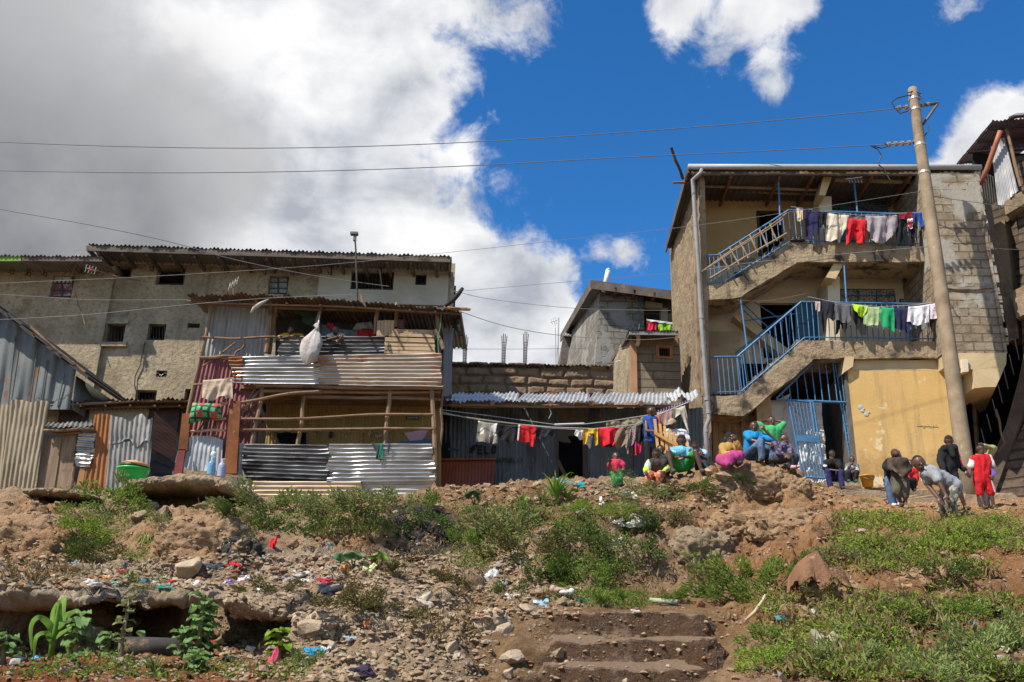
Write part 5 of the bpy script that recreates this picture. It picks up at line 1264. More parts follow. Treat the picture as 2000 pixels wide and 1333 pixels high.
mb=MB();mb.prism([FR.p(1902,756,.3),FR.p(1946,755,.3),FR.p(1925,800,-2.4),FR.p(1905,778,-.5)],V((.0,.3,0)));part(wing,'haunch',mb,CREAM)
crk=rough_slab([(1838,556),(1880,560),(1930,558),(1944,556),(1945,562),(1900,566),(1842,563)],.36,.05,mk('cracked',(.30,.25,.19),(.17,.135,.1),3,.9),'string_course',22,wing,.05,.03)
mb=MB();pp=[(1370,331,.33),(1369,338,.36),(1360,346,.3),(1353,352,.22),(1354,366,.2),(1358,430,.16),(1364,520,.14),(1371,640,.14),(1378,740,.14),(1383,800,.14),(1385,818,.14),(1381,828,.14),(1378,838,.14),(1379,860,.14),(1386,938,.14)]
mb.tube([FR.p(*p)for p in pp],.052,12);dp=part(apt,'downpipe',mb,mk('grey_pipe',(.27,.265,.265),(.19,.185,.185),3,.5,0,.05),True)
mb=MB()
for(x,y)in((1357.5,420),(1370,620),(1380,780),(1383.5,806),(1379,842)):mb.tube([FR.p(x,y-3,.14),FR.p(x+.4,y+3,.14)],.063,12)
part(dp,'collar',mb,plain('pipe_collar',(.27,.265,.265),.5))
def railing(segs,n_list,off,nm='railing'):
 mb=MB()
 for(a,b,c,d),n_ in zip(segs,n_list):
  A,B,C,D=FR.q([a,b,c,d],off)
  mb.tube([A,B],.024,6);lo1=D.lerp(A,.06);lo2=C.lerp(B,.06);mb.tube([lo1,lo2],.015,5)
  for k in range(n_+1):
   f=k/n_;mb.tube([A.lerp(B,f),D.lerp(C,f)],.0125,5)
 return part(apt,nm,mb,BLUE)
railing([((1383,698),(1448,697),(1455,769),(1389,772))],[7],-.04)
railing([((1440,697),(1565,590),(1572,664),(1450,768))],[12],-.04)
railing([((1565,590),(1606,591),(1610,664),(1572,664)),((1606,591),(1838,595),(1846,667),(1610,664))],[4,22],-.04)
railing([((1437,690),(1556,596),(1556,690),(1450,770))],[8],-1.0,'inner_railing')
railing([((1369,500),(1402,499),(1406,556),(1374,559))],[4],-.04)
railing([((1402,499),(1540,411),(1546,474),(1412,556))],[12],-.04)
railing([((1540,411),(1815,420),(1820,481),(1546,474))],[25],-.04)
mb=MB()
for(x0,y0,x1,y1)in((1520,345,1524,440),(1667,347,1675,418),(1446,580,1459,678),(1648,508,1654,598)):mb.tube([FR.p(x0,y0,-.05),FR.p(x1,y1,-.05)],.022,6)
parts(apt,'standard',mb,BLUE)
mb=MB()
for(x0,y0,x1,y1)in((1450,592,1500,640),(1452,606,1488,640),(1470,588,1530,628),(1448,628,1562,612)):mb.tube([FR.p(x0,y0,-.9),FR.p(x1,y1,-.9)],.016,5)
part(apt,'stair_bars',mb,BLUE)
mb=MB()
top=[(1516,779),(1588,707),(1646,707)]
T_=FR.q(top,-.28)
for a,b in zip(T_,T_[1:]):mb.tube([a,b],.028,6)
mb.tube([FR.p(1516,781,-.28),FR.p(1660,787,-.28)],.03,6);mb.tube([FR.p(1646,707,-.28),FR.p(1684,942,-.28)],.03,6);mb.tube([FR.p(1630,707,-.35),FR.p(1644,785,-.35)],.016,5)
for k in range(9):
 x=1528+14.2*k;yt=779-(x-1516)if x<1588 else 707;mb.tube([FR.p(x-1,max(yt,707),-.28),FR.p(x+8 if x>1560 else x+3,783,-.28)],.014,5)
gate=part(apt,'gate_grille',mb,BLUE)
mb=MB();L=[(1540,782),(1588,786),(1611,935),(1568,932)]
q=FR.q(L,-.22)
for a,b in zip(q,q[1:]+q[:1]):mb.tube([a,b],.026,6)
for k in range(1,7):mb.tube([q[0].lerp(q[1],k/7),q[3].lerp(q[2],k/7)],.014,5)
mb.prism([q[0].lerp(q[3],.46),q[1].lerp(q[2],.46),q[1].lerp(q[2],.54),q[0].lerp(q[3],.54)],FR.n*.02)
mb.tube([FR.p(1583,786,-.2),FR.p(1592,848,-.2)],.025,5)
part(apt,'gate_leaf',mb,BLUE,label='blue barred gate leaf in front of the white stones')
mb=MB();q=[FR.p(1660,787,-.2),FR.p(1643,787,-.40),FR.p(1666,938,-.40),FR.p(1683,940,-.2)]
for a,b in zip(q,q[1:]+q[:1]):mb.tube([a,b],.024,6)
for k in range(1,4):mb.tube([q[0].lerp(q[1],k/4),q[3].lerp(q[2],k/4)],.014,5)
for f in(.3,.42,.54,.66,.78):mb.tube([q[0].lerp(q[3],f),q[1].lerp(q[2],f-.02)],.018,5)
part(apt,'gate_leaf',mb,BLUE,label='blue gate leaf swung open into the passage')
for(x,y,o)in((1646,379,-BK+.03),(1771,588,-BK+.03)):
 mb=MB();pquad(mb,FR,[(x-14,y-4),(x+14,y-3),(x+14,y+3),(x-14,y+2.5)],o,.02);pl_=part(apt,'name_plate',mb,plain('plate_navy',(.012,.014,.035),.35))
 lt=MB()
 for k in range(8):pquad(lt,FR,[(x-11+k*2.8,y-1.8),(x-9.3+k*2.8,y-1.7),(x-9.4+k*2.8,y+1.2),(x-11+k*2.8,y+1.0)],o+.006,.004)
 part(pl_,'lettering',lt,plain('letter_white',(.55,.55,.58),.6))
mb=MB();mb.lathe(FR.p(1767,548,-.9),[(0,.05),(.03,.05),(.05,0),(.045,-.05),(0,-.06)],12);mb.tube([FR.p(1767,546,-.9),FR.p(1762,538,-.9),FR.p(1780,536,-.9),FR.p(1806,526,-.9)],.008,4);part(apt,'ceiling_lamp',mb,plain('lamp_dark',(.02,.018,.016),.5))
ld=thing('ladder',FR.p(1460,520,.1),'rough wooden pole ladder laid against the upper stair railing','ladder')
for(a,b,r)in(((1368,534,.12),(1536,418,.14),.032),((1386,544,.1),(1537,456,.12),.036),((1384,524,.14),(1530,428,.16),.022)):
 mb=MB();mb.log(FR.p(*a),FR.p(*b),r,r,.02,7,10);part(ld,'rail',mb,wood('ladder_wood',(.36,.25,.155),(.19,.125,.075),'x'))
for k in range(6):
 f=k/5;mb=MB();mb.log(FR.p(1404+99*f,493-56*f,.15),FR.p(1424+94*f,527-56*f,.16),.026,.026,.01,6,4);part(ld,'rung',mb,wood('rung_wood',(.40,.29,.185),(.22,.15,.09),'z'))
br=MB();br.log(FR.p(1311,288,.3),FR.p(1334,351,-.2),.045,.05,.02);br.log(FR.p(1316,308,.3),FR.p(1318,322,.3),.03,.01,0);solo('branch',br,wood('dark_branch',(.10,.07,.05),(.05,.035,.025)),'broken dark post sticking up at the left roof corner of the walk-up','post')
br=MB();br.log(FR.p(1314,357,-.3),FR.p(1345,357,-.3),.04,.04,.0);solo('roof_pole',br,LOGM,'pole end poking out under the left roof corner of the walk-up','pole')
mb=MB();t_=thing('tv_aerial',FR.p(1667,360,.1),'small tv aerial tied to a blue standard under the top roof','aerial');mb.tube([FR.p(1652,350,.1),FR.p(1684,346,.15)],.01,4);part(t_,'boom',mb,WHITEM)
mb=MB()
for k in range(5):mb.tube([FR.p(1655+6*k,343,.1),FR.p(1660+6*k,358,.15)],.008,4)
part(t_,'elements',mb,plain('alu',(.5,.5,.5),.4,.6))
for(x,lb)in((1552,'dark shoe at the stair head on the top gallery'),(1563,'second dark shoe at the stair head, beside the navy trousers')):
 mb=MB();mb.ball(FR.p(x,470,-.02),(.12,.07,.045),10,7);mb.ball(FR.p(x-2,467,-.02),(.06,.055,.05),8,6);solo('shoe',mb,plain('dark_shoe',(.015,.014,.016),.5),lb,'shoe',smooth=True)
FZ=Fac(1900,21.0,2000,20.2)
fh=thing('dark_house',FZ.p(1975,960,0),'dark masonry house with a rusty red tin roof beyond the utility pole','house')
RED=galv('red_rust_roof',(.16,.05,.035),(.09,.03,.022),.5,.65,.2,rcol=(.11,.04,.02))
A,B=FZ.p(1938,236,.9),FZ.p(2080,224,.9);mb=MB();bk=U(1866,322,25)-A
mb.corr(A+bk,B+bk,B,A,(0,0,1),'v',.09,.02,.015,.02);roof=part(fh,'roof',mb,RED,True,False)
mb=MB()
for f in(.15,.4,.65,.9):a=A+bk*f+V((0,0,-.06));mb.log(a,a+(B-A),.035,.035,.0)
mb.log(FZ.p(1955,250,.3),FZ.p(1952,268,.1),.03,.03,0);part(roof,'purlin',mb,mk('red_purlin',(.16,.06,.04),(.09,.035,.025),4,.8))
mb=MB();mb.tube([FZ.p(1972,233,1.0),FZ.p(1984,227,1.0),FZ.p(2006,225,1.0),FZ.p(2040,226,1.0)],.06,10);part(roof,'ridge_pipe',mb,plain('black_pipe',(.03,.03,.035),.4),True)
mb=MB();mb.tube([FZ.p(1954,256,.75),FZ.p(1945,282,.7),FZ.p(1928,330,.6),FZ.p(1909,374,.5)],.062,12);part(fh,'drain_pipe',mb,plain('terracotta_pipe',(.34,.115,.06),.55),True)
mb=MB().corr(*FZ.q([(1936,290),(1962,268),(1988,372),(1950,412)],.5),FZ.n,'v',.076,.012,.03,.03);part(fh,'tin_screen',mb,galv('screen_tin',(.42,.42,.42),(.26,.26,.27),.2,.5,.4,True),True,False)
mb=MB();mb.log(FZ.p(1966,252,.6),FZ.p(1994,365,.6),.05,.05,.01);mb.log(FZ.p(1957,270,.3),FZ.p(1978,380,.3),.03,.03,.01);part(fh,'post',mb,LOGV)
DKST=blocks('dark_masonry',(.17,.125,.09),(.11,.08,.06),(.06,.048,.036),.4,.21,None,bump=1.0,msize=.03)
mb=MB();mb.prism(FZ.q([(1984,305),(2100,300),(2140,1000),(2010,1000),(1998,700)],.2),-FZ.n*4);part(fh,'wall',mb,DKST)
mb=MB();mb.prism(FZ.q([(1936,400),(1990,370),(2010,395),(2010,640),(1985,660),(1970,600)],-.3),-FZ.n*3);part(fh,'wall',mb,DKST)
mb=MB();mb.prism(FZ.q([(1900,300),(2050,300),(2100,1010),(1880,1010)],-2.6),-FZ.n*.1);part(fh,'recess_shade_panel',mb,DARK)  # black sheet stands in for shade in the gap between houses
for pts,o in(([(1940,440),(1962,430),(1990,660),(1970,668)],.1),([(1960,395),(2010,365),(2012,392),(1964,420)],.5),([(1975,570),(2030,545),(2030,600),(1985,622)],.45)):
 mb=MB();pquad(mb,FZ,pts,o,.5);part(fh,'beam',mb,ROUGH)
st=rough_slab
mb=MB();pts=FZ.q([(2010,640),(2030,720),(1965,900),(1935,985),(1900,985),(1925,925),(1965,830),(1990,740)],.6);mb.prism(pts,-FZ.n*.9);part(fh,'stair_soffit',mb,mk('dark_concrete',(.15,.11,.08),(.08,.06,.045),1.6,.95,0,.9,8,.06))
mb=MB();mb.prism(FZ.q([(1935,975),(1975,880),(2060,700),(2100,1000)],.5),-FZ.n*2);part(fh,'stair_wall',mb,DKST)
mb=MB()
for k in range(7):mb.tube([FZ.p(1925+11*k,872-28*k,.2),FZ.p(1916+11*k,838-29*k,.2)],.012,5)
part(fh,'stair_bars',mb,plain('pale_iron',(.35,.33,.31),.6,.3))
mb=MB();mb.log(FZ.p(1945,800,.6),FZ.p(1962,868,.6),.03,.03,.02);mb.log(FZ.p(1962,868,.6),FZ.p(1948,885,.6),.05,.03,.02);part(fh,'branch',mb,LOGV)
draped('garment',FZ,-.6,[(1912,396),(1918,394)],[(1918,440),(1930,436)],cloth((.75,.76,.78)),'white cloth hanging in the gap between the block wing and the dark house','garment',nu=12,nv=10)
mb=MB()
for k in range(6):mb.tube([FZ.p(1914+5*k,330+3*k,-.8),FZ.p(1920+5*k,385+4*k,-.8)],.012,4)
mb.tube([FZ.p(1912,335,-.8),FZ.p(1944,348,-.8)],.015,4);part(fh,'balcony_bars',mb,IRON)
mb=MB();mb.prism(FZ.q([(1898,780),(1904,780),(1914,930),(1908,930)],0),-FZ.n*.1);part(fh,'rough_edge',mb,ROUGH)
SLABM=mk('earthy_slab',(.36,.27,.175),(.20,.145,.09),2.2,.95,0,1.0,14,.05,spot=(.11,.085,.06),spot_t=(.56,.74),spot_s=2.2,fine=(.24,.175,.11))
def ledge(top,bot,Df,Db,label,name='concrete_ledge',nu=230,amp=.05,seed=1,mat=None,rise=0.0):
 s=np.linspace(0,1,nu+1);tx,ty=zip(*top);bx,by=zip(*bot)
 I=lambda a:np.interp(s,np.linspace(0,1,len(a)),a)
 TX,TY,BX,BY=I(tx),I(ty),I(bx),I(by);rows=[]
 for i in range(nu+1):
  t_=U(TX[i],TY[i],Df);b_=U(BX[i],BY[i],Df);h=t_.z-b_.z;e=min(1,min(s[i],1-s[i])*7+.12)
  m_=(t_+b_)/2;row=[]
  L=Db-Df
  for(fy,fz)in[(1,.5),(.85,.51),(.7,.52),(.57,.54),(.45,.55),(.35,.54),(.25,.52),(.17,.5),(.1,.47),(.06,.44),(.03,.38),(.012,.3),(0,.2),(-.006,.1),(-.01,0),(-.006,-.1),(0,-.2),(.012,-.3),(.03,-.38),(.07,-.44),(.13,-.48),(.3,-.5),(.6,-.5),(1,-.5)]:
   row.append((m_.x,Df+L*(1-e*.55)*0+L*fy+(1-e)*.25*L,m_.z+h*fz*e+rise*max(0,fy)))
  rows.append(row)
 P_=np.array(rows);q=P_.reshape(-1,3)
 d=np.stack([fbm(q,2.5,4,seed),fbm(q,2.5,4,seed+7),fbm(q,3.5,4,seed+13)],1)*amp+np.stack([fbm(q,11,3,seed+3),fbm(q,11,3,seed+4),fbm(q,11,3,seed+5)],1)*amp*.4
 w1,w2=worley(q*np.array((1,1,1.5)),3.2,seed);w3,w4=worley(q,8,seed+2);cr=np.clip(.14-w2,0,1)*.42+np.clip(.12-w4,0,1)*.16
 d[:,1]+=cr;d[:,2]-=cr*.35;d[:,1]-=np.clip(.5-w3,0,.5)*.05
 mb=MB().grid((q+d).reshape(P_.shape));GROUND_BVH.append(BVHTree.FromPolygons([V(v)for v in mb.v],mb.f))
 return solo(name,mb,mat or SLABM,label,'ledge',smooth=True,recalc=False)
ledge([(212,938),(260,929),(345,921),(420,925),(470,944),(484,958)],[(218,958),(265,950),(345,948),(420,952),(470,972),(484,972)],12.5,14.9,'broad broken slab carrying the green basin and the water bottles',seed=3)
ledge([(28,951),(70,947),(120,950),(185,964)],[(30,964),(70,963),(120,966),(183,974)],12.1,14.3,'thin broken slab below the plank door',seed=9,amp=.04)
ledge([(-420,1128),(-200,1122),(10,1124),(80,1132),(140,1145),(215,1168)],[(-420,1190),(-200,1192),(10,1196),(80,1190),(140,1184),(205,1186)],7.15,9.9,'thick pale ledge overhanging the dark hollow at the lower corner of the slope',seed=15,amp=.085,rise=.33,mat=mk('pale_ledge',(.40,.32,.22),(.24,.18,.115),2.2,.95,0,1.0,14,.05,spot=(.14,.105,.07),spot_t=(.56,.74),spot_s=2.2))
ledge([(258,1152),(330,1146),(430,1152),(520,1165),(595,1176)],[(264,1186),(330,1190),(430,1192),(520,1208),(595,1204)],7.2,9.9,'thick brown ledge over the dark hollow behind the tyre',seed=21,amp=.085,rise=.33)
m,t,b,tc,out=_start('wet_step')
nA=t.noise(tc,3.2,8,.65);nB=t.noise(tc,18,7,.7)
gn=t.new('ShaderNodeNewGeometry');gs=t.new('ShaderNodeSeparateXYZ',i_0=gn.outputs['True Normal'])
wetf=t.math('MULTIPLY',t.step(nA,.40,.50),t.step(gs.outputs[2],.75,.5))
t.l.new(t.mix(wetf,t.mix(nB,(.29,.195,.115),(.17,.11,.065)),t.mix(nB,(.065,.036,.019),(.15,.085,.045))),b.inputs[0])
t.l.new(t.math('MULTIPLY_ADD',wetf,-.68,.92),b.inputs['Roughness']);b.inputs['Specular IOR Level'].default_value=.45
bp=t.new('ShaderNodeBump',i_Strength=1.0,i_Distance=.05,i_Height=t.math('MULTIPLY_ADD',nB,1.0,t.math('MULTIPLY',t.noise(tc,60,4,.7),.5)));t.l.new(bp.outputs[0],b.inputs['Normal'])
WETM=m
for(x0,x1,yt,yb,D_,sd)in((1046,1425,1198,1250,7.62,1),(1036,1450,1250,1306,6.96,2),(1022,1420,1304,1375,6.28,3)):
 rows=[]
 for i in range(181):
  x=x0+(x1-x0)*i/180;e=min(1,min(i,180-i)/24+.1);row=[]
  tp_,bt_=U(x,yt,D_),U(x,yb,D_)
  for(fy,fz)in[(.85,1.17),(.72,1.15),(.6,1.13),(.48,1.105),(.35,1.075),(.22,1.045),(.1,1.02),(.04,1.005),(.01,.985),(0,.93),(-.003,.85),(-.006,.75),(-.01,.6),(-.015,.45),(-.02,.3),(-.03,.15),(-.05,0),(-.08,-.2)]:
   row.append((tp_.x,D_+fy*.8+(1-e)*.15,bt_.z+(tp_.z-bt_.z)*fz*e))
  rows.append(row)
 q=np.array(rows);f_=q.reshape(-1,3);d=np.stack([fbm(f_,3,3,sd),fbm(f_,3.5,4,sd+20)*1.3,fbm(f_,2.0,4,sd+40)*1.1],1)*.05+np.stack([fbm(f_,14,3,sd+3),fbm(f_,14,3,sd+5),fbm(f_,14,3,sd+6)],1)*.016
 mb=MB().grid((f_+d).reshape(q.shape));GROUND_BVH.append(BVHTree.FromPolygons([V(v)for v in mb.v],mb.f))
 solo('stone_step',mb,WETM,('top wet earth step below the landing','middle wet earth step','bottom wet earth step nearest the path')[sd-1],'step',smooth=False,recalc=False)
STONE=mk('fieldstone',(.40,.295,.19),(.25,.175,.105),1.1,.93,0,.7,5,.06,spot=(.47,.385,.275),spot_t=(.55,.75),spot_s=1.6,fine=(.28,.20,.125))
STONEP=mk('pale_stone',(.47,.375,.265),(.32,.24,.16),1.1,.93,0,.6,5,.05,spot=(.26,.19,.12),spot_t=(.56,.76),spot_s=1.6)
STONER=mk('red_stone',(.34,.15,.07),(.20,.08,.036),1.2,.93,0,.6,5,.05,spot=(.43,.24,.13),spot_t=(.56,.74),spot_s=1.6)
EARTHM=mk('bank_earth',(.40,.265,.15),(.25,.155,.085),1.6,.95,0,1.0,9,.07,spot=(.15,.10,.06),spot_t=(.58,.76),spot_s=2.0,fine=(.27,.17,.095))
def outcrop(px,py,hw,hh,label,mat,seed,dep=.8,D=None,name='outcrop',am=1.0):
 g=U(px,py,D)if D else G(px,py)[0]
 k=g.y/FPX;a,c,d=hw*k,hh*k,hw*k*dep;nu,nv=150,90;th=np.linspace(.02,math.pi-.02,nv)[:,None];ph=np.linspace(0,2*math.pi,nu)[None,:]
 X=np.sin(th)*np.cos(ph);Y=np.sin(th)*np.sin(ph);Z=np.cos(th)*np.ones_like(ph)
 sq=lambda w_:np.sign(w_)*np.abs(w_)**.75
 N=np.stack([X,Y,Z],-1);P_=np.stack([sq(X)*a,sq(Y)*d,sq(Z)*c],-1).reshape(-1,3)+np.array(g)+np.array((0,d*.55,0))
 n_=N.reshape(-1,3);m_=min(a,c,d)
 h=fbm(P_,2.2,4,seed)*.30*m_+(1-np.abs(fbm(P_,3.5,4,seed+2))*2.4)*.16*m_+fbm(P_,11,4,seed+5)*.045+fbm(P_,28,2,seed+6)*.014
 w1,w2=worley(P_*np.array((1,1,1.7)),2.8,seed);w3,w4=worley(P_,9,seed+2)
 h=h-np.clip(.15-w2,0,1)*1.1*m_*.5-np.clip(.12-w4,0,1)*.22+np.clip(.5-w3,0,.5)*.05
 P_=P_+n_*(h*am)[:,None]
 P_=P_.reshape(nv,nu,3);P_[:,-1]=P_[:,0]
 mb=MB().grid(P_);GROUND_BVH.append(BVHTree.FromPolygons([V(v)for v in mb.v],mb.f))
 return solo(name,mb,mat,label,'outcrop',smooth=True,recalc=False)
outcrop(1478,950,72,40,'big tan outcrop under the seated group',EARTHM,1);outcrop(1415,958,42,28,'tan outcrop below the woman in the pink skirt',EARTHM,2);outcrop(1542,955,46,26,'brown outcrop under the boy in the check shirt',EARTHM,3)
outcrop(1545,1040,88,42,'rough brown outcrop in the middle of the bank right of the clear plastic bag',EARTHM,4);outcrop(1450,1035,60,36,'pitted tan outcrop above the feathery bushes',EARTHM,5);outcrop(1380,1080,60,44,'grey-brown rock face above the right end of the steps',SLABM,6)
outcrop(45,1048,100,44,'smooth tan earth face below the plank door',EARTHM,7,.5,am=.7);outcrop(392,1056,92,46,'broad tan earth face below the broad slab',EARTHM,8,.5,am=.7);outcrop(702,1040,68,44,'rounded brown earth dome under the cream corrugated sheet',EARTHM,9,.6,am=.7)
outcrop(1235,1118,72,48,'grey pitted rock face below the clear plastic bag',SLABM,10,.5);outcrop(842,1056,40,34,'black sooty lump in the gully',mk('soot',(.07,.062,.055),(.03,.027,.025),3,.9,0,.9,10,.05,spot=(.26,.17,.09),spot_s=2.2),11,.6);outcrop(470,1075,34,24,'sooty lump beside the broad earth face',bpy.data.materials['soot'],12,.6)
outcrop(1640,1160,46,26,'weedy earth knob below the brown crumpled sheet',EARTHM,16,.7);outcrop(1830,1140,60,26,'long earth hump in the middle of the right bank',EARTHM,17,.7);outcrop(1900,1060,50,18,'low earth hump under the boys on the right bank',EARTHM,18,.7);outcrop(1560,1220,44,34,'reddish earth knob beside the torn carton',EARTHM,19,.7);outcrop(1740,1250,56,30,'earth hump low on the right bank',EARTHM,20,.7)
outcrop(1700,1075,40,20,'weathered grey lump in the right bank',SLABM,13,.6);outcrop(610,1232,40,34,'sandy lump at the end of the brown ledge',STONEP,14,.6);outcrop(960,1235,40,40,'sandy hump left of the path',STONEP,15,.6)
def hull(seed,n=17,flat=1.0,sub=0):
 r_=random.Random(seed);bm=bmesh.new()
 for k in range(n):
  z=r_.uniform(-1,1);a=r_.uniform(0,6.283);q=math.sqrt(1-z*z);m_=r_.uniform(.75,1.08)
  bm.verts.new((q*math.cos(a)*m_,q*math.sin(a)*m_*r_.uniform(.75,1),z*m_*flat))
 res=bmesh.ops.convex_hull(bm,input=bm.verts)
 bmesh.ops.delete(bm,geom=list({g for g in res['geom_interior']if isinstance(g,bmesh.types.BMVert)}),context='VERTS')
 bmesh.ops.dissolve_limit(bm,angle_limit=R(14),verts=bm.verts,edges=bm.edges)
 bmesh.ops.bevel(bm,geom=bm.edges[:],offset=.07,segments=2,profile=.6,affect='EDGES',clamp_overlap=True)
 bmesh.ops.triangulate(bm,faces=bm.faces[:])
 bmesh.ops.subdivide_edges(bm,edges=[e for e in bm.edges if e.calc_length()>.35],cuts=1,use_grid_fill=True)
 bmesh.ops.recalc_face_normals(bm,faces=bm.faces[:])
 vs=np.array([v.co[:]for v in bm.verts]);no=np.array([v.normal[:]for v in bm.verts])
 vs=vs+no*(fbm(vs+seed,2.2,4,seed)*.13)[:,None]
 fs=[[v.index for v in f.verts]for f in bm.faces]
 bm.verts.index_update();fs=[[v.index for v in f.verts]for f in bm.faces];bm.free()
 return vs,fs
HULLS=[hull(40+k,15+k%5,.8)for k in range(9)]
_sm={}
def stone_mesh(k,mat):
 key=(k,mat.name)
 if key not in _sm:
  me=bpy.data.meshes.new('stone');me.from_pydata(HULLS[k][0].tolist(),[],HULLS[k][1]);me.materials.append(mat)
  _sm[key]=me
 return _sm[key]
def stone(px,py,hw,label,mat=STONE,k=None,group=None,name='stone',squash=.8,rot=None,sink=.25,D=None):
 g=(U(px,py,D),V((0,0,1)))if D else G(px,py)
 if g[0]is None:return None
 r=hw*g[0].y/FPX*1.04
 o=bpy.data.objects.new(name,stone_mesh(random.randrange(9)if k is None else k,mat));COL.objects.link(o)
 o.scale=(r,r*random.uniform(.75,1),r*squash*random.uniform(.85,1.1));o.rotation_euler=rot or(random.uniform(-.4,.4),random.uniform(-.4,.4),random.uniform(0,6.28))
 o.location=g[0]+V((0,0,r*squash*(.55-sink)))
 return props(o,label,'stone',group)
for(px,py,hw,lb,mt)in((270,1015,24,'split tan block among the bushes under the broad slab',STONE),(296,992,17,'pinkish flat-topped block below the broad slab edge',STONEP),(316,1003,20,'pointed orange-tan block beside the split block',STONE),(228,1108,19,'angular tan block at the mouth of the gully above the tyre',STONE),(368,1118,42,'big pale lump like a sack on the rubble above the hollow',STONEP),(165,1118,26,'long tan stone half buried in the rubble',STONE),(186,1248,32,'pale wedge-shaped stone behind the young maize',STONEP),(263,1222,20,'upright pale slab propping the brown ledge',STONEP),(149,1262,15,'low pale stone at the foot of the wedge-shaped one',STONEP),(389,993,17,'tan block lying in the dark under the broad slab',STONE),(830,1232,22,'pale angular stone on the sandy slope, first of three',STONEP),(868,1220,16,'small upright pale stone on the sandy slope, middle of three',STONEP),(893,1212,19,'pale tilted stone on the sandy slope, last of three',STONEP),(882,1271,23,'large pale boulder beside the worn path',STONEP),(806,1018,18,'brown log-like block by the sooty gully',STONE),(606,1232,32,'big sandy lump right of the brown ledge',STONEP),(648,1268,18,'sandy clod with white paper beside it',STONEP),(561,1283,15,'reddish stone beside the blue rag',STONER),(1018,1118,21,'large tan stone at the top of the rubbish heap',STONE),(1018,1151,17,'brown stone in the middle of the rubbish heap',STONE),(1050,1164,19,'tan boulder near the shoe on the rubbish heap',STONE),(1031,1196,19,'pale tan stone at the foot of the rubbish heap',STONEP),(1096,1181,17,'rounded brown stone above the top step',STONE),(999,1290,28,'long pale block tilted beside the steps',STONEP),(993,1322,19,'broken pale stone under the tilted block',STONEP),(1090,1282,20,'flat tan stone lying on the second step',STONE),(1366,1185,14,'small brown stone standing at the right of the top step',STONER),(1414,938,22,'tan stone under the feet of the woman in the pink skirt',STONE),(1384,926,15,'round pale stone beside the seated boys',STONEP),(1649,1022,15,'whitish stone at the top edge of the green bank',STONEP),(1681,1040,10,'small white stone in the greenery of the right bank',STONEP),(1801,1190,24,'round brown stone half buried in weeds on the right bank',STONE),(1845,1086,13,'tan wedge standing in the weeds under the boys',STONE),(1910,1095,16,'flat tan stone on the right bank',STONE),(1987,1060,17,'tan stone at the right edge of the slope',STONE),(1512,1192,13,'grey stone beside the pale stick',STONEP),(1795,1068,14,'grey-brown stone on the right bank',STONE)):
 stone(px,py,hw,lb,mt,squash=.75)
ROCKG=[((0,1085,330,1128),34,(5,13),(STONE,STONEP),'loose tan stone in the rubble above the lower hollows','stones in the rubble above the hollows'),((330,1095,640,1140),30,(4,11),(STONEP,STONE),'loose pale stone among rags and plastic below the brown bank','stones among the rags'),((430,1252,525,1333),44,(5,13),(STONER,STONER,STONE),'broken red stone in the heap beside the brown ledge','heap of red stones'),((860,950,1010,992),40,(5,13),(STONE,STONE,STONER),'brown stone in the heap below the leaning headboards','stones below the headboards'),((1050,940,1235,972),30,(6,14),(STONE,STONEP),'tan stone in the row before the black doorway','stones before the doorway'),((950,1085,1130,1205),38,(4,12),(STONE,STONEP),'tan stone in the rubbish heap above the steps','stones in the rubbish heap'),((660,1150,920,1333),44,(3,8),(STONEP,STONE),'small pale stone on the sandy slope','stones on the sandy slope'),((900,1240,1040,1333),16,(5,12),(STONE,STONEP),'stone beside the worn path','stones beside the path'),((1040,1260,1420,1333),9,(4,9),(STONE,),'flat stone on the worn steps','stones on the steps'),((1290,930,1420,965),16,(5,11),(STONE,STONEP),'tan stone in front of the seated boys','stones before the seated boys'),((1640,1060,2000,1250),34,(4,10),(STONE,STONER),'brown stone among the weeds of the right bank','stones among the weeds'),((1480,1180,1760,1333),18,(4,9),(STONER,STONE),'reddish stone low on the right bank','stones low on the right bank'),((0,1255,330,1333),16,(3,8),(STONE,STONER),'small stone in the red vegetable bed','stones in the vegetable bed'),((1580,965,1990,1003),16,(4,9),(STONE,STONEP),'small stone on the bare ground by the children','stones on the bare ground')]
for(bx_,n_,sz,mats_,lb,gr)in ROCKG:
 for k in range(int(n_*.66)):
  hw=sz[0]+(sz[1]-sz[0])*random.random()**1.8
  stone(random.uniform(bx_[0],bx_[2]),random.uniform(bx_[1],bx_[3]),hw,lb,random.choice(mats_),None,gr)
vs_,fs_,mi_=[],[],[]
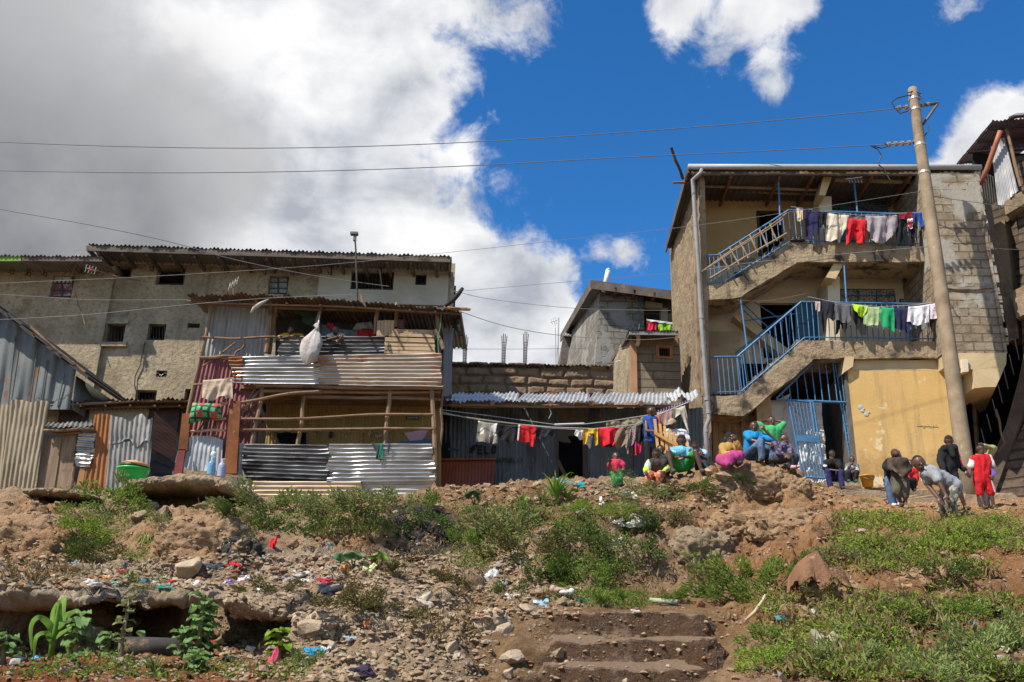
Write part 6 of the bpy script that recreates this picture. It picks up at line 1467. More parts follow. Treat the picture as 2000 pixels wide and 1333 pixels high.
for(x0,y0,x1,y1,n_,lo,hi)in((0,1085,900,1150,1900,.012,.05),(430,1150,960,1333,1900,.008,.04),(850,945,1420,1000,500,.015,.06),(930,1080,1140,1210,500,.012,.045),(0,1260,520,1333,600,.006,.025),(1480,1010,2000,1333,500,.01,.03),(1580,950,2000,1005,350,.01,.045),(0,960,860,1085,500,.01,.04),(1030,1185,1450,1333,200,.008,.03),(1130,1000,1560,1180,300,.008,.03)):
 for k in range(n_):
  g,nn=G(random.uniform(x0,x1),random.uniform(y0,y1))
  if g is None:continue
  hv,hf=HULLS[random.randrange(9)];s_=lo+(hi-lo)*random.random()**2.5
  if k==0 or not hasattr(stone,'lowv'):
   stone.lowv=[np.array([(math.cos(a)*q,math.sin(a)*q,z)for(a,q,z)in((0,1,0),(1.3,.9,.2),(2.6,1.05,-.1),(3.9,.85,.15),(5.1,1,0),(.6,.5,.8),(3.0,.45,.75),(2,.5,-.8))])]
   stone.lowf=[(0,1,5),(1,2,6,5),(2,3,6),(3,4,6),(4,0,5,6),(1,0,7),(2,1,7),(3,2,7),(4,3,7),(0,4,7)]
  a=random.uniform(0,6.28);c_,sn=math.cos(a),math.sin(a)
  lv=stone.lowv[0]*np.array([random.uniform(.7,1.2),random.uniform(.7,1.2),random.uniform(.5,1)])*s_
  lv=np.stack([lv[:,0]*c_-lv[:,1]*sn,lv[:,0]*sn+lv[:,1]*c_,lv[:,2]],1)+np.array(g)+np.array((0,0,s_*.08))
  o_=len(vs_);vs_.extend(lv.tolist());fs_.extend([tuple(i+o_ for i in f)for f in stone.lowf]);mi_.extend([random.choice((0,0,0,1,1,2)if x0!=430 else(0,1))]*len(stone.lowf))
rb=MB();rb.v,rb.f,rb.m=vs_,fs_,mi_
GRV=mk('gravel_tan',(.30,.21,.13),(.17,.115,.07),1.1,.95,0,0,spot=(.38,.29,.19),spot_t=(.58,.72),spot_s=3)
solo('gravel',rb,[GRV,mk('gravel_pale',(.36,.28,.19),(.24,.175,.11),2,.95,0,0),mk('gravel_red',(.27,.13,.065),(.17,.08,.04),2,.95,0,0)],'fine rubble and pebbles strewn over the eroded slope',None,None,'stuff',recalc=False)
for(pts,D_,lb)in(([(1612,958),(1690,956),(1740,961),(1742,976),(1612,974)],16.2,'pale worn kerb stone under the children on the doorstep'),([(1600,943),(1680,941),(1684,958),(1606,960)],17.8,'tan doorstep block in front of the blue gate'),([(1690,952),(1800,955),(1890,962),(1890,972),(1740,974),(1690,966)],17.0,'long tan kerb along the ochre wall'),([(1735,973),(1800,967),(1870,968),(1868,985),(1800,988),(1738,987)],15.4,'cracked tan kerb block behind the two hugging children'),([(1880,967),(1975,962),(1988,972),(1986,985),(1930,990),(1880,988)],15.6,'long kerb block under the foot of the utility pole')):
 q=[U(x,y,D_)for x,y in pts];m0=MB()
 n_=len(q);ring=[]
 for i in range(n_):
  a,b_=q[i],q[(i+1)%n_];kk=max(2,int((b_-a).length/.08));ring+=[a.lerp(b_,j/kk)for j in range(kk)]
 A_=np.array([tuple(p)for p in ring]);A_+=np.stack([fbm(A_,4,3,5),fbm(A_,4,3,6),fbm(A_,5,3,7)],1)*.035
 B_=A_+np.array((0,.12,.02));top=A_.copy();m_=len(A_)
 C_=A_+np.array((0,1.1,0.0));cen=A_.mean(0)
 F_=cen+(A_-cen)*.96+np.array((0,-.05,0))
 m0 .add(np.concatenate([F_,A_,C_]).tolist(),[tuple(range(m_))]+[(i,(i+1)%m_,(i+1)%m_+m_,i+m_)for i in range(m_)]+[(i+m_,(i+1)%m_+m_,(i+1)%m_+2*m_,i+2*m_)for i in range(m_)])
 solo('kerb_stone',m0,SLABM if D_>16 else STONE,lb,'kerb')
def leafm(name,c1,c2,trans=.35):
 m,t,b,tc,out=_start(name)
 oi=t.new('ShaderNodeObjectInfo')
 n=t.noise(tc,9,3,.6)
 col=t.ramp(n,[(.3,c2),(.7,c1)])
 t.l.new(col,b.inputs[0]);b.inputs['Roughness'].default_value=.75;b.inputs['Specular IOR Level'].default_value=.1
 tr=t.new('ShaderNodeBsdfTranslucent');t.l.new(col,tr.inputs[0]);mx=t.new('ShaderNodeMixShader');mx.inputs[0].default_value=trans
 t.l.new(b.outputs[0],mx.inputs[1]);t.l.new(tr.outputs[0],mx.inputs[2]);t.l.new(mx.outputs[0],out.inputs[0])
 return m
L_DARK=leafm('leaf_dark',(0.112,0.168,0.036),(0.050,0.084,0.019));L_MID=leafm('leaf_mid',(0.200,0.270,0.052),(0.100,0.150,0.028));L_BRIGHT=leafm('leaf_bright',(0.263,0.372,0.048),(0.138,0.216,0.028))
L_GREY=leafm('leaf_grey',(0.256,0.282,0.104),(0.138,0.162,0.057));L_OLIVE=leafm('leaf_olive',(.15,.15,.045),(.09,.075,.03));L_DRY=leafm('leaf_dry',(.30,.22,.10),(.17,.12,.055));L_KALE=leafm('leaf_kale',(.22,.35,.12),(.12,.22,.07));L_MAIZE=leafm('leaf_maize',(.23,.38,.07),(.11,.22,.035));L_STRAP=leafm('leaf_strap',(.36,.38,.12),(.14,.20,.04))
STEM=mk('stem',(.16,.13,.06),(.09,.07,.035),5,.8)
def leaves(pos,size,up=.5,width=.45,out=None,seed=0):
 r_=np.random.default_rng(seed);n=len(pos);pos=np.asarray(pos)
 d=r_.normal(size=(n,3));d[:,2]=np.abs(d[:,2])*up+.1
 if out is not None:d=d*.7+out
 d/=np.linalg.norm(d,axis=1)[:,None]
 s=np.cross(d,r_.normal(size=(n,3)));s/=np.linalg.norm(s,axis=1)[:,None]+1e-9;nn=np.cross(d,s)
 sz=(size*(.55+.9*r_.random(n)))[:,None];w=width*(.7+.6*r_.random(n))[:,None]
 a=pos;b=pos+d*sz*.5+s*sz*w*.5+nn*sz*.1;c=pos+d*sz-nn*sz*.12;e=pos+d*sz*.5-s*sz*w*.5+nn*sz*.1
 vs=np.stack([a,b,c,e],1).reshape(-1,3)
 i=np.arange(n)[:,None]*4
 return vs,np.concatenate([i,i+1,i+2,i,i+2,i+3],1).reshape(-1,3)
def blades(base,L,n,seed,w=.012,droop=.6,spread=.5,rise=1.0,seg=6):
 r_=random.Random(seed);vs,fs=[],[]
 for k in range(n):
  a=r_.uniform(0,6.28);sp=spread*r_.uniform(.3,1);l=L*r_.uniform(.6,1.1);ww=w*r_.uniform(.7,1.3)
  dx,dy=math.cos(a),math.sin(a);o=len(vs);tw=V((-dy,dx,0))
  for i in range(seg+1):
   t=i/seg;h=l*(rise*t-droop*t*t*r_.uniform(.9,1.1));out=l*sp*(t**1.3)
   c=V(base)+V((dx*out,dy*out,h));wd=ww*(1-t)**.6*(1 if i else.6)
   vs+=[tuple(c+tw*wd),tuple(c+V((0,0,-wd*.5))),tuple(c-tw*wd)]
  for i in range(seg):
   q=o+i*3;fs+=[(q,q+1,q+4,q+3),(q+1,q+2,q+5,q+4)]
 return vs,fs
_bp={}
def bush_mesh(kind,mat):
 key=(kind,mat.name)
 if key in _bp:return _bp[key]
 r_=np.random.default_rng(100+kind);n=1000 if kind!=3 else 1400
 lob=r_.normal(size=(7,3))*np.array([.5,.5,.25])+np.array([0,0,.42])
 k=r_.integers(0,7,n);p=r_.normal(size=(n,3));p/=np.linalg.norm(p,axis=1)[:,None]
 rad=r_.uniform(.12,.42,n)**.7*.75
 q=lob[k]+p*rad[:,None]*np.array([.85,.85,.75]);q=q[q[:,2]>-.12]
 out=(q-np.array([0,0,.1]))*.9
 vs,fs=leaves(q,np.full(len(q),(.115,.085,.15,.06)[kind]),.5,(.55,.6,.3,.5)[kind],out,kind)
 me=bpy.data.meshes.new('foliage');me.from_pydata(vs.tolist(),[],fs.tolist());me.materials.append(mat)
 st=MB()
 for j in range(7):c=lob[j];st.tube([(0,0,-.1),(c[0]*.5,c[1]*.5,c[2]*.6),tuple(c+np.array([0,0,.15]))],[.02,.014,.005],5)
 m2=bpy.data.meshes.new('stem');m2 .from_pydata([tuple(v)for v in st.v],[],st.f);m2 .materials.append(STEM)
 _bp[key]=(me,m2);return _bp[key]
def bush(px,py,hw,mat,kind,label,h=1.0,group=None,name='bush',cat='bush'):
 g,nn=G(px,py+hw*.35)
 if g is None:return
 s_=hw*g.y/FPX*1.6
 o=thing(name,g,label,cat,group);o.rotation_euler=(0,0,random.uniform(0,6.28));o.scale=(s_,s_,s_*h)
 for nm,me in zip(('foliage','stem'),bush_mesh(kind,mat)):
  c=bpy.data.objects.new(nm,me);COL.objects.link(c);c.parent=o
 return o
L_PALE=leafm('leaf_pale',(0.312,0.372,0.133),(0.175,0.228,0.071))
for(px,py,hw,mt,kd,lb,h)in((212,985,42,L_MID,0,'wide mixed green bush under the slab with the green basin',.9),(175,1010,34,L_MID,3,'pale green bush left of the split tan block',.8),(148,1042,30,L_BRIGHT,0,'bright green bush at the edge of the soil face',.9),(226,1047,28,L_BRIGHT,3,'round bright green bush in the gully',1),(165,1082,32,L_DARK,0,'dark bush at the foot of the gully',.8),(210,1085,25,L_OLIVE,2,'dry olive bush at the foot of the gully',.8),(258,960,26,L_GREY,2,'wispy grey-green bush at the edge of the broad slab',1.2),(312,1020,20,L_GREY,2,'wispy shrub beside the pointed orange block',1),(445,1003,20,L_DARK,2,'dark spiky bush in the shade under the broad slab',1),(262,1140,34,L_GREY,3,'grey-green bush on the rubble above the tall stalk',.7),(200,1172,42,L_MID,0,'bushy green plant between the two ledges',1),(240,1188,22,L_BRIGHT,0,'small bright bush against the brown ledge',.9),(520,985,42,L_GREY,2,'straggly grey-green shrub left under the cream corrugated sheet',.8),(515,1030,30,L_DARK,0,'dark leafy shrub above the hanging red rag',.8),(575,990,30,L_MID,0,'mid green shrub below the cream corrugated sheet',.7),(625,1000,42,L_GREY,0,'large grey-green shrub left of the bare soil dome',.8),(640,1040,32,L_DARK,0,'drooping green shrub at the side of the soil dome',.9),(690,982,38,L_GREY,0,'grey-green shrub on top of the soil dome',.7),(745,985,36,L_GREY,0,'thick grey-green shrub under the dull silver sheet',.8),(832,990,26,L_MID,0,'leafy shrub below the end of the tin shack',1),(838,1025,28,L_DARK,0,'leafy shrub over the sooty gully',.8),(905,1055,24,L_MID,2,'grassy shrub right of the sooty gully',.8),(965,1030,42,L_GREY,2,'tangled grey-green shrub below the stone heap',.8),(1015,1025,50,L_GREY,0,'broad grey-green shrub below the tall grass clump',.7),(1055,1045,44,L_MID,3,'tangled green shrub on the middle bank',.8),(1040,1075,40,L_OLIVE,2,'brownish tangled shrub on the middle bank',.9),(1100,1070,40,L_OLIVE,3,'olive creeper hanging down the middle bank',.9),(1130,1060,34,L_DARK,0,'dark green creeper near the clear plastic bag',1),(1135,1105,42,L_DARK,3,'dark hanging creeper in the middle of the bank',1.2),(1100,1125,36,L_DARK,2,'dark straggly creeper low on the bank',1),(1165,1140,28,L_MID,0,'green creeper at the foot of the bank',1),(1075,1125,22,L_BRIGHT,0,'bright leafy weed at the edge of the rubbish heap',.9),(1080,1150,20,L_BRIGHT,3,'low bright weed beside the tan boulder',.6),(1165,988,44,L_BRIGHT,3,'low bright green mat below the stone row',.45),(1215,1000,34,L_BRIGHT,3,'low bright green mat beside the white litter',.5),(1130,990,24,L_BRIGHT,0,'low bright green weed by the tall grass clump',.5),(1238,948,30,L_GREY,3,'dusty grey bush beside the toddler in red',1),(1275,965,34,L_GREY,0,'dusty weed at the feet of the boy in orange trousers',.6),(1335,962,30,L_OLIVE,0,'dry weed in front of the seated boys',.6),(1300,1000,40,L_OLIVE,3,'olive weed above the clear plastic bag',.6),(1370,950,22,L_MID,2,'small weed between the pale stones',.6),(1260,1035,34,L_DARK,2,'dark grassy tuft right of the clear plastic bag',.9),(1250,1085,28,L_DARK,0,'dark creeper below the clear plastic bag',1),(1300,1020,28,L_OLIVE,2,'brown-green tuft on the soil bank',.7),(1440,935,18,L_MID,0,'small weed by the outcrop',.5),(1345,1085,14,L_BRIGHT,0,'tiny bright weed on the bare bank',.5),(1320,1165,26,L_MID,2,'low weed above the top step',.6),(1385,1150,38,L_GREY,2,'rounded dark grey-green bush right of the steps',1.1),(1410,1165,30,L_MID,2,'grassy bush at the right of the top step',.9),(1470,1145,46,L_MID,2,'tall feathery green bush above the pale stick',1.0),(1520,1130,36,L_MID,2,'feathery green bush beside the brown crumpled sheet',1.0),(1445,1120,28,L_BRIGHT,2,'pale green feathery bush above the steps',.9),(1500,1250,30,L_MID,0,'green weed at the side of the steps',.8),(1490,1300,36,L_BRIGHT,0,'bright weed low beside the steps',.8),(1660,1075,34,L_GREY,3,'dusty grey-green weed patch on the right bank',.6),(1620,1090,30,L_GREY,0,'dusty weed above the brown crumpled sheet',.7),(1735,1085,36,L_GREY,3,'dusty creeping weed beside the grey stones',.6),(1560,1130,24,L_OLIVE,2,'yellowish grass-like bush in front of the brown crumpled sheet',1.0),(1600,1160,26,L_OLIVE,2,'yellow-green wispy bush below the brown crumpled sheet',.9),(1850,1125,34,L_DARK,0,'dark leafy weed in the middle of the right bank',.8),(1890,1200,30,L_MID,0,'leafy green weed beside the black rubber scrap',.8),(1760,1200,34,L_MID,0,'leafy weed beside the round brown stone',.7),(1670,1290,34,L_PALE,2,'feathery weed right of the torn carton',.9),(1900,1290,52,L_PALE,2,'large feathery pale grass bush at the lower corner',1.0),(1965,1250,42,L_PALE,2,'feathery pale grass bush at the edge of the bank',1.0),(1820,1320,36,L_PALE,2,'feathery grass bush at the bottom of the right bank',.9),(1980,1320,50,L_MID,2,'feathery green bush in the bottom corner',.9),(1690,975,18,L_MID,3,'small weed at the worn kerb',.5),(700,1170,40,L_OLIVE,2,'dry grassy tuft on the sandy slope',.6),(750,1190,34,L_OLIVE,0,'dry weed on the sandy slope',.5),(545,1145,32,L_OLIVE,2,'dry grass on top of the brown ledge',.5),(600,1290,22,L_MID,2,'green tuft behind the kale by the red stones',.8),(870,1130,26,L_OLIVE,2,'dry tuft near the beige rag',.6),(985,1155,20,L_DARK,2,'dark tuft in the rubbish heap',.9)):
 bush(px,py,hw,mt,kd,lb,h)
def plant(name,px,py,label,cat='plant',D=None):
 g=U(px,py,D)if D else G(px,py)[0]
 return thing(name,g,label,cat),g
def bladed(name,px,py,L,n,mat,label,w=.014,droop=.6,spread=.5,rise=1.0):
 o,g=plant(name,px,py,label)
 vs,fs=blades(g,L,n,px,w,droop,spread,rise);part(o,'leaves',MB().add(vs,fs),mat,False,False);part(o,'crown',MB().ball(g,(.03,.03,.03),7,5),STEM);return o
bladed('strap_leaf_plant',285,1052,.42,26,L_STRAP,'yellow-green strap-leaved plant drooping in the gully',.015,1.3,.75,.7)
bladed('agave',438,1012,.3,22,L_DARK,'dark spiky rosette under the broad slab',.016,.5,.8);bladed('agave',466,1006,.3,18,L_GREY,'pale drooping rosette at the right end of the broad slab',.012,1.2,.6)
bladed('tall_grass',1085,985,.75,42,L_MAIZE,'tall arching grass clump before the dark lean-to',.02,.55,.55);bladed('tall_grass',1062,988,.45,24,L_STRAP,'shorter pale grass left of the tall clump',.014,.6,.6);bladed('tall_grass',1108,983,.45,22,L_MAIZE,'short grass right of the tall clump',.014,.6,.7);bladed('tall_grass',1018,1000,.4,18,L_MAIZE,'broad-bladed grass below the brown stone heap',.022,.5,.6)
bladed('grass_tuft',765,1122,.22,90,L_OLIVE,'round olive grass tuft on the rubble ridge',.006,.35,.9);bladed('grass_tuft',860,1136,.2,60,L_DRY,'dry grass tuft at the head of the sandy slope',.005,.4,.8);bladed('grass_tuft',1175,1185,.22,90,L_MID,'green grass tuft above the top step',.006,.4,.9);bladed('grass_tuft',1215,1180,.2,70,L_MID,'second green grass tuft above the top step, towards the cut pipe',.006,.4,.9);bladed('grass_tuft',920,1060,.25,50,L_MAIZE,'grass tuft by the sooty wall of the gully',.007,.5,.8)
bladed('grass_tuft',1935,1130,.3,60,L_DRY,'dry drooping grass on the right bank',.006,1.0,.7);bladed('grass_tuft',300,1320,.2,60,L_GREY,'grassy tuft in front of the tyre',.006,.5,.8)
def broad(name,px,py,leaves_,mat,label,D=None):
 o,g=plant(name,px,py,label,D=D)
 for(dx,dy,hw)in leaves_:
  tip=U(px+dx,py+dy,g.y-.05);w_=hw*g.y/FPX;ax=(tip-g);L_=ax.length;st=g.lerp(tip,.45)
  part(o,'leaf_stalk',MB().tube([g,g.lerp(tip,.3)+V((0,-.02,.02)),st],[.008,.006,.004],5),STEM if mat is not L_KALE else L_STRAP)
  P_=[];sd=ax.normalized().cross(V((0,-1,.25))).normalized()
  for i in range(9):
   t_=i/8;ww=w_*math.sin(math.pi*min(1,t_*.93+.07))**.7*(1.15-.35*t_);c=st.lerp(tip,t_)+V((0,-.05*math.sin(math.pi*t_),-.04*t_*t_))
   P_.append([tuple(c+sd*ww*(j/3-1)+V((0,-.35*ww*abs(j/3-1)-.15*ww*math.sin(i*2.3+j*1.9)*abs(j/3-1),0)))for j in range(7)])
  part(o,'leaf',MB().grid(P_),mat,True,False)
 return o
LT=leafm('leaf_taro',(.10,.22,.09),(.06,.14,.055))
broad('taro',690,1112,[(-38,-35,8),(-10,-42,11),(12,-40,13)],LT,'taro with upright blue-green leaves at the foot of the soil dome');broad('taro',735,1105,[(-5,-28,13),(22,-28,14),(8,-16,9)],leafm('leaf_taro_bright',(.20,.33,.06),(.11,.22,.04)),'taro with bright rounded leaves beside the blue-green one');broad('taro',925,985,[(-14,-28,9),(8,-32,9),(16,-18,6)],leafm('leaf_taro_dark',(.05,.10,.04),(.03,.06,.025)),'dark taro in front of the leaning headboards')
o,g=plant('maize',98,1290,'young maize plant with long arching leaves in the vegetable bed',D=6.7)
part(o,'stalk',MB().tube([g,U(103,1255,6.7),U(110,1220,6.68),U(114,1180,6.65)],[.022,.02,.016,.006],8),L_MAIZE,True)
def ribbon(pts,w,D,mat,nm='leaf',parent=None):
 pts=[U(x,y,D+dd)for x,y,dd in pts];P_=[]
 n_=22
 for i in range(n_+1):
  t_=i/n_*(len(pts)-1);k=min(int(t_),len(pts)-2);f=t_-k
  p0,p1,p2,p3=pts[max(k-1,0)],pts[k],pts[k+1],pts[min(k+2,len(pts)-1)]
  c=.5*((2*p1)+(p2-p0)*f+(2*p0-5*p1+4*p2-p3)*f*f+(3*p1-p0-3*p2+p3)*f**3)
  P_.append(c)
 rows=[]
 for i,c in enumerate(P_):
  tan=(P_[min(i+1,n_)]-P_[max(i-1,0)]).normalized();sd=tan.cross(V((.2,-1,.3))).normalized();t_=i/n_;ww=w*(min(1,t_*5+.4))*(1-t_)**.55+.001
  rows.append([tuple(c+sd*ww+V((0,.3*ww,.1*ww))),tuple(c),tuple(c-sd*ww+V((0,.3*ww,.1*ww)))])
 return part(parent,nm,MB().grid(rows),mat,True,False)
for pts,w_ in(([(104,1262,0),(98,1225,0),(75,1207,-.1),(60,1225,-.15),(62,1272,-.15)],.028),([(106,1250,0),(112,1215,.05),(116,1185,.0),(124,1172,-.1),(124,1212,-.15)],.034),([(110,1230,0),(128,1205,.1),(142,1196,.15),(150,1190,.2)],.03),([(103,1255,0),(88,1238,-.1),(70,1246,-.2),(66,1285,-.2)],.024),([(108,1245,0),(122,1236,-.1),(140,1225,-.2)],.024),([(106,1240,0),(104,1200,.1),(112,1176,.15)],.03)):
 ribbon(pts,w_,6.7,L_MAIZE,'leaf',o)
def kale(px,py,top,n,size,label,D=None,spread=14,lo=.35,mat=L_KALE):
 o,g=plant('kale',px,py,label,D=D);H=U(px+top[0],py+top[1],g.y)
 mid=g.lerp(H,.5)+V((random.uniform(-.03,.03),0,0))
 part(o,'stalk',MB().tube([g,mid,H],[.02,.016,.008],7),mk('kale_stalk',(.24,.19,.12),(.15,.12,.075),9,.9)if 'kale_stalk' not in bpy.data.materials else bpy.data.materials['kale_stalk'],True)
 r_=random.Random(px)
 for k in range(n):
  f=lo+(1-lo)*k/max(1,n-1);c=g.lerp(mid,f*2)if f<.5 else mid.lerp(H,f*2-1)
  a=k*2.4+r_.uniform(-.4,.4);l=size*r_.uniform(.7,1.15);d=V((math.cos(a),math.sin(a)*.8,r_.uniform(.1,.9))).normalized();sd=d.cross(V((0,0,1))).normalized();upn=sd.cross(d)
  P_=[]
  for i in range(8):
   t_=i/7;w_=l*.42*math.sin(math.pi*min(1,.1+t_*.88))**.8*(.25 if t_<.25 else 1)
   cc=c+d*l*t_+V((0,0,-l*.45*t_*t_))
   P_.append([tuple(cc+sd*w_*(j/3-1)+upn*(.16*l*math.sin(j*2.1+i*1.7)*abs(j/3-1)+.2*w_*abs(j/3-1)))for j in range(7)])
  part(o,'leaf',MB().grid(P_),mat,True,False)
 return o
kale(150,1298,(6,-92),12,.14,'leafy kale on a stalk right of the maize',6.6,lo=.3);kale(236,1345,(18,-175),16,.08,'very tall bare kale stalk with few leaves in front of the pale slab',5.9,lo=.45,mat=L_GREY);kale(372,1310,(28,-140),26,.12,'tall bushy kale in front of the dark hollow',6.3,lo=.2);kale(408,1312,(2,-120),20,.10,'second tall kale stalk, close right of the bushy one',6.4,lo=.2,mat=L_MID);kale(352,1305,(6,-75),12,.11,'shorter kale right of the tyre',6.3,lo=.25);kale(5,1300,(8,-60),10,.14,'kale cut by the picture edge',6.5,lo=.3);kale(216,1290,(2,-50),10,.10,'small kale left of the tyre',6.5,lo=.3);kale(210,1322,(4,-42),9,.11,'low kale in the front of the vegetable bed',5.9,lo=.3);kale(546,1300,(0,-70),14,.12,'bright kale growing by the heap of red stones',6.6,lo=.35,mat=L_BRIGHT);kale(380,1325,(4,-45),10,.12,'young kale at the foot of the tall ones',5.9,lo=.2);kale(140,1325,(0,-40),9,.12,'young kale below the maize',5.8,lo=.2)
broad('leaf_vegetable',276,1268,[(8,-48,9),(-20,-26,7),(-4,-22,7),(14,-28,6)],L_KALE,'leaf vegetable with one tall crinkled leaf inside the tyre',6.75);broad('leaf_vegetable',303,1276,[(14,-14,7),(-8,-18,6),(4,-20,6)],L_KALE,'small leaf vegetable at the right inside the tyre',6.7);broad('leaf_vegetable',60,1322,[(-14,-16,8),(10,-14,8),(0,-26,7)],L_GREY,'low leaf vegetable at the front of the bed',5.8);broad('leaf_vegetable',100,1330,[(-14,-14,8),(12,-16,8),(0,-22,7)],L_GREY,'low leaf vegetable in front of the maize',5.7);broad('leaf_vegetable',20,1325,[(-10,-14,8),(12,-12,7),(2,-22,6)],L_KALE,'low leaf vegetable at the left front of the bed',5.8)
def cover(regions,mat,size,label,name='ground_cover',seed=5,width=.5,per=9,spread=.06,up=.7):
 r_=np.random.default_rng(seed);pts=[]
 for(x0,y0,x1,y1,n_,dens)in regions:
  for k in range(n_):
   x,y=r_.uniform(x0,x1),r_.uniform(y0,y1);g,nn=G(x,y)
   if g is None:continue
   if fbm(np.array([[g.x,g.y,g.z]]),1.6,3,55)[0]<dens:continue
   for q in r_.normal(size=(per,3)):pts.append((g.x+q[0]*spread,g.y+q[1]*spread,g.z+abs(q[2])*spread*.5))
 vs,fs=leaves(np.array(pts),np.full(len(pts),size),up,width,None,seed)
 mb=MB();mb.v=vs.tolist();mb.f=fs.tolist();mb.m=[0]*len(fs)
 return solo(name,mb,mat,label,None,None,'stuff',recalc=False)
L_YEL=leafm('leaf_yellowish',(0.300,0.372,0.057),(0.163,0.216,0.033))
cover([(1640,1003,2000,1075,1000,-.08),(1480,1040,1760,1200,700,.03),(1700,1075,2000,1260,900,.05),(1470,1230,1800,1333,600,.05)],L_BRIGHT,.026,'bright creeping weeds covering the right bank')
cover([(1640,1003,2000,1110,700,.02),(1480,1040,2000,1333,1300,.06)],L_YEL,.03,'yellow-green weeds on the right bank',seed=7,width=.4)
cover([(1560,1030,2000,1333,1000,.03),(1480,1150,1700,1333,300,.05),(1140,960,1560,1060,300,.08)],L_GREY,.032,'dusty grey-green weeds on the right bank',seed=8,width=.35)
cover([(1760,1215,2000,1333,460,.02),(1470,1280,1700,1333,120,.05)],L_PALE,.055,'feathery pale grass in the lower corner of the right bank','grass',9,.09,9,.045,1.6)
cover([(880,985,1250,1120,1100,-.1),(480,975,770,1050,600,-.1),(120,960,300,1100,420,-.2),(1080,1090,1200,1180,300,-.1)],L_MID,.035,'weeds trailing over the middle bank',seed=12,width=.4)
cover([(480,1090,960,1260,420,.08),(0,1085,330,1150,160,.1),(1000,1000,1560,1180,420,.08),(1500,1010,2000,1333,1300,-.05),(120,960,1250,1090,500,.05)],L_DRY,.07,'dry grass stalks on the slope','dry_grass',15,.06,7,.05,1.3)
cover([(0,1290,330,1333,90,.05),(340,1300,620,1333,60,.05),(1150,1160,1260,1190,160,-.5)],L_MID,.03,'small weeds in the vegetable bed and above the steps',seed=19,width=.4)
SKIN=mk('skin',(.10,.049,.028),(.07,.033,.019),9,.40,0,.05,60,spec=.5)
SKIN2=mk('skin_warm',(.12,.058,.032),(.085,.04,.022),9,.45,0,.05,60,spec=.45)
HAIR=mk('hair',(.022,.016,.013),(.012,.009,.008),20,.9,0,.4,80)
EYEW=plain('eye_white',(.36,.31,.27),.3);EYEB=plain('eye_dark',(.01,.008,.006),.2);LIP=plain('lip',(.075,.028,.022),.4)
PENDING=[]
def later(parent,name,mb,mat,vox,wrinkle=0.0,seed=0,smooth=3,label=None):
 PENDING.append((parent,name,mb,mat,vox,wrinkle,seed,smooth,label))
def flush():
 tmp=[]
 for(pa,nm,mb,mt,vox,wr,sd,sm,lb)in PENDING:
  me=bpy.data.meshes.new('tmp');me.from_pydata([tuple(v)for v in mb.v],[],mb.f)
  o=bpy.data.objects.new('tmp',me);COL.objects.link(o)
  bm=bmesh.new();bm.from_mesh(me);bmesh.ops.recalc_face_normals(bm,faces=bm.faces);bm.to_mesh(me);bm.free()
  r_=o.modifiers.new('r','REMESH');r_.mode='VOXEL';r_.voxel_size=vox
  s_=o.modifiers.new('s','SMOOTH');s_.factor=.5;s_.iterations=sm
  tmp.append(o)
 dg=bpy.context.evaluated_depsgraph_get()
 for o,(pa,nm,mb,mt,vox,wr,sd,sm,lb)in zip(tmp,PENDING):
  me=bpy.data.meshes.new_from_object(o.evaluated_get(dg));n=len(me.vertices)
  co=np.empty(n*3);me.vertices.foreach_get('co',co);co=co.reshape(-1,3)
  if wr:
   no=np.empty(n*3);me.vertices.foreach_get('normal',no);no=no.reshape(-1,3)
   co=co+no*np.maximum(-.005,((1-np.abs(fbm(co*np.array([1,1,.6]),9,3,sd))*2.6-.5)*wr*1.35)+fbm(co,5,2,sd+4)*wr)[:,None]
  co=co-np.array(BASES[pa.name]);me.vertices.foreach_set('co',co.ravel())
  me.polygons.foreach_set('use_smooth',[True]*len(me.polygons));me.materials.clear();me.materials.append(mt);me.update()
  c=bpy.data.objects.new(nm,me);COL.objects.link(c);c.parent=pa;BASES[c.name]=BASES[pa.name]
  if lb:c['label']=lb
 for o in tmp:
  me=o.data;bpy.data.objects.remove(o);bpy.data.meshes.remove(me)
 PENDING.clear()
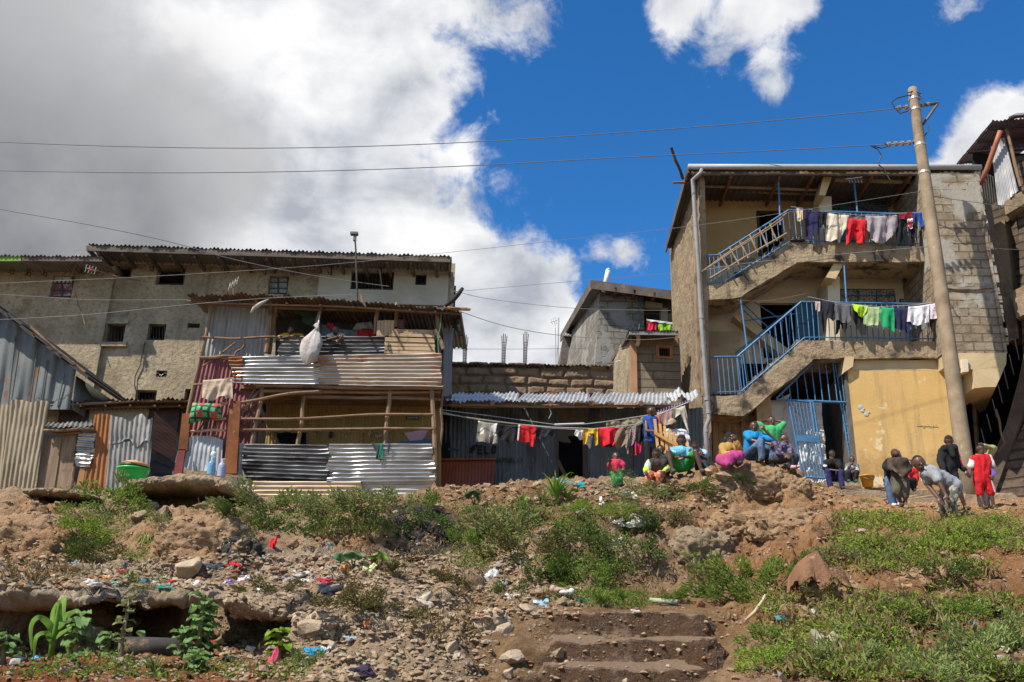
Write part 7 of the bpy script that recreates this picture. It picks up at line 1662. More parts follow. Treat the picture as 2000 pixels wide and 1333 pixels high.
def person(label,D,J,H,s,face,top,bot,sleeve=.9,leg=1.0,shoe=None,hair='short',skin=SKIN,up=(0,0,1),extra=None,curl=.6,inner=None,group=None):
 P={k:U(v[0],v[1],D+(v[2]if len(v)>2 else 0))for k,v in J.items()}
 sl,sr,hl,hr=P['sl'],P['sr'],P['hl'],P['hr'];nk=(sl+sr)/2+V((0,0,.03*s));pv=(hl+hr)/2
 lo=min(P['al'].z,P['ar'].z)-.03*s
 root=thing('person',V((pv.x,pv.y,lo)),label,'person',group)
 hd=P['hd'];f=V(face).normalized();u=V(up);x=f.cross(u).normalized();u=x.cross(f).normalized()
 Rm=Matrix((x,f,u)).transposed()
 b=MB()
 b.ball(hd+u*H*.04-f*H*.04,(H*.36,H*.43,H*.44),14,10,Rm);b.ball(hd-u*H*.22+f*H*.12,(H*.26,H*.27,H*.27),12,8,Rm)
 b.cone(hd-u*H*.3-f*H*.1,nk,.052*s,.060*s)
 b.cone(hd+f*H*.36+u*H*.02,hd+f*H*.44-u*H*.10,H*.04,H*.062)
 b.cone(hd+f*H*.34-u*H*.25-x*H*.08,hd+f*H*.34-u*H*.25+x*H*.08,H*.055,H*.055)
 for sg in(-1,1):b.ball(hd+x*sg*H*.36-u*H*.02-f*H*.04,(H*.045,H*.08,H*.12),8,6,Rm)
 tr=[(sl.lerp(sr,.12),sr.lerp(sl,.12),.058*s,.058*s),(nk-V((0,0,.05*s)),pv,.088*s,.080*s),(sl.lerp(nk,.35)-V((0,0,.05*s)),hl.lerp(pv,.25),.074*s,.066*s),(sr.lerp(nk,.35)-V((0,0,.05*s)),hr.lerp(pv,.25),.074*s,.066*s),(hl,hr,.070*s,.070*s)]
 for a in tr:b.cone(*a)
 arms,legs=[],[]
 for q in 'lr':
  sh,el,wr=P['s'+q],P['e'+q],P['w'+q];hp,kn,an=P['h'+q],P['k'+q],P['a'+q]
  arms.append((sh,el,wr));legs.append((hp,kn,an))
  b.cone(sh,el,.044*s,.034*s);b.cone(el,wr,.034*s,.024*s);b.cone(hp,kn,.068*s,.048*s);b.cone(kn,kn.lerp(an,.35),.045*s,.045*s);b.cone(kn.lerp(an,.35),an,.045*s,.029*s)
  ft=P.get('t'+q);ft=ft if ft else an+V((0,-.13*s,-.03*s))+V((f.x*.04,0,0))
  b.cone(an,ft.lerp(an,.5)+V((0,0,-.02*s)),.034*s,.034*s);b.cone(an+V((0,.02,-.03*s)),ft,.034*s,.026*s)
  d=(wr-el).normalized();sd=d.cross(V((0,-1,0.2)));sd=sd.normalized()if sd.length>.05 else V((1,0,0));pn=sd.cross(d).normalized()
  if pn.y>0:pn=-pn
  g=.9*max(.62,s);pl=wr+d*.045*g
  b.cone(wr,pl,.026*s,.030*g);b.cone(pl-sd*.022*g,pl+sd*.022*g,.019*g,.019*g)
  for k in range(4):
   o=(k-1.5)*.0205*g;L_=(.062,.074,.07,.055)[k]*g
   m0=pl+sd*o+d*.02*g;m1=m0+(d*(1-.3*curl)+pn*-.5*curl).normalized()*L_*.5;m2=m1+(d*(1-.9*curl)-pn*.9*curl).normalized()*L_*.5
   b.cone(m0,m1,.0098*g,.0092*g,7);b.cone(m1,m2,.0092*g,.0078*g,7)
  tb=wr+d*.025*g+sd*.026*g;t1=tb+(d*.6+sd*.8).normalized()*.035*g
  b.cone(tb,t1,.0115*g,.0105*g,7);b.cone(t1,t1+(d+sd*.1-pn*.4*curl).normalized()*.028*g,.0105*g,.009*g,7)
  if shoe:
   m_=MB();m_.cone(an+V((0,.03*s,-.025*s)),ft+V((0,-.02*s,0)),.04*s,.034*s,10);m_.cone(an,an.lerp(ft,.4),.038*s,.04*s,10)
   later(root,'shoe',m_,shoe,.012,0,0,2)
 later(root,'body',b,skin,.0078,0,0,2)
 if hair!='none':
  hb=MB();nu,nv=18,10;c=hd+u*H*.045-f*H*.05;vs=[]
  lim=1.12 if hair!='long' else 1.9
  for i in range(nv+1):
   th=lim*i/nv
   for j in range(nu):
    ph=j/nu*6.2832;dv=V((math.sin(th)*math.cos(ph),math.sin(th)*math.sin(ph),math.cos(th)))
    dv=Matrix.Rotation(-.42,3,'X').inverted()@dv
    vs.append(c+Rm@V((dv.x*H*.366,dv.y*H*.436,dv.z*H*.447)))
  hb.add(vs,[(i*nu+j,i*nu+(j+1)%nu,(i+1)*nu+(j+1)%nu,(i+1)*nu+j)for i in range(nv)for j in range(nu)])
  part(root,'scarf' if hair=='long' else 'hair',hb,HAIR if hair!='long' else cloth((.012,.011,.012)),True)
  if hair=='long':
   m_=MB();m_.cone(hd-f*H*.25,nk-f*.06,H*.3,H*.3);m_.cone(hd-f*H*.1-x*H*.3,nk-x*.06,H*.14,H*.16);m_.cone(hd-f*H*.1+x*H*.3,nk+x*.06,H*.14,H*.16);later(root,'scarf_fall',m_,cloth((.012,.011,.012)),.016,.006)
 if f.y<.3:
  for sg in(-1,1):
   e=hd+f*H*.365+x*sg*H*.155+u*H*.03;m_=MB();m_.ball(e,(H*.042,H*.022,H*.02),8,6,Rm,0);m_.ball(e+f*H*.02,(H*.022,H*.012,H*.02),8,6,Rm,1);part(root,'eye',m_,[EYEW,EYEB],True)
  m_=MB();m_.ball(hd+f*H*.385-u*H*.25,(H*.10,H*.025,H*.035),8,6,Rm);part(root,'mouth',m_,LIP,True)
 k_=.016;sit=P['kl'].z>hl.z-.12
 if top:
  t_=MB()
  for(a,c,ra,rb)in(tr[:-1]if sit else tr):t_.cone(a,a.lerp(c,.8)if sit and a is not tr[0][0]else c,ra+k_,rb+k_)
  sl_m=t_ if inner is None else MB()
  for(sh,el,wr)in arms:
   if inner is not None:sl_m=MB()
   e1=min(1,sleeve*2);t_.cone(sh,sh.lerp(el,.15),.048*s+k_,.046*s+k_)
   if sleeve>0:sl_m.cone(sh,sh.lerp(el,e1),.046*s+k_,.040*s+k_+(.008 if sleeve<.5 else 0))
   if sleeve>.5:sl_m.cone(el,el.lerp(wr,(sleeve-.5)*2),.04*s+k_,.032*s+k_*.8)
   if inner is not None and sl_m.v:later(root,'sleeve',sl_m,inner,.0135,.011,7,2)
  later(root,'shirt',t_,top,.0135,.011,int(sl.x*50)%90,2)
 if bot=='skirt':pass
 elif bot:
  t_=MB();t_.cone(hl,hr,.072*s+k_,.072*s+k_);t_.cone(pv+(nk-pv)*.15+(hl-pv)*.5,pv+(nk-pv)*.15+(hr-pv)*.5,.07*s+k_,.07*s+k_)
  for(hp,kn,an)in legs:
   q=min(1,leg*2);t_.cone(hp,hp.lerp(kn,q),.070*s+k_,.052*s+k_+(.004*s if leg<=.5 else 0))
   if leg>.5:t_.cone(kn,kn.lerp(an,(leg-.5)*2*.96),.052*s+k_,.042*s+k_)
  later(root,'trousers' if leg>.55 else 'shorts',t_,bot,.0135,.011,int(hl.x*70)%90,2)
 if extra:extra(root,P,Rm,hd,H,s,f,u,x)
 return root
def c_(r,g,b):return cloth((r,g,b))
BLK_=c_(.012,.012,.014);NAVY=c_(.022,.022,.075);DKG=c_(.045,.045,.048);WHT=c_(.70,.70,.70);JEAN=cloth((.055,.095,.17),(.10,.15,.24),5);DSHOE=plain('shoe_dark',(.02,.018,.018),.6);WSHOE=plain('shoe_white',(.6,.55,.55),.6)
person('child in a yellow top leaning on the upper gallery rail of the tin shack',15.0,dict(hd=(568,645,.0),sl=(556,656,.08),sr=(580,657,.12),el=(541,663,-.06),wl=(566,657,-.17),er=(594,657,.0),wr=(576,656,-.19),hl=(561,698,.25),hr=(577,698,.25),kl=(561,728,.25),kr=(577,728,.25),al=(561,748,.25),ar=(577,748,.25)),0.145,0.666,(.1,-1,-.05),c_(.62,.36,.02),DKG,.35)
person('man in a white T-shirt leaning over the dark balcony sheet beside the white sack',15.0,dict(hd=(655,645,-.02),sl=(643,657,.12),sr=(668,657,.12),el=(639,664,-.1),wl=(661,658,-.2),er=(670,664,-.08),wr=(662,665,-.24),hl=(648,700,.3),hr=(664,700,.3),kl=(648,730,.3),kr=(664,730,.3),al=(648,750,.3),ar=(664,750,.3)),0.175,0.798,(-.05,-1,-.3),WHT,DKG,.25)
def panel_held():pass
person('teenager in a blue sleeveless vest standing and holding the pine crib panel',15.1,dict(hd=(1272.5,803.5),sl=(1262,818,.04),sr=(1279,820,.02),el=(1263,842,-.1),wl=(1283,843,-.26),er=(1284,841,.0),wr=(1293,849,-.22),hl=(1265,860),hr=(1277,860),kl=(1266,892,-.03),kr=(1278,892),al=(1266,928),ar=(1277,929,.04)),0.190,0.863,(1,-.2,-.05),cloth((.02,.075,.33),(.35,.04,.05),4,(.68,.72)),BLK_,0,1,DSHOE,skin=SKIN2)
def cap(root,P,Rm,hd,H,s,f,u,x):
 m_=MB();vs=[];nu,nv=18,7;c=hd+u*H*.1
 for i in range(nv+1):
  th=1.5*i/nv
  for j in range(nu):ph=j/nu*6.2832;vs.append(c+Rm@V((math.sin(th)*math.cos(ph)*H*.41,math.sin(th)*math.sin(ph)*H*.48,math.cos(th)*H*.44)))
 m_.add(vs,[(i*nu+j,i*nu+(j+1)%nu,(i+1)*nu+(j+1)%nu,(i+1)*nu+j)for i in range(nv)for j in range(nu)])
 m_.prism([c+Rm@V((-H*.33,H*.3,H*.03)),c+Rm@V((-H*.26,H*.72,-H*.06)),c+Rm@V((H*.26,H*.72,-H*.06)),c+Rm@V((H*.33,H*.3,H*.03))],u*H*.035)
 part(root,'cap',m_,c_(.46,.36,.23),True)
person('man in a beige cap and white short-sleeved shirt behind the pine crib panel',15.5,dict(hd=(1313,829),sl=(1302,845,0),sr=(1336,846,.04),el=(1299,862,-.12),wl=(1298,853,-.3),er=(1345,865),wr=(1347,884,-.12),hl=(1311,892,.05),hr=(1330,892,.05),kl=(1311,914),kr=(1330,914),al=(1311,938),ar=(1330,938)),0.195,0.885,(-.55,-.8,-.35),WHT,DKG,.33,1,DSHOE,'none',extra=cap)
def gD(px,py):return G(px,py)[0].y
person('toddler in a pinkish-red top and green trousers before the dark tin wall',gD(1206,949),dict(hd=(1203,892.5),sl=(1196,904),sr=(1211,904),el=(1190,911,-.02),wl=(1191,904,-.12),er=(1217,910,-.02),wr=(1218,915,-.12),hl=(1200,925),hr=(1208,925),kl=(1200,936,-.02),kr=(1211,935,-.04),al=(1201,947),ar=(1211,946)),0.142,0.653,(.05,-1,.1),c_(.60,.04,.09),c_(.04,.34,.10),.38,1,DSHOE)
D6=gD(1276,950)
person('child in orange trousers and a white-and-lime jacket looking down',D6,dict(hd=(1282,888),sl=(1270,904),sr=(1297,903),el=(1263,916,-.05),wl=(1262,923,-.2),er=(1303,916),wr=(1295,923,-.18),hl=(1276,929,.12),hr=(1291,929,.12),kl=(1268,926,-.16),kr=(1289,926,-.16),al=(1265,946,-.1),ar=(1284,947,-.1)),0.168,0.767,(-.15,-.75,-.62),c_(.06,.045,.04),cloth((.62,.13,.06),(.62,.35,.22),26),.85,.97,DSHOE,inner=cloth((.62,.68,.62),(.42,.62,.05),7))
person('boy in a dark top half hidden behind the child in orange trousers',D6+.35,dict(hd=(1290,880),sl=(1281,895),sr=(1301,895),el=(1279,910),wl=(1284,920,-.1),er=(1304,910),wr=(1300,922,-.1),hl=(1285,922),hr=(1298,922),kl=(1283,920,-.2),kr=(1300,920,-.2),al=(1284,942,-.15),ar=(1300,940,-.15)),0.162,0.741,(.1,-.9,-.3),DKG,DKG,.8)
D7=gD(1342,928)
p7=person('boy in a light blue T-shirt and green shorts sitting with a phone',D7,dict(hd=(1331,862),sl=(1316,881),sr=(1347,880),el=(1312,895,-.12),wl=(1326,894,-.3),er=(1352,893,-.1),wr=(1338,893,-.3),hl=(1324,912,.1),hr=(1339,912,.1),kl=(1306,883,-.25),kr=(1359,883,-.25),al=(1314,920,-.28),ar=(1370,920,-.28)),0.190,0.863,(0,-.72,-.68),cloth((.16,.48,.66),(.55,.58,.52),11,(.62,.66)),c_(.03,.40,.06),.3,.40,plain('grey_shoe',(.06,.058,.055),.7),curl=.9)
solo('mobile_phone',MB().box(U(1332,892,D7-.34),(.075,.02,.05),Matrix.Rotation(-.8,3,'X')),plain('phone',(.02,.02,.022),.25),'dark mobile phone in the hands of the boy in green shorts','phone')
person('boy in a pale blue T-shirt resting his head on his arms',D7+.15,dict(hd=(1358,873,-.06),sl=(1352,884,.05),sr=(1377,886,.05),el=(1349,888,-.18),wl=(1363,886,-.25),er=(1375,890,-.1),wr=(1353,882,-.25),hl=(1366,914,.1),hr=(1379,914,.1),kl=(1367,895,-.2),kr=(1381,895,-.2),al=(1381,915,-.25),ar=(1394,915,-.2)),0.158,0.723,(-.4,-.6,-.6),c_(.42,.52,.66),DKG,.3,1,plain('green_shoe',(.08,.12,.06),.7))
def skirt(root,P,Rm,hd,H,s,f,u,x):
 m_=MB();mats_=c_(.46,.055,.21)
 for a,c,r1,r2 in((P['hl'],P['hr'],.085,.085),(P['hl'],P['kl'],.085,.07),(P['hr'],P['kr'],.085,.065),((P['hl']+P['hr'])/2+V((0,0,.02)),(P['kl']+P['kr'])/2,.10,.085),(P['kl'].lerp(P['kr'],.5),(P['al']+P['kr'])/2,.075,.065),(P['kl'],P['kr'],.065,.06),(P['kl'],P['kl'].lerp(P['al'],.8),.07,.07),(P['hl'],P['al'].lerp(P['hl'],.3),.085,.07),(P['kr'],P['kr'].lerp(P['ar'],.5),.08,.07)):m_.cone(a,c,r1,r2)
 later(root,'skirt',m_,mats_,.014,.008,12,5)
 m_=MB();m_.cone(P['kr'].lerp(P['ar'],.5),P['ar'],.05,.045);later(root,'leggings',m_,c_(.16,.18,.33),.012,.006)
D9=gD(1430,916)
person('woman in a mustard cardigan, pink skirt and black scarf resting her cheek on her hand',D9,dict(hd=(1425,857),sl=(1411,873),sr=(1437,873),el=(1415,888,-.08),wl=(1434,888,-.22),er=(1446,880,-.1),wr=(1437,861,-.16),hl=(1410,898,.1),hr=(1428,898,.1),kl=(1427,893,-.25),kr=(1443,891,-.2),al=(1423,908,-.24),ar=(1441,904,-.24)),0.188,0.855,(.22,-.95,-.1),cloth((.44,.28,.085),(.36,.22,.06),30),'skirt',.93,1,DSHOE,'long',extra=skirt)
D10=gD(1490,908)
person('man in a bright blue T-shirt and jeans sitting on the outcrop, head on hand',D10,dict(hd=(1473,834),sl=(1458,849,.04),sr=(1489,853),el=(1470,861,-.14),wl=(1502,867,-.28),er=(1515,862,-.1),wr=(1493,839,-.1),hl=(1456,891,.1),hr=(1471,891,.1),kl=(1486,863,-.26),kr=(1513,869,-.2),al=(1488,897,-.26),ar=(1506,899,-.24)),0.188,0.855,(-.35,-.88,-.3),c_(.01,.25,.55),JEAN,.33,1,DSHOE)
person('boy in a green T-shirt with his hands clasped behind his head',D10+.4,dict(hd=(1507,823),sl=(1491,838),sr=(1523,837),el=(1480,825,.04),wl=(1496,822,.1),er=(1534,826,.04),wr=(1517,822,.1),hl=(1497,880,.05),hr=(1514,880,.05),kl=(1497,880,-.3),kr=(1514,880,-.3),al=(1500,902,-.2),ar=(1514,902,-.2)),0.176,0.802,(.0,-.95,-.25),cloth((.06,.46,.15),(.60,.50,.05),4,(.6,.66)),DKG,.3,skin=SKIN2)
D12=gD(1548,922)
person('small boy in a dark purple check shirt sitting at the end of the outcrop',D12,dict(hd=(1532,857.5),sl=(1519,870),sr=(1540,871),el=(1521,884,-.05),wl=(1534,890,-.18),er=(1545,884,-.05),wr=(1542,891,-.2),hl=(1518,897,.08),hr=(1530,898,.08),kl=(1545,891,-.2),kr=(1553,893,-.1),al=(1545,912,-.18),ar=(1552,911,-.1)),0.157,0.719,(.65,-.75,-.1),cloth((.045,.03,.07),(.16,.13,.20),22),DKG,.8,1,plain('pink_shoe',(.55,.35,.38),.6),skin=SKIN2)
person('boy in a black and white top sitting at the gate, hand over his face',16.7,dict(hd=(1625,887),sl=(1612,903),sr=(1639,903),el=(1612,917,-.12),wl=(1640,920,-.25),er=(1639,915,-.15),wr=(1627,899,-.22),hl=(1618,928,.12),hr=(1636,928,.12),kl=(1617,921,-.25),kr=(1642,921,-.25),al=(1622,952,-.24),ar=(1645,952,-.24)),0.153,0.701,(0,-.8,-.5),cloth((.012,.012,.014),(.55,.55,.55),8,(.64,.67)),cloth((.03,.025,.12),(.25,.24,.33),9,(.66,.7)),.42,1,plain('grey_shoe',(.06,.058,.055),.7))
person('toddler in a grey jacket and green shoes squatting inside the gate',17.3,dict(hd=(1664,898),sl=(1655,910),sr=(1673,910),el=(1653,918,-.1),wl=(1661,909,-.18),er=(1676,919,-.1),wr=(1668,921,-.2),hl=(1658,934,.1),hr=(1670,934,.1),kl=(1655,923,-.2),kr=(1673,923,-.2),al=(1656,939,-.16),ar=(1670,939,-.16)),0.150,0.688,(-.1,-.95,-.15),cloth((.15,.15,.16),(.5,.5,.5),7,(.56,.6)),c_(.03,.03,.03),.9,1,plain('teal_shoe',(.02,.16,.10),.6),skin=SKIN2)
D15=gD(1764,988)
person('child in a brown sweatshirt and cropped trousers, head thrown back',D15,dict(hd=(1749,886),sl=(1740,903),sr=(1768,902),el=(1741,915,-.06),wl=(1749,919,-.18),er=(1776,918),wr=(1764,929,-.14),hl=(1751,938),hr=(1766,938),kl=(1751,960,-.03),kr=(1767,960,-.03),al=(1760,984,.02),ar=(1769,985)),0.148,0.679,(-.5,-.6,.55),c_(.075,.05,.035),c_(.12,.105,.075),.85,.66,up=(-.3,.4,.9))
person('child in a black jacket and torn jeans hugging the brown sweatshirt child from behind',D15+.1,dict(hd=(1753,893,.26),sl=(1734,902,.2),sr=(1757,902,.28),el=(1729,914,.05),wl=(1746,917,-.24),er=(1766,914,.2),wr=(1761,918,-.1),hl=(1736,939,.2),hr=(1748,939,.22),kl=(1738,963,.15),kr=(1748,963,.2),al=(1743,986,.1),ar=(1753,985,.15)),0.146,0.670,(-.1,-1,0),BLK_,JEAN,.9,1,WSHOE)
person('small child in a red sweater crouching by the ochre wall',16.0,dict(hd=(1778,906),sl=(1772,920),sr=(1788,920),el=(1771,932,-.02),wl=(1777,939,-.14),er=(1790,936,-.04),wr=(1787,948,-.1),hl=(1775,946,.1),hr=(1785,946,.1),kl=(1773,939,-.18),kr=(1785,939,-.18),al=(1773,956,-.12),ar=(1785,956,-.12)),0.150,0.688,(-.3,-.9,-.15),c_(.60,.015,.02),BLK_,.9,1)
D17=gD(1853,1007)
def polo(root,P,Rm,hd,H,s,f,u,x):
 n_=(P['sl']+P['sr'])/2;m_=MB()
 m_.tube([n_+V((-.055,-.02,.055)),n_+V((-.07,-.07,.015)),n_+V((-.045,-.09,-.02)),n_+V((0,-.09,.0)),n_+V((.015,-.06,.05))],.013,7);part(root,'collar',m_,c_(.40,.41,.43),True)
person('boy in a grey polo shirt and camouflage trousers bending forward, hands on knees',D17,dict(hd=(1795,905),sl=(1806,922,.09),sr=(1824,920,-.12),el=(1814,950,.04),wl=(1833,974,-.12),er=(1836,945,-.18),wr=(1847,967,-.22),hl=(1856,944,.08),hr=(1866,949,-.05),kl=(1843,976,.02),kr=(1856,978,-.1),al=(1843,1003,.05),ar=(1862,1005,-.04)),0.190,0.863,(-.12,-.97,-.18),c_(.33,.345,.37),cloth((.34,.33,.27),(.10,.095,.075),15,(.5,.55)),.33,1,DSHOE,extra=polo,skin=SKIN2,up=(-.28,0,1),curl=.35)
D18=gD(1880,996)
def stripe(root,P,Rm,hd,H,s,f,u,x):
 m_=MB();a,c,d=P['sr'],P['er'],P['wr'];o=V((0.012,-.05*s,.012));m_.tube([a+o,c+o,c.lerp(d,.6)+V((.006,-.045*s,.01))],.006,5);part(root,'sleeve_stripe',m_,plain('red_stripe',(.55,.03,.05),.7))
 m_=MB();n_=(P['sl']+P['sr'])/2;m_.cone(n_+V((-.06,-.05,.02)),n_+V((.05,-.04,.03)),.07*s,.07*s);m_.cone(n_+V((0,-.05,0)),n_+V((0,-.1,-.08)),.08*s,.05*s);later(root,'hood',m_,BLK_,.013,.008)
person('boy in a black hooded jacket and shorts walking away towards the pole',D18,dict(hd=(1853,862),sl=(1840,882),sr=(1865,881),el=(1837,902,-.05),wl=(1845,920,-.16),er=(1874,906),wr=(1886,921,-.05),hl=(1845,928),hr=(1861,928),kl=(1850,957,.02),kr=(1873,957,-.03),al=(1854,990,.05),ar=(1885,991)),0.145,0.666,(.3,.9,-.1),BLK_,c_(.02,.02,.03),.92,.42,extra=stripe)
D19=gD(1930,995)
def stripes(root,P,Rm,hd,H,s,f,u,x):
 m_=MB()
 for k in(0,1):m_.tube([P['hr']+V((.052-.022*k,-.038-.016*k,.0)),P['hr'].lerp(P['kr'],.9)+V((.046-.02*k,-.036-.014*k,0))],.005,5)
 part(root,'shorts_stripe',m_,plain('white_stripe',(.7,.7,.7),.7))
person('boy in a red football kit with white sleeves seen from behind',D19,dict(hd=(1915,877),sl=(1901,896),sr=(1932,893),el=(1896,914),wl=(1895,925,-.05),er=(1938,911),wr=(1938,928,-.06),hl=(1910,940),hr=(1928,940),kl=(1914,966),kr=(1936,965),al=(1922,990,-.04),ar=(1941,990)),0.140,0.644,(-.05,1,-.3),c_(.66,.012,.02),c_(.62,.012,.02),.4,.47,inner=WHT,extra=stripes)
solo('paper',MB().prism([U(1936,915,D19-.1),U(1944,925,D19-.1),U(1938,931,D19-.1)],V((.02,.004,0))),plain('purple_paper',(.22,.14,.55),.7),'purple paper in the right hand of the boy in red','paper')
person('child with an olive sleeve raised over the head behind the boy in red',D19+.3,dict(hd=(1921,877,.1),sl=(1908,895,.1),sr=(1929,892,.0),el=(1906,912,.1),wl=(1908,925,.05),er=(1941,877,-.06),wr=(1921,870,-.12),hl=(1912,938,.1),hr=(1925,938,.1),kl=(1914,962,.1),kr=(1926,962,.1),al=(1917,988,.05),ar=(1928,988,.05)),0.140,0.644,(-.3,.9,-.2),c_(.40,.38,.16),DKG,.95)
flush()
cr=thing('crib_panel',U(1300,905,14.75),'slatted pine crib side held up by the teenager and the man in the cap','crib panel')
PINE=wood('pine',(.62,.36,.13),(.46,.24,.07),'z')
for(x0,y0,x1,y1)in((1279,819,1285,878),(1289,828,1296,888),(1298,832,1304,893),(1307,839,1312,882),(1316,844,1321,884),(1323,850,1328,884),(1341,861,1344,884)):
 m_=MB();a,b2=U(x0,y0,14.8),U(x1,y1,14.75);m_.prism([a-V((.022,0,0)),a+V((.022,0,0)),b2+V((.022,0,0)),b2-V((.022,0,0))],V((0,.022,0)));part(cr,'slat',m_,PINE)
for(x0,y0,x1,y1)in((1278,845,1325,872),(1284,880,1344,890)):
 m_=MB();a,b2=U(x0,y0,14.74),U(x1,y1,14.72);m_.prism([a+V((0,0,.028)),b2+V((0,0,.028)),b2-V((0,0,.028)),a-V((0,0,.028))],V((0,.03,0)));part(cr,'rail',m_,wood('pine_rail',(.60,.33,.10),(.45,.22,.06),'x'))
def line(name,pts,label,r=.009,mat=None,cat='line'):
 return solo(name,MB().tube(pts,r,5),mat or plain('line_cord',(.35,.34,.33),.7),label,cat)
FY=Fac(1345,DR-.12,1915,DRr-.12,325,325)
line('washing_line',FY.q([(1545,404),(1600,413),(1680,421),(1760,417),(1816,414)],.05),'washing line along the top gallery railing')
line('washing_line',FY.q([(1578,580),(1640,593),(1720,600),(1790,596),(1838,589)],.05),'washing line along the middle gallery railing')
def wash(F,off,x0,y0,x1,y1,bot,c,label,amp=.03,c2=None,scale=12,nu=26,nv=12,back=.45):
 return draped('garment',F,off,[(x0,y0),((x0+x1)/2,(y0+y1)/2+1),(x1,y1)],bot,cloth(c,c2,scale),label,'garment',amp,nu,nv,None,back)
T='on the top gallery line'
wash(FY,.05,1555,406,1568,408,[(1556,430),(1562,434),(1568,428)],(.62,.56,.46),'small white and yellow garment '+T,.02,(.60,.36,.03),5,14)
wash(FY,.06,1568,407,1600,412,[(1572,440),(1574,462),(1585,466),(1592,448),(1600,466),(1600,440)],(.022,.02,.075),'navy blue trousers '+T)
wash(FY,.05,1600,413,1617,415,[(1601,446),(1608,440),(1616,447)],(.012,.012,.013),'black top beside the navy trousers '+T)
wash(FY,.09,1616,417,1658,421,[(1612,468),(1622,474),(1636,468),(1640,474),(1648,452),(1657,444)],(.62,.54,.42),'cream jacket '+T,.05)
wash(FY,.04,1636,419,1690,423,[(1636,430),(1660,433),(1690,430)],(.22,.13,.13),'dusty mauve cloth behind the red garment '+T,.02)
wash(FY,.10,1654,427,1692,430,[(1652,480),(1660,474),(1668,460),(1676,474),(1684,480),(1688,476),(1694,452)],(.62,.012,.02),'bright red sweater '+T,.05)
wash(FY,.09,1690,422,1752,421,[(1692,448),(1704,466),(1712,478),(1726,474),(1744,462),(1754,440)],(.36,.31,.33),'large lilac-grey shirt '+T,.05)
wash(FY,.07,1756,418,1782,414,[(1757,428),(1770,431),(1782,428)],(.24,.012,.03),'dark red folded cloth '+T,.02)
wash(FY,.05,1750,424,1772,424,[(1750,468),(1758,480),(1764,462),(1766,447),(1772,450)],(.012,.012,.015),'black trousers under the dark red cloth '+T)
wash(FY,.08,1772,428,1783,427,[(1772,446),(1783,448)],(.30,.02,.04),'small maroon and white garment '+T,.015,(.65,.63,.62),9,12)
wash(FY,.07,1783,416,1809,414,[(1784,440),(1793,430),(1799,444),(1806,444),(1809,436)],(.02,.07,.33),'royal blue garment next to the pole '+T)
wash(FY,.05,1776,426,1792,420,[(1774,476),(1780,470),(1784,456),(1791,477)],(.014,.014,.018),'black trousers next to the royal blue garment '+T)
T='on the middle gallery line'
wash(FY,.06,1592,589,1602,590,[(1593,606),(1602,608)],(.55,.42,.38),'small pinkish-white garment '+T,.015,None,12,10)
wash(FY,.05,1602,584,1634,592,[(1604,628),(1609,652),(1613,650),(1616,622),(1626,628),(1634,622)],(.02,.02,.03),'black cardigan with hanging sleeves '+T)
wash(FY,.09,1630,593,1665,596,[(1632,626),(1648,630),(1660,630),(1665,612)],(.12,.12,.125),'charcoal grey T-shirt '+T)
wash(FY,.04,1632,600,1655,600,[(1632,656),(1638,650),(1642,632),(1650,656),(1655,640)],(.012,.012,.014),'black trousers behind the charcoal T-shirt '+T)
wash(FY,.05,1664,602,1694,604,[(1665,622),(1676,640),(1682,656),(1690,656),(1694,630)],(.014,.014,.016),'black top behind the lime garment '+T)
wash(FY,.10,1664,594,1695,598,[(1668,604),(1676,618),(1684,620),(1694,604)],(.46,.72,.02),'fluorescent lime garment '+T)
wash(FY,.09,1688,599,1722,601,[(1686,632),(1700,637),(1714,636),(1722,622)],(.40,.52,.25),'pale green T-shirt '+T,.02)
wash(FY,.11,1718,600,1746,602,[(1716,616),(1724,640),(1738,644),(1748,648),(1747,620)],(.015,.34,.13),'emerald green T-shirt '+T)
wash(FY,.08,1746,602,1780,601,[(1748,640),(1758,647),(1768,646),(1776,652),(1780,630)],(.02,.02,.07),'dark navy T-shirt '+T)
wash(FY,.11,1774,600,1815,595,[(1771,628),(1784,634),(1800,636),(1814,628)],(.72,.70,.72),'plain white T-shirt '+T)
wash(FY,.10,1808,596,1837,590,[(1806,620),(1820,622),(1830,624),(1837,626)],(.74,.70,.73),'white flowered top next to the pole '+T,.03,(.50,.33,.42),40)
wash(FY,.04,1816,612,1824,612,[(1815,634),(1822,650)],(.02,.02,.022),'narrow black garment under the white tops '+T,.01,None,12,8)
FC=Fac(870,15.3,1370,15.3)
line('washing_line',FC.q([(856,804),(920,818),(1000,828),(1080,835),(1160,838),(1240,830),(1345,786)],0),'long washing line in front of the dark tin lean-to')
line('washing_line',[FC.p(856,800,-.1),FC.p(960,813,-.2),FC.p(1085,830,-.4),FC.p(1140,829,-.5)],'second thinner line above the long washing line',.007)
line('washing_line',[FC.p(858,808,.1),FC.p(960,822,.1),FC.p(1080,837,.05),FC.p(1140,840,.0)],'pale cord just below the long washing line',.006)
solo('clothes_rod',MB().tube(FC.q([(1083,830),(1141,828)],-.15),.02,6),plain('rod',(.5,.5,.5),.5),'pale rod across the black doorway','rod')
T='on the line before the lean-to'
wash(FC,.0,934,823,973,828,[(929,864),(944,865),(956,866),(959,852),(962,868),(971,868)],(.26,.235,.19),'grey-beige shorts '+T,.03,(.60,.58,.54),4)
wash(FC,.03,971,828,1012,832,[(967,848),(980,860),(1000,864),(1012,858)],(.016,.015,.015),'black garment beside the grey-beige shorts '+T)
wash(FC,.03,1012,830,1046,832,[(1011,861),(1024,862),(1034,864),(1037,874),(1042,874),(1046,850)],(.60,.016,.02),'red shirt with white side bands beside the black garment '+T,.03)
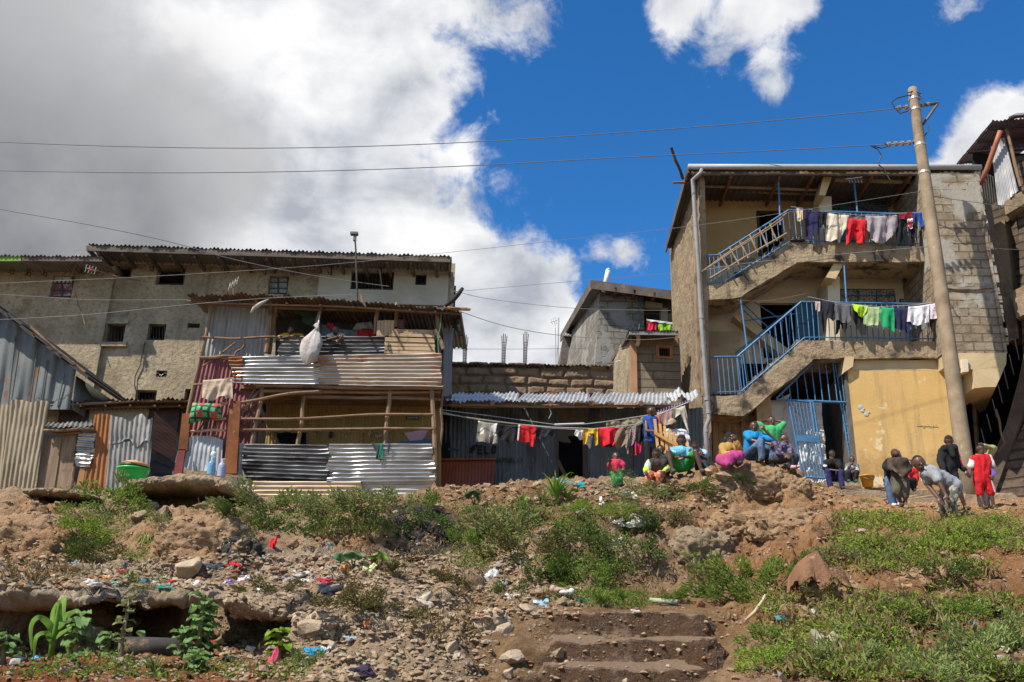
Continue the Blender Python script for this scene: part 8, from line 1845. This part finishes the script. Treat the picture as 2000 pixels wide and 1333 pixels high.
wash(FC,.055,1012,830,1016,830,[(1010,860),(1013,861)],(.70,.66,.66),'white side band of the red shirt '+T,.01,None,12,6)
wash(FC,.02,1047,834,1084,838,[(1046,852),(1066,853),(1083,852)],(.02,.02,.026),'short black cloth right of the red shirt '+T)
wash(FC,.0,1124,840,1140,841,[(1121,850),(1132,858),(1142,858)],(.66,.64,.64),'white garment left of the yellow one '+T)
wash(FC,-.04,1140,842,1157,842,[(1140,864),(1152,878),(1157,862)],(.62,.60,.62),'white cloth hanging below the yellow garment '+T)
wash(FC,.04,1139,838,1168,838,[(1139,868),(1145,866),(1150,848),(1160,848),(1163,869),(1168,868)],(.62,.36,.02),'yellow garment '+T)
wash(FC,.06,1169,837,1210,836,[(1172,862),(1176,870),(1192,868),(1196,874),(1206,862),(1210,848)],(.62,.016,.03),'large red garment next to the yellow one '+T,.05)
wash(FC,.0,1180,846,1202,846,[(1180,870),(1192,876),(1200,868)],(.012,.012,.012),'black cloth behind the large red garment '+T)
wash(FC,.03,1208,836,1234,834,[(1196,862),(1206,876),(1222,868),(1232,856)],(.26,.18,.12),'crumpled brown garment '+T,.06)
wash(FC,.06,1226,835,1243,832,[(1221,872),(1225,888),(1229,876),(1243,862)],(.30,.25,.22),'grey patterned garment '+T,.03,(.14,.10,.09),40)
wash(FC,.0,1228,850,1246,848,[(1227,888),(1246,892)],(.16,.10,.08),'dark brown garment behind the grey patterned one '+T)
wash(FC,.04,1237,834,1245,832,[(1235,850),(1242,856)],(.55,.04,.34),'magenta cloth '+T,.015,None,12,10)
wash(FC,.07,1243,832,1262,824,[(1238,860),(1250,868),(1260,870)],(.014,.013,.016),'black jacket beside the teenager '+T,.04)
wash(FC,.05,1240,862,1254,862,[(1240,886),(1248,890),(1253,880)],(.58,.02,.05),'red cloth low under the black jacket '+T,.03,(.55,.03,.35),5)
FD=Fac(870,15.7,1370,15.7)
line('washing_line',FD.q([(1140,829),(1185,824),(1262,812),(1310,800),(1348,784)],0),'line rising to the torn roof corner of the lean-to')
wash(FD,.0,1184,825,1262,813,[(1184,840),(1220,838),(1262,834)],(.34,.29,.17),'beige patterned mat hung behind the washing',.015,(.08,.06,.04),9,40)
wash(FD,.05,1283,808,1314,799,[(1287,826),(1298,832),(1308,826),(1314,814)],(.44,.26,.235),'dull pink towel behind the pine crib panel',.02)
wash(FD,.07,1278,815,1288,811,[(1280,830),(1292,838)],(.58,.12,.03),'orange cloth behind the pine crib panel',.02,None,12,10)
wash(FD,.06,1313,800,1338,793,[(1308,814),(1318,816),(1330,810),(1344,848),(1347,846),(1342,812)],(.55,.49,.38),'cream jacket hung at the top end of the rising line',.03)
pg=MB()
for k in range(12):
 f=k/11;pg.box(FD.p(1286+58*f,806-20*f-2,.01),(.012,.02,.05))
solo('clothes_pegs',pg,plain('peg',(.35,.25,.5),.6),'row of small pegs along the line rising to the torn roof','pegs',kind='stuff')
PD=18.2
pole=thing('utility_pole',U(1897,985,PD-1.2),'tall weathered concrete utility pole in front of the walk-up house','utility pole')
bs,tp=U(1897,990,PD-1.0),U(1782,174,PD)
POLEM=mk('pole_concrete',(.31,.24,.16),(.17,.125,.08),2.5,.9,0,.5,18,.02,streak=(.20,.14,.085),streak_t=(.55,.75),streak_s=(9,9,.35),spot=(.52,.45,.36),spot_t=(.64,.74),spot_s=2.5)
part(pole,'shaft',MB().tube([bs.lerp(tp,f)for f in(0,.1,.25,.4,.55,.7,.85,.97,1)],[.160,.157,.151,.144,.137,.128,.118,.108,.100],18),POLEM,True)
ax=(tp-bs).normalized()
def at(px,py,o=-.0):return U(px,py,PD+o)
for(y,r)in((196,.118),(222,.121),(305,.128),(368,.134)):
 f=(990-y)/(990-174);c=bs.lerp(tp,f*.995);m_=MB();m_.tube([c-ax*.03,c+ax*.03],r,16);part(pole,'steel_band',m_,plain('galv_band',(.42,.40,.36),.5,.5))
STL=mk('bracket_steel',(.16,.135,.12),(.09,.07,.06),6,.6,.5,.1)
m_=MB();m_.tube([at(1800,206),at(1832,202)],.04,6);m_.tube([at(1831,204),at(1803,243)],.035,6);m_.tube([at(1795,262),at(1784,279)],.04,6);part(pole,'bracket',m_,STL)
def insul(pts,n_,r):
 m2=MB();a,b=pts
 m2 .tube([a,b],.018,6)
 for k in range(n_):c=a.lerp(b,(k+.6)/(n_+.2));m2 .tube([c-(b-a).normalized()*.03,c+(b-a).normalized()*.03],r,10)
 return m2
part(pole,'insulator',insul((at(1748,212),at(1790,208)),3,.06),plain('porcelain',(.30,.24,.20),.25));part(pole,'insulator',insul((at(1795,208),at(1818,203)),2,.05),plain('porcelain',(.30,.24,.20),.25));part(pole,'insulator',insul((at(1728,283),at(1783,279)),4,.06),plain('porcelain',(.30,.24,.20),.25))
m_=MB()
for pts in([(1748,213),(1742,200),(1752,192),(1772,187),(1795,186),(1800,192),(1790,197)],[(1750,214),(1758,222),(1772,218),(1780,212)],[(1772,182),(1785,178),(1800,184),(1798,196)],[(1700,285),(1714,292),(1722,304),(1716,318)],[(1706,286),(1722,290),(1734,286),(1728,280)],[(1812,245),(1814,255),(1804,268)],[(1716,322),(1728,332),(1738,352),(1744,355)]):
 m_.tube([at(x,y,-.1)for x,y in pts],.014,5)
parts(pole,'jumper_wire',m_,plain('black_wire',(.03,.03,.03),.6))
m_=MB();m_.tube([at(1795,374,-.17),at(1806,372,-.17),at(1815,376,-.17)],.02,5);part(pole,'red_binding',m_,plain('red_binding',(.35,.06,.05),.7))
WIRE=plain('wire',(.15,.15,.16),.5);WIREP=plain('pale_wire',(.24,.23,.22),.6)
def wire(pts,label,r=.012,mat=WIRE):
 q=[U(*p)for p in pts];res=[]
 for i in range(len(q)-1):
  p0,p1,p2,p3=q[max(i-1,0)],q[i],q[i+1],q[min(i+2,len(q)-1)]
  for k in range(6):
   f=k/6;res.append(.5*((2*p1)+(p2-p0)*f+(2*p0-5*p1+4*p2-p3)*f*f+(3*p1-p0-3*p2+p3)*f**3))
 res.append(q[-1]);return solo('overhead_wire',MB().tube(res,r,5),mat,label,'wire')
wire([(-300,262,24),(0,278,23),(300,288,22),(600,289,21.2),(920,278,20.4),(1250,257,19.6),(1500,237,19),(1748,213,PD)],'upper overhead wire crossing the whole sky to the pole top',.011)
wire([(-300,328,24),(0,334,23),(300,338,22),(600,335,21.2),(900,325,20.4),(1200,309,19.6),(1500,295,19),(1728,283,PD)],'lower overhead wire crossing the whole sky to the pole',.011)
wire([(-100,385,17),(0,409,17),(160,437,17),(320,470,17.2),(460,508,17.4),(620,540,17.6),(760,560,17.8)],'thin dark wire falling across the plastered house from the grey cloud',.008)
wire([(-100,561,16),(0,554,16),(300,540,16),(620,519,16.5),(880,493,17),(1100,469,17.5),(1300,448,18),(1480,424,18),(1800,374,PD-.2)],'pale twisted wire running past the roofs to the red binding on the pole',.0045,WIREP)
wire([(-60,572,16),(60,579,16),(180,586,16),(370,586,15.6)],'thin pale wire ending at the left corner of the tin shack roof',.004,WIREP)
wire([(-60,628,14.8),(0,625,14.8),(180,614,14.8),(350,597,14.6),(520,583,14.4),(690,576,14.4)],'pale wire slung along under the tin shack roof edge',.0045,WIREP)
wire([(880,571,18),(1060,555,18.5),(1180,545,19),(1310,534,19.6)],'pale twisted wire between the shack roof and the walk-up wall',.005,WIREP)
wire([(880,566,18),(960,585,19),(1130,603,20),(1310,607,21)],'thin wire sagging over the gap towards the grey block house',.006,WIREP)
wire([(893,607,15),(990,638,16.5),(1100,656,18),(1240,664,19),(1316,660,19.8)],'thin wire from the shack corner sagging to the plank-windowed house',.007,WIREP)
wire([(878,682,17),(1040,682,18),(1230,679,19.5)],'thin level wire above the stone house',.005,WIREP)
wire([(1372,528,19.6),(1480,512,19.6),(1640,497,19.4),(1818,482,19)],'sagging grey wire along the upper gallery slab',.008,WIREP)
wire([(1824,384,18),(1900,395,18.5),(1960,402,19),(2060,404,19)],'wire from the pole to the dark house',.008)
wire([(1928,484,19),(1960,487,19),(2060,490,19)],'lower wire entering the dark house',.007)
wire([(1440,587,19.6),(1500,588,19.6),(1575,574,19.7)],'reddish cord tied between stair standard and washing line',.007,plain('red_cord',(.25,.10,.07),.7))
bz=FF.p(257,940,1.1)
g0=U(257,940,13.4)
bn=thing('basin',g0,'bright green plastic basin on the broad slab','basin');sc_=13.4/FPX
GRN=plain('green_plastic',(.03,.50,.09),.35)
part(bn,'bowl',MB().lathe(g0,[(0,0),(24*sc_,0),(26*sc_,6*sc_),(27.5*sc_,21*sc_),(31*sc_,22*sc_),(31*sc_,25*sc_),(28*sc_,25.5*sc_),(26*sc_,20*sc_),(0,17*sc_)],32),GRN,True)
solo('lid',MB().lathe(g0+V((.0,0,26*sc_)),[(0,0),(27*sc_,0),(29*sc_,2*sc_),(27*sc_,6*sc_),(0,7*sc_)],28),plain('dark_green_plastic',(.012,.06,.03),.4),'dark green lid lying in the green basin','lid',smooth=True)
solo('lid',MB().lathe(g0+V((.04,-.03,30*sc_)),[(0,0),(22*sc_,0),(25*sc_,3*sc_),(16*sc_,7*sc_),(0,8*sc_)],28,rot=Matrix.Rotation(.12,3,'Y')),plain('orange_plastic',(.60,.28,.12),.45),'peach orange lid on top of the green basin','lid',smooth=True)
solo('paper',MB().ball(g0+V((0,-.02,37*sc_)),(.07,.05,.03),9,6),c_(.6,.58,.6),'crumpled white paper on the orange lid','paper')
BOT=plain('bottle_blue',(.16,.33,.50),.15,0,.6);BOTL=plain('bottle_lilac',(.34,.38,.52),.15,0,.6)
for(x,y,mt,lb,cap_)in((411,928,BOT,'blue ribbed water bottle on the broad slab',(.5,.6,.6)),(431,932,BOTL,'lilac-clear ribbed water bottle beside the blue one',(.55,.5,.55))):
 c=U(x,y,13.2);k=13.2/FPX;t_=thing('water_bottle',c,lb,'bottle');pr=[(0,0),(7.4*k,0)]
 for j in range(7):pr+=[(8*k,(2+j*2.6)*k),(7.2*k,(3.3+j*2.6)*k)]
 pr+=[(7.8*k,22*k),(5*k,27*k),(2.6*k,29*k),(2.6*k,33*k),(0,33*k)]
 part(t_,'body',MB().lathe(c,pr,20),mt,True);part(t_,'cap',MB().lathe(c+V((0,0,33*k)),[(3*k,-1.5*k),(3*k,2*k),(0,2.5*k)],12),plain('cap',cap_,.4))
 m_=MB();m_.tube([c+V((-3*k,0,30*k)),c+V((-2*k,0,36*k)),c+V((4*k,0,37*k)),c+V((3*k,0,30*k))],.006,5);part(t_,'handle',m_,plain('cap',cap_,.4))
solo('plastic_bag',MB().ball(U(417,888,13.25),(.045,.035,.05),8,6),plain('pale_plastic',(.6,.68,.68),.4),'crumpled clear plastic stuck on the blue bottle neck','plastic bag',smooth=True)
c=U(1695,951,16.9);k=16.9/FPX;bk_=thing('bucket',c,'yellow-orange plastic bucket by the ochre wall','bucket')
part(bk_,'pail',MB().lathe(c,[(0,0),(10*k,0),(13*k,20*k),(14.2*k,20*k),(14.2*k,22*k),(12*k,22*k),(10*k,4*k),(0,3*k)],24),plain('yellow_plastic',(.62,.30,.015),.35),True)
part(bk_,'handle',MB().tube([c+V((-13*k,-.03,20*k)),c+V((-4*k,-.13,13*k)),c+V((8*k,-.13,12*k)),c+V((14*k,-.03,20*k))],.008,6),STL)
c=U(292,1288,6.75);ty=thing('tyre',c,'worn black tyre lying flat as a planter in the red soil','tyre')
vs=[];NT_,NP=48,14
for i in range(NT_):
 a=i/NT_*6.2832
 for j in range(NP):
  b2=j/NP*6.2832;r=.085*(1+.04*math.cos(3*b2));q=.215+r*math.cos(b2)*.9;tread=1+(.03 if(i%2==0 and math.cos(b2)>.4)else 0)
  vs.append(c+V((q*math.cos(a)*tread,q*math.sin(a)*tread,.07+r*math.sin(b2)*.85)))
part(ty,'carcass',MB().add(vs,[(i*NP+j,i*NP+(j+1)%NP,((i+1)%NT_)*NP+(j+1)%NP,((i+1)%NT_)*NP+j)for i in range(NT_)for j in range(NP)]),mk('old_rubber',(.06,.05,.042),(.03,.026,.022),6,.85,0,.4,40,spot=(.15,.10,.06),spot_s=4),True)
m_=MB();m_.lathe(c+V((0,0,.09)),[(0,.03),(.1,.025),(.2,0)],24);part(ty,'soil_fill',m_,mk('red_soil',(.26,.11,.05),(.16,.065,.03),8,.95,0,.8,30),True)
def rag(px,py,w_,h_,c,label,name='rag',cat='rag',seed=None,plast=False,D=None,lift=.02,c2=None):
 if w_>44:lift=.14
 g=U(px,py,D)if D else G(px,py)[0]
 if g is None:return
 k=g.y/FPX;a,b2=w_*k/2,h_*k/2;sd=seed or random.randint(1,999);P_=[]
 for i in range(13):
  row=[]
  for j in range(15):
   u,v=j/7-1,i/6-1;r=1+.3*math.sin(3*math.atan2(v,u)+sd)
   q=np.array([[u*1.3+sd,v*1.3,.5]]);n1_,n2_=float(fbm(q,1.6,3,sd)[0]),float(fbm(q,1.6,3,sd+3)[0])
   m_=min(1,1.2/max(1e-3,math.hypot(u,v)))if math.hypot(u,v)>1.2 else 1
   row.append(tuple(g+V((a*u*m_*r+n2_*a*.35,-lift-abs(n1_)*min(a,b2)*.9-.35*b2*(1-v*v)*(1-u*u)+.25*b2*-v,b2*-v*m_*r*.9+n1_*b2*.35+lift*.5))))
  P_.append(row)
 mt=plain('plastic_%d'%sd,c,.3,0,.5)if plast else cloth(c,c2,9)
 return solo(name,MB().grid(P_),mt,label,cat,smooth=True,recalc=False)
for(px,py,w_,h_,c,lb,nm)in((534,1068,12,34,(.60,.015,.02),'long red rag hanging down the bank under the shrub','rag'),(326,1142,32,9,(.42,.02,.05),'dark red rag on the brown ledge','rag'),(324,1149,26,8,(.01,.28,.20),'teal rag under the dark red one on the brown ledge','rag'),(637,1137,28,10,(.52,.03,.07),'twisted red rag in the middle of the rubbish','rag'),(644,1160,38,30,(.03,.035,.055),'heap of dark blue-black clothes below the twisted red rag','rag'),(676,1113,16,14,(.70,.22,.02),'orange plastic wrapper by the taro','plastic bag'),(722,1115,22,20,(.50,.60,.25),'lime and teal plastic bag by the grass tuft','plastic bag'),(826,1176,36,26,(.50,.42,.32),'beige rag on top of the sandy slope','rag'),(960,1130,34,28,(.66,.63,.60),'bundle of white plastic in the rubbish heap','plastic bag'),(1246,1035,46,24,(.62,.60,.50),'big clear-white plastic bag lying on the bank','plastic bag'),(612,1277,30,20,(.03,.30,.52),'bright blue rag on the sandy slope','rag'),(707,1314,38,20,(.045,.03,.06),'dark purple rag near the bottom of the sandy slope','rag'),(718,1222,14,14,(.66,.16,.02),'orange and red wrapper on the sandy slope','plastic bag'),(637,1274,16,18,(.62,.60,.56),'white paper scrap on the grey lump','paper'),(684,1250,18,10,(.30,.36,.42),'bluish plastic film on the sandy slope','plastic bag'),(1724,1175,22,18,(.70,.72,.74),'folded white plastic among the weeds','plastic bag'),(1930,1192,40,26,(.025,.022,.022),'black rubber scrap on the right bank','rubber scrap'),(1915,1225,22,10,(.52,.04,.05),'red rag below the black rubber scrap','rag'),(1880,1230,20,10,(.45,.12,.10),'reddish rag in the weeds left of the other red one','rag'),(1744,1277,12,12,(.62,.62,.64),'small white scrap low on the right bank','paper'),(1796,1320,18,16,(.58,.56,.60),'white crumpled scrap at the bottom of the right bank','paper'),(1770,1147,42,8,(.50,.33,.20),'long flat orange-tan board in the weeds','board'),(1208,1022,20,16,(.64,.60,.56),'white litter beside the low bright green mat','plastic bag'),(1137,1000,18,10,(.68,.68,.70),'white flat scrap by the low bright green weed','paper'),(1175,985,10,22,(.66,.62,.58),'torn white strip hanging on the low green mat','plastic bag'),(1098,943,26,10,(.25,.40,.62),'light blue cloth heap before the black doorway','rag'),(1128,948,24,9,(.02,.36,.38),'turquoise cloth before the black doorway','rag'),(1213,968,22,8,(.16,.42,.52),'pale blue plastic on the stone row','plastic bag'),(1238,972,12,14,(.66,.66,.62),'white plastic by the dusty grey bush','plastic bag'),(1207,1060,18,16,(.55,.58,.55),'white-blue litter hanging below the big clear bag','plastic bag'),(1140,1177,24,9,(.01,.12,.08),'dark green cloth above the top step','rag'),(1055,1180,26,14,(.36,.52,.60),'pale blue plastic at the foot of the rubbish heap','plastic bag'),(1240,1197,14,6,(.6,.58,.55),'small white scrap on the landing above the steps','paper'),(985,1143,10,8,(.02,.30,.42),'turquoise cap-like scrap in the rubbish heap','plastic bag'),(1000,1168,24,12,(.60,.57,.53),'pale plastic tray in the rubbish heap','plastic bag'),(38,1128,20,8,(.52,.50,.46),'pale scrap on the pale ledge','paper'),(180,1143,34,14,(.55,.53,.50),'white sacking on the rubble by the bushy green plant','sacking'),(225,1143,18,8,(.02,.32,.28),'turquoise scrap by the white sacking','plastic bag'),(212,1130,18,8,(.55,.22,.06),'orange scrap by the white sacking','plastic bag'),(238,1120,18,12,(.45,.05,.08),'red cap-like rag beside the angular tan block','rag'),(147,1103,12,5,(.02,.25,.50),'small blue scrap in the rubble','plastic bag'),(302,1143,26,10,(.60,.57,.52),'white cloth at the edge of the brown ledge','rag'),(385,1145,16,14,(.60,.60,.60),'white plastic cup-like scrap on the brown ledge','plastic bag'),(415,1112,34,18,(.07,.08,.10),'dark grey rag above the brown ledge','rag'),(458,1105,24,9,(.55,.03,.05),'red rag under the sooty patch','rag'),(478,1136,20,16,(.50,.50,.56),'clear plastic in the rubbish','plastic bag'),(448,1140,16,10,(.18,.10,.40),'purple wrapper in the rubbish','plastic bag'),(505,1158,18,12,(.64,.61,.53),'white lump on top of the brown ledge','plastic bag'),(590,1122,26,14,(.55,.50,.46),'white torn paper in the rubbish','paper'),(565,1135,30,16,(.36,.30,.26),'brownish rag in the rubbish','rag'),(600,1138,18,9,(.60,.56,.52),'small white plastic in the rubbish','plastic bag'),(610,1112,14,6,(.50,.06,.10),'small red scrap in the rubbish','plastic bag'),(660,1128,24,8,(.45,.30,.24),'pink-brown strip beside the twisted red rag','rag'),(75,1288,20,7,(.03,.25,.45),'blue scrap at the foot of the maize','plastic bag'),(42,1290,20,10,(.55,.50,.47),'white scrap in the vegetable bed','paper'),(432,1257,18,10,(.60,.46,.10),'yellow leaf-like scrap on the kale','plastic bag')):
 rag(px,py,w_,h_,c,lb,nm.replace(' ','_'),nm,plast=nm=='plastic bag',c2=(tuple(min(.7,x*1.8+.1)for x in c)if 'lime' in lb or 'orange and red' in lb else None))
rag(530,1310,22,60,(.55,.06,.13),'pink-red cloth trailing down the kale stalk','rag','rag',D=6.3)
rag(1612,1268,44,60,(.36,.33,.23),'torn khaki carton sheet standing on the right bank','carton','carton');rag(1640,1258,22,34,(.66,.66,.68),'white plastic wrapped on the torn khaki carton','plastic_bag','plastic bag',plast=True);rag(1600,1278,12,36,(.55,.45,.20),'yellow strip inside the torn khaki carton','carton','carton')
g=G(1592,1135)[0];k=g.y/FPX;P_=[]
prof_=[(x_*1.12,z_*1.12)for x_,z_ in[(-50,0),(-44,14),(-34,26),(-30,40),(-20,48),(-8,46),(-2,58),(14,56),(26,46),(34,40),(50,32),(46,14),(40,0)]]
for j in range(9):
 v=j/8;row=[]
 for(dx,dz)in prof_:row.append(tuple(g+V((dx*k*(1-.12*v),-.22*(1-v)*(.3+abs(math.sin(dx*.09)))+.06,dz*k*v*1.05-.05+.035*math.sin(dx*.2+v*4)+.03*math.sin(dx*.5+v*7)*(1-v)))))
 P_.append(row)
bs_=MB().grid(P_);bs_.grid([[tuple(V(p)+V((.01,.05+.04*math.sin(i),.0)))for i,p in enumerate(r_)]for r_ in P_]);solo('metal_sheet',bs_,mk('rust_brown_sheet',(.25,.125,.062),(.13,.065,.034),4,.8,0,.8,9,.05,spot=(.36,.21,.125),spot_s=5),'brown crumpled rusty sheet sticking out of the right bank','metal sheet',smooth=True,recalc=False)
m_=MB();m_.tube([G(1268,1180)[0]+V((0,-.03,.03)),G(1322,1184)[0]+V((0,-.03,.03))],.022,8);solo('cut_pipe',m_,plain('pale_green_pipe',(.36,.38,.26),.6),'pale greenish cut pipe above the top step','pipe',smooth=True)
m_=MB();m_.tube([U(1456,1212,7.2),U(1474,1196,7.2),U(1488,1176,7.2),U(1495,1162,7.2)],[.010,.014,.012,.009],7);solo('stick',m_,wood('bleached',(.50,.42,.30),(.34,.27,.18)),'bleached stick leaning at the right of the steps','stick',smooth=True)
m_=MB();g=G(1090,1163)[0];m_.ball(g+V((0,-.05,.04)),(.08,.038,.028),12,8);m_.ball(g+V((-.05,-.05,.05)),(.034,.034,.036),10,7);solo('shoe',m_,plain('old_shoe',(.42,.27,.2),.7),'old pinkish shoe in the rubbish heap','shoe',smooth=True)
m_=MB();g=G(1106,1166)[0];m_.ball(g+V((0,-.05,.035)),(.07,.035,.025),12,8);m_.ball(g+V((.045,-.05,.045)),(.03,.03,.03),10,7);solo('shoe',m_,plain('old_white_shoe',(.58,.55,.52),.7),'old white shoe beside the pinkish one','shoe',smooth=True)
SCR=[c_(.50,.45,.38),c_(.36,.30,.25),c_(.05,.05,.06),c_(.06,.24,.32),c_(.42,.08,.08),c_(.40,.32,.22)]
mb=MB()
for(x0,y0,x1,y1,n_)in((0,1090,660,1148,130),(950,1080,1130,1205,55),(1040,945,1260,1000,36),(1500,1060,2000,1330,40),(640,1100,960,1330,26),(30,1270,520,1333,24),(460,980,860,1090,20)):
 for k in range(n_):
  g,nn=G(random.uniform(x0,x1),random.uniform(y0,y1))
  if g is None:continue
  s_=.012+.03*random.random()**2;a=random.uniform(0,6.28);d=V((math.cos(a),math.sin(a)*.7,random.uniform(-.4,.6))).normalized();e_=d.cross(V((random.uniform(-.5,.5),-1,.6))).normalized();c=g+V((0,-.01,.015));m1=c+e_*s_*.1+V((0,-s_*.4,s_*.3))
  mb.add([c-d*s_-e_*s_*.6,c+d*s_*.9-e_*s_*.5,m1,c+d*s_+e_*s_*.5,c-d*s_*.8+e_*s_*.7],[(0,1,2),(1,3,2),(3,4,2),(4,0,2)],random.choice((0,0,0,0,1,1,1,1,2,2,5,5,5,3,4)))
solo('litter',mb,SCR,'small scraps of paper and plastic trodden into the slope',None,None,'stuff',recalc=False)
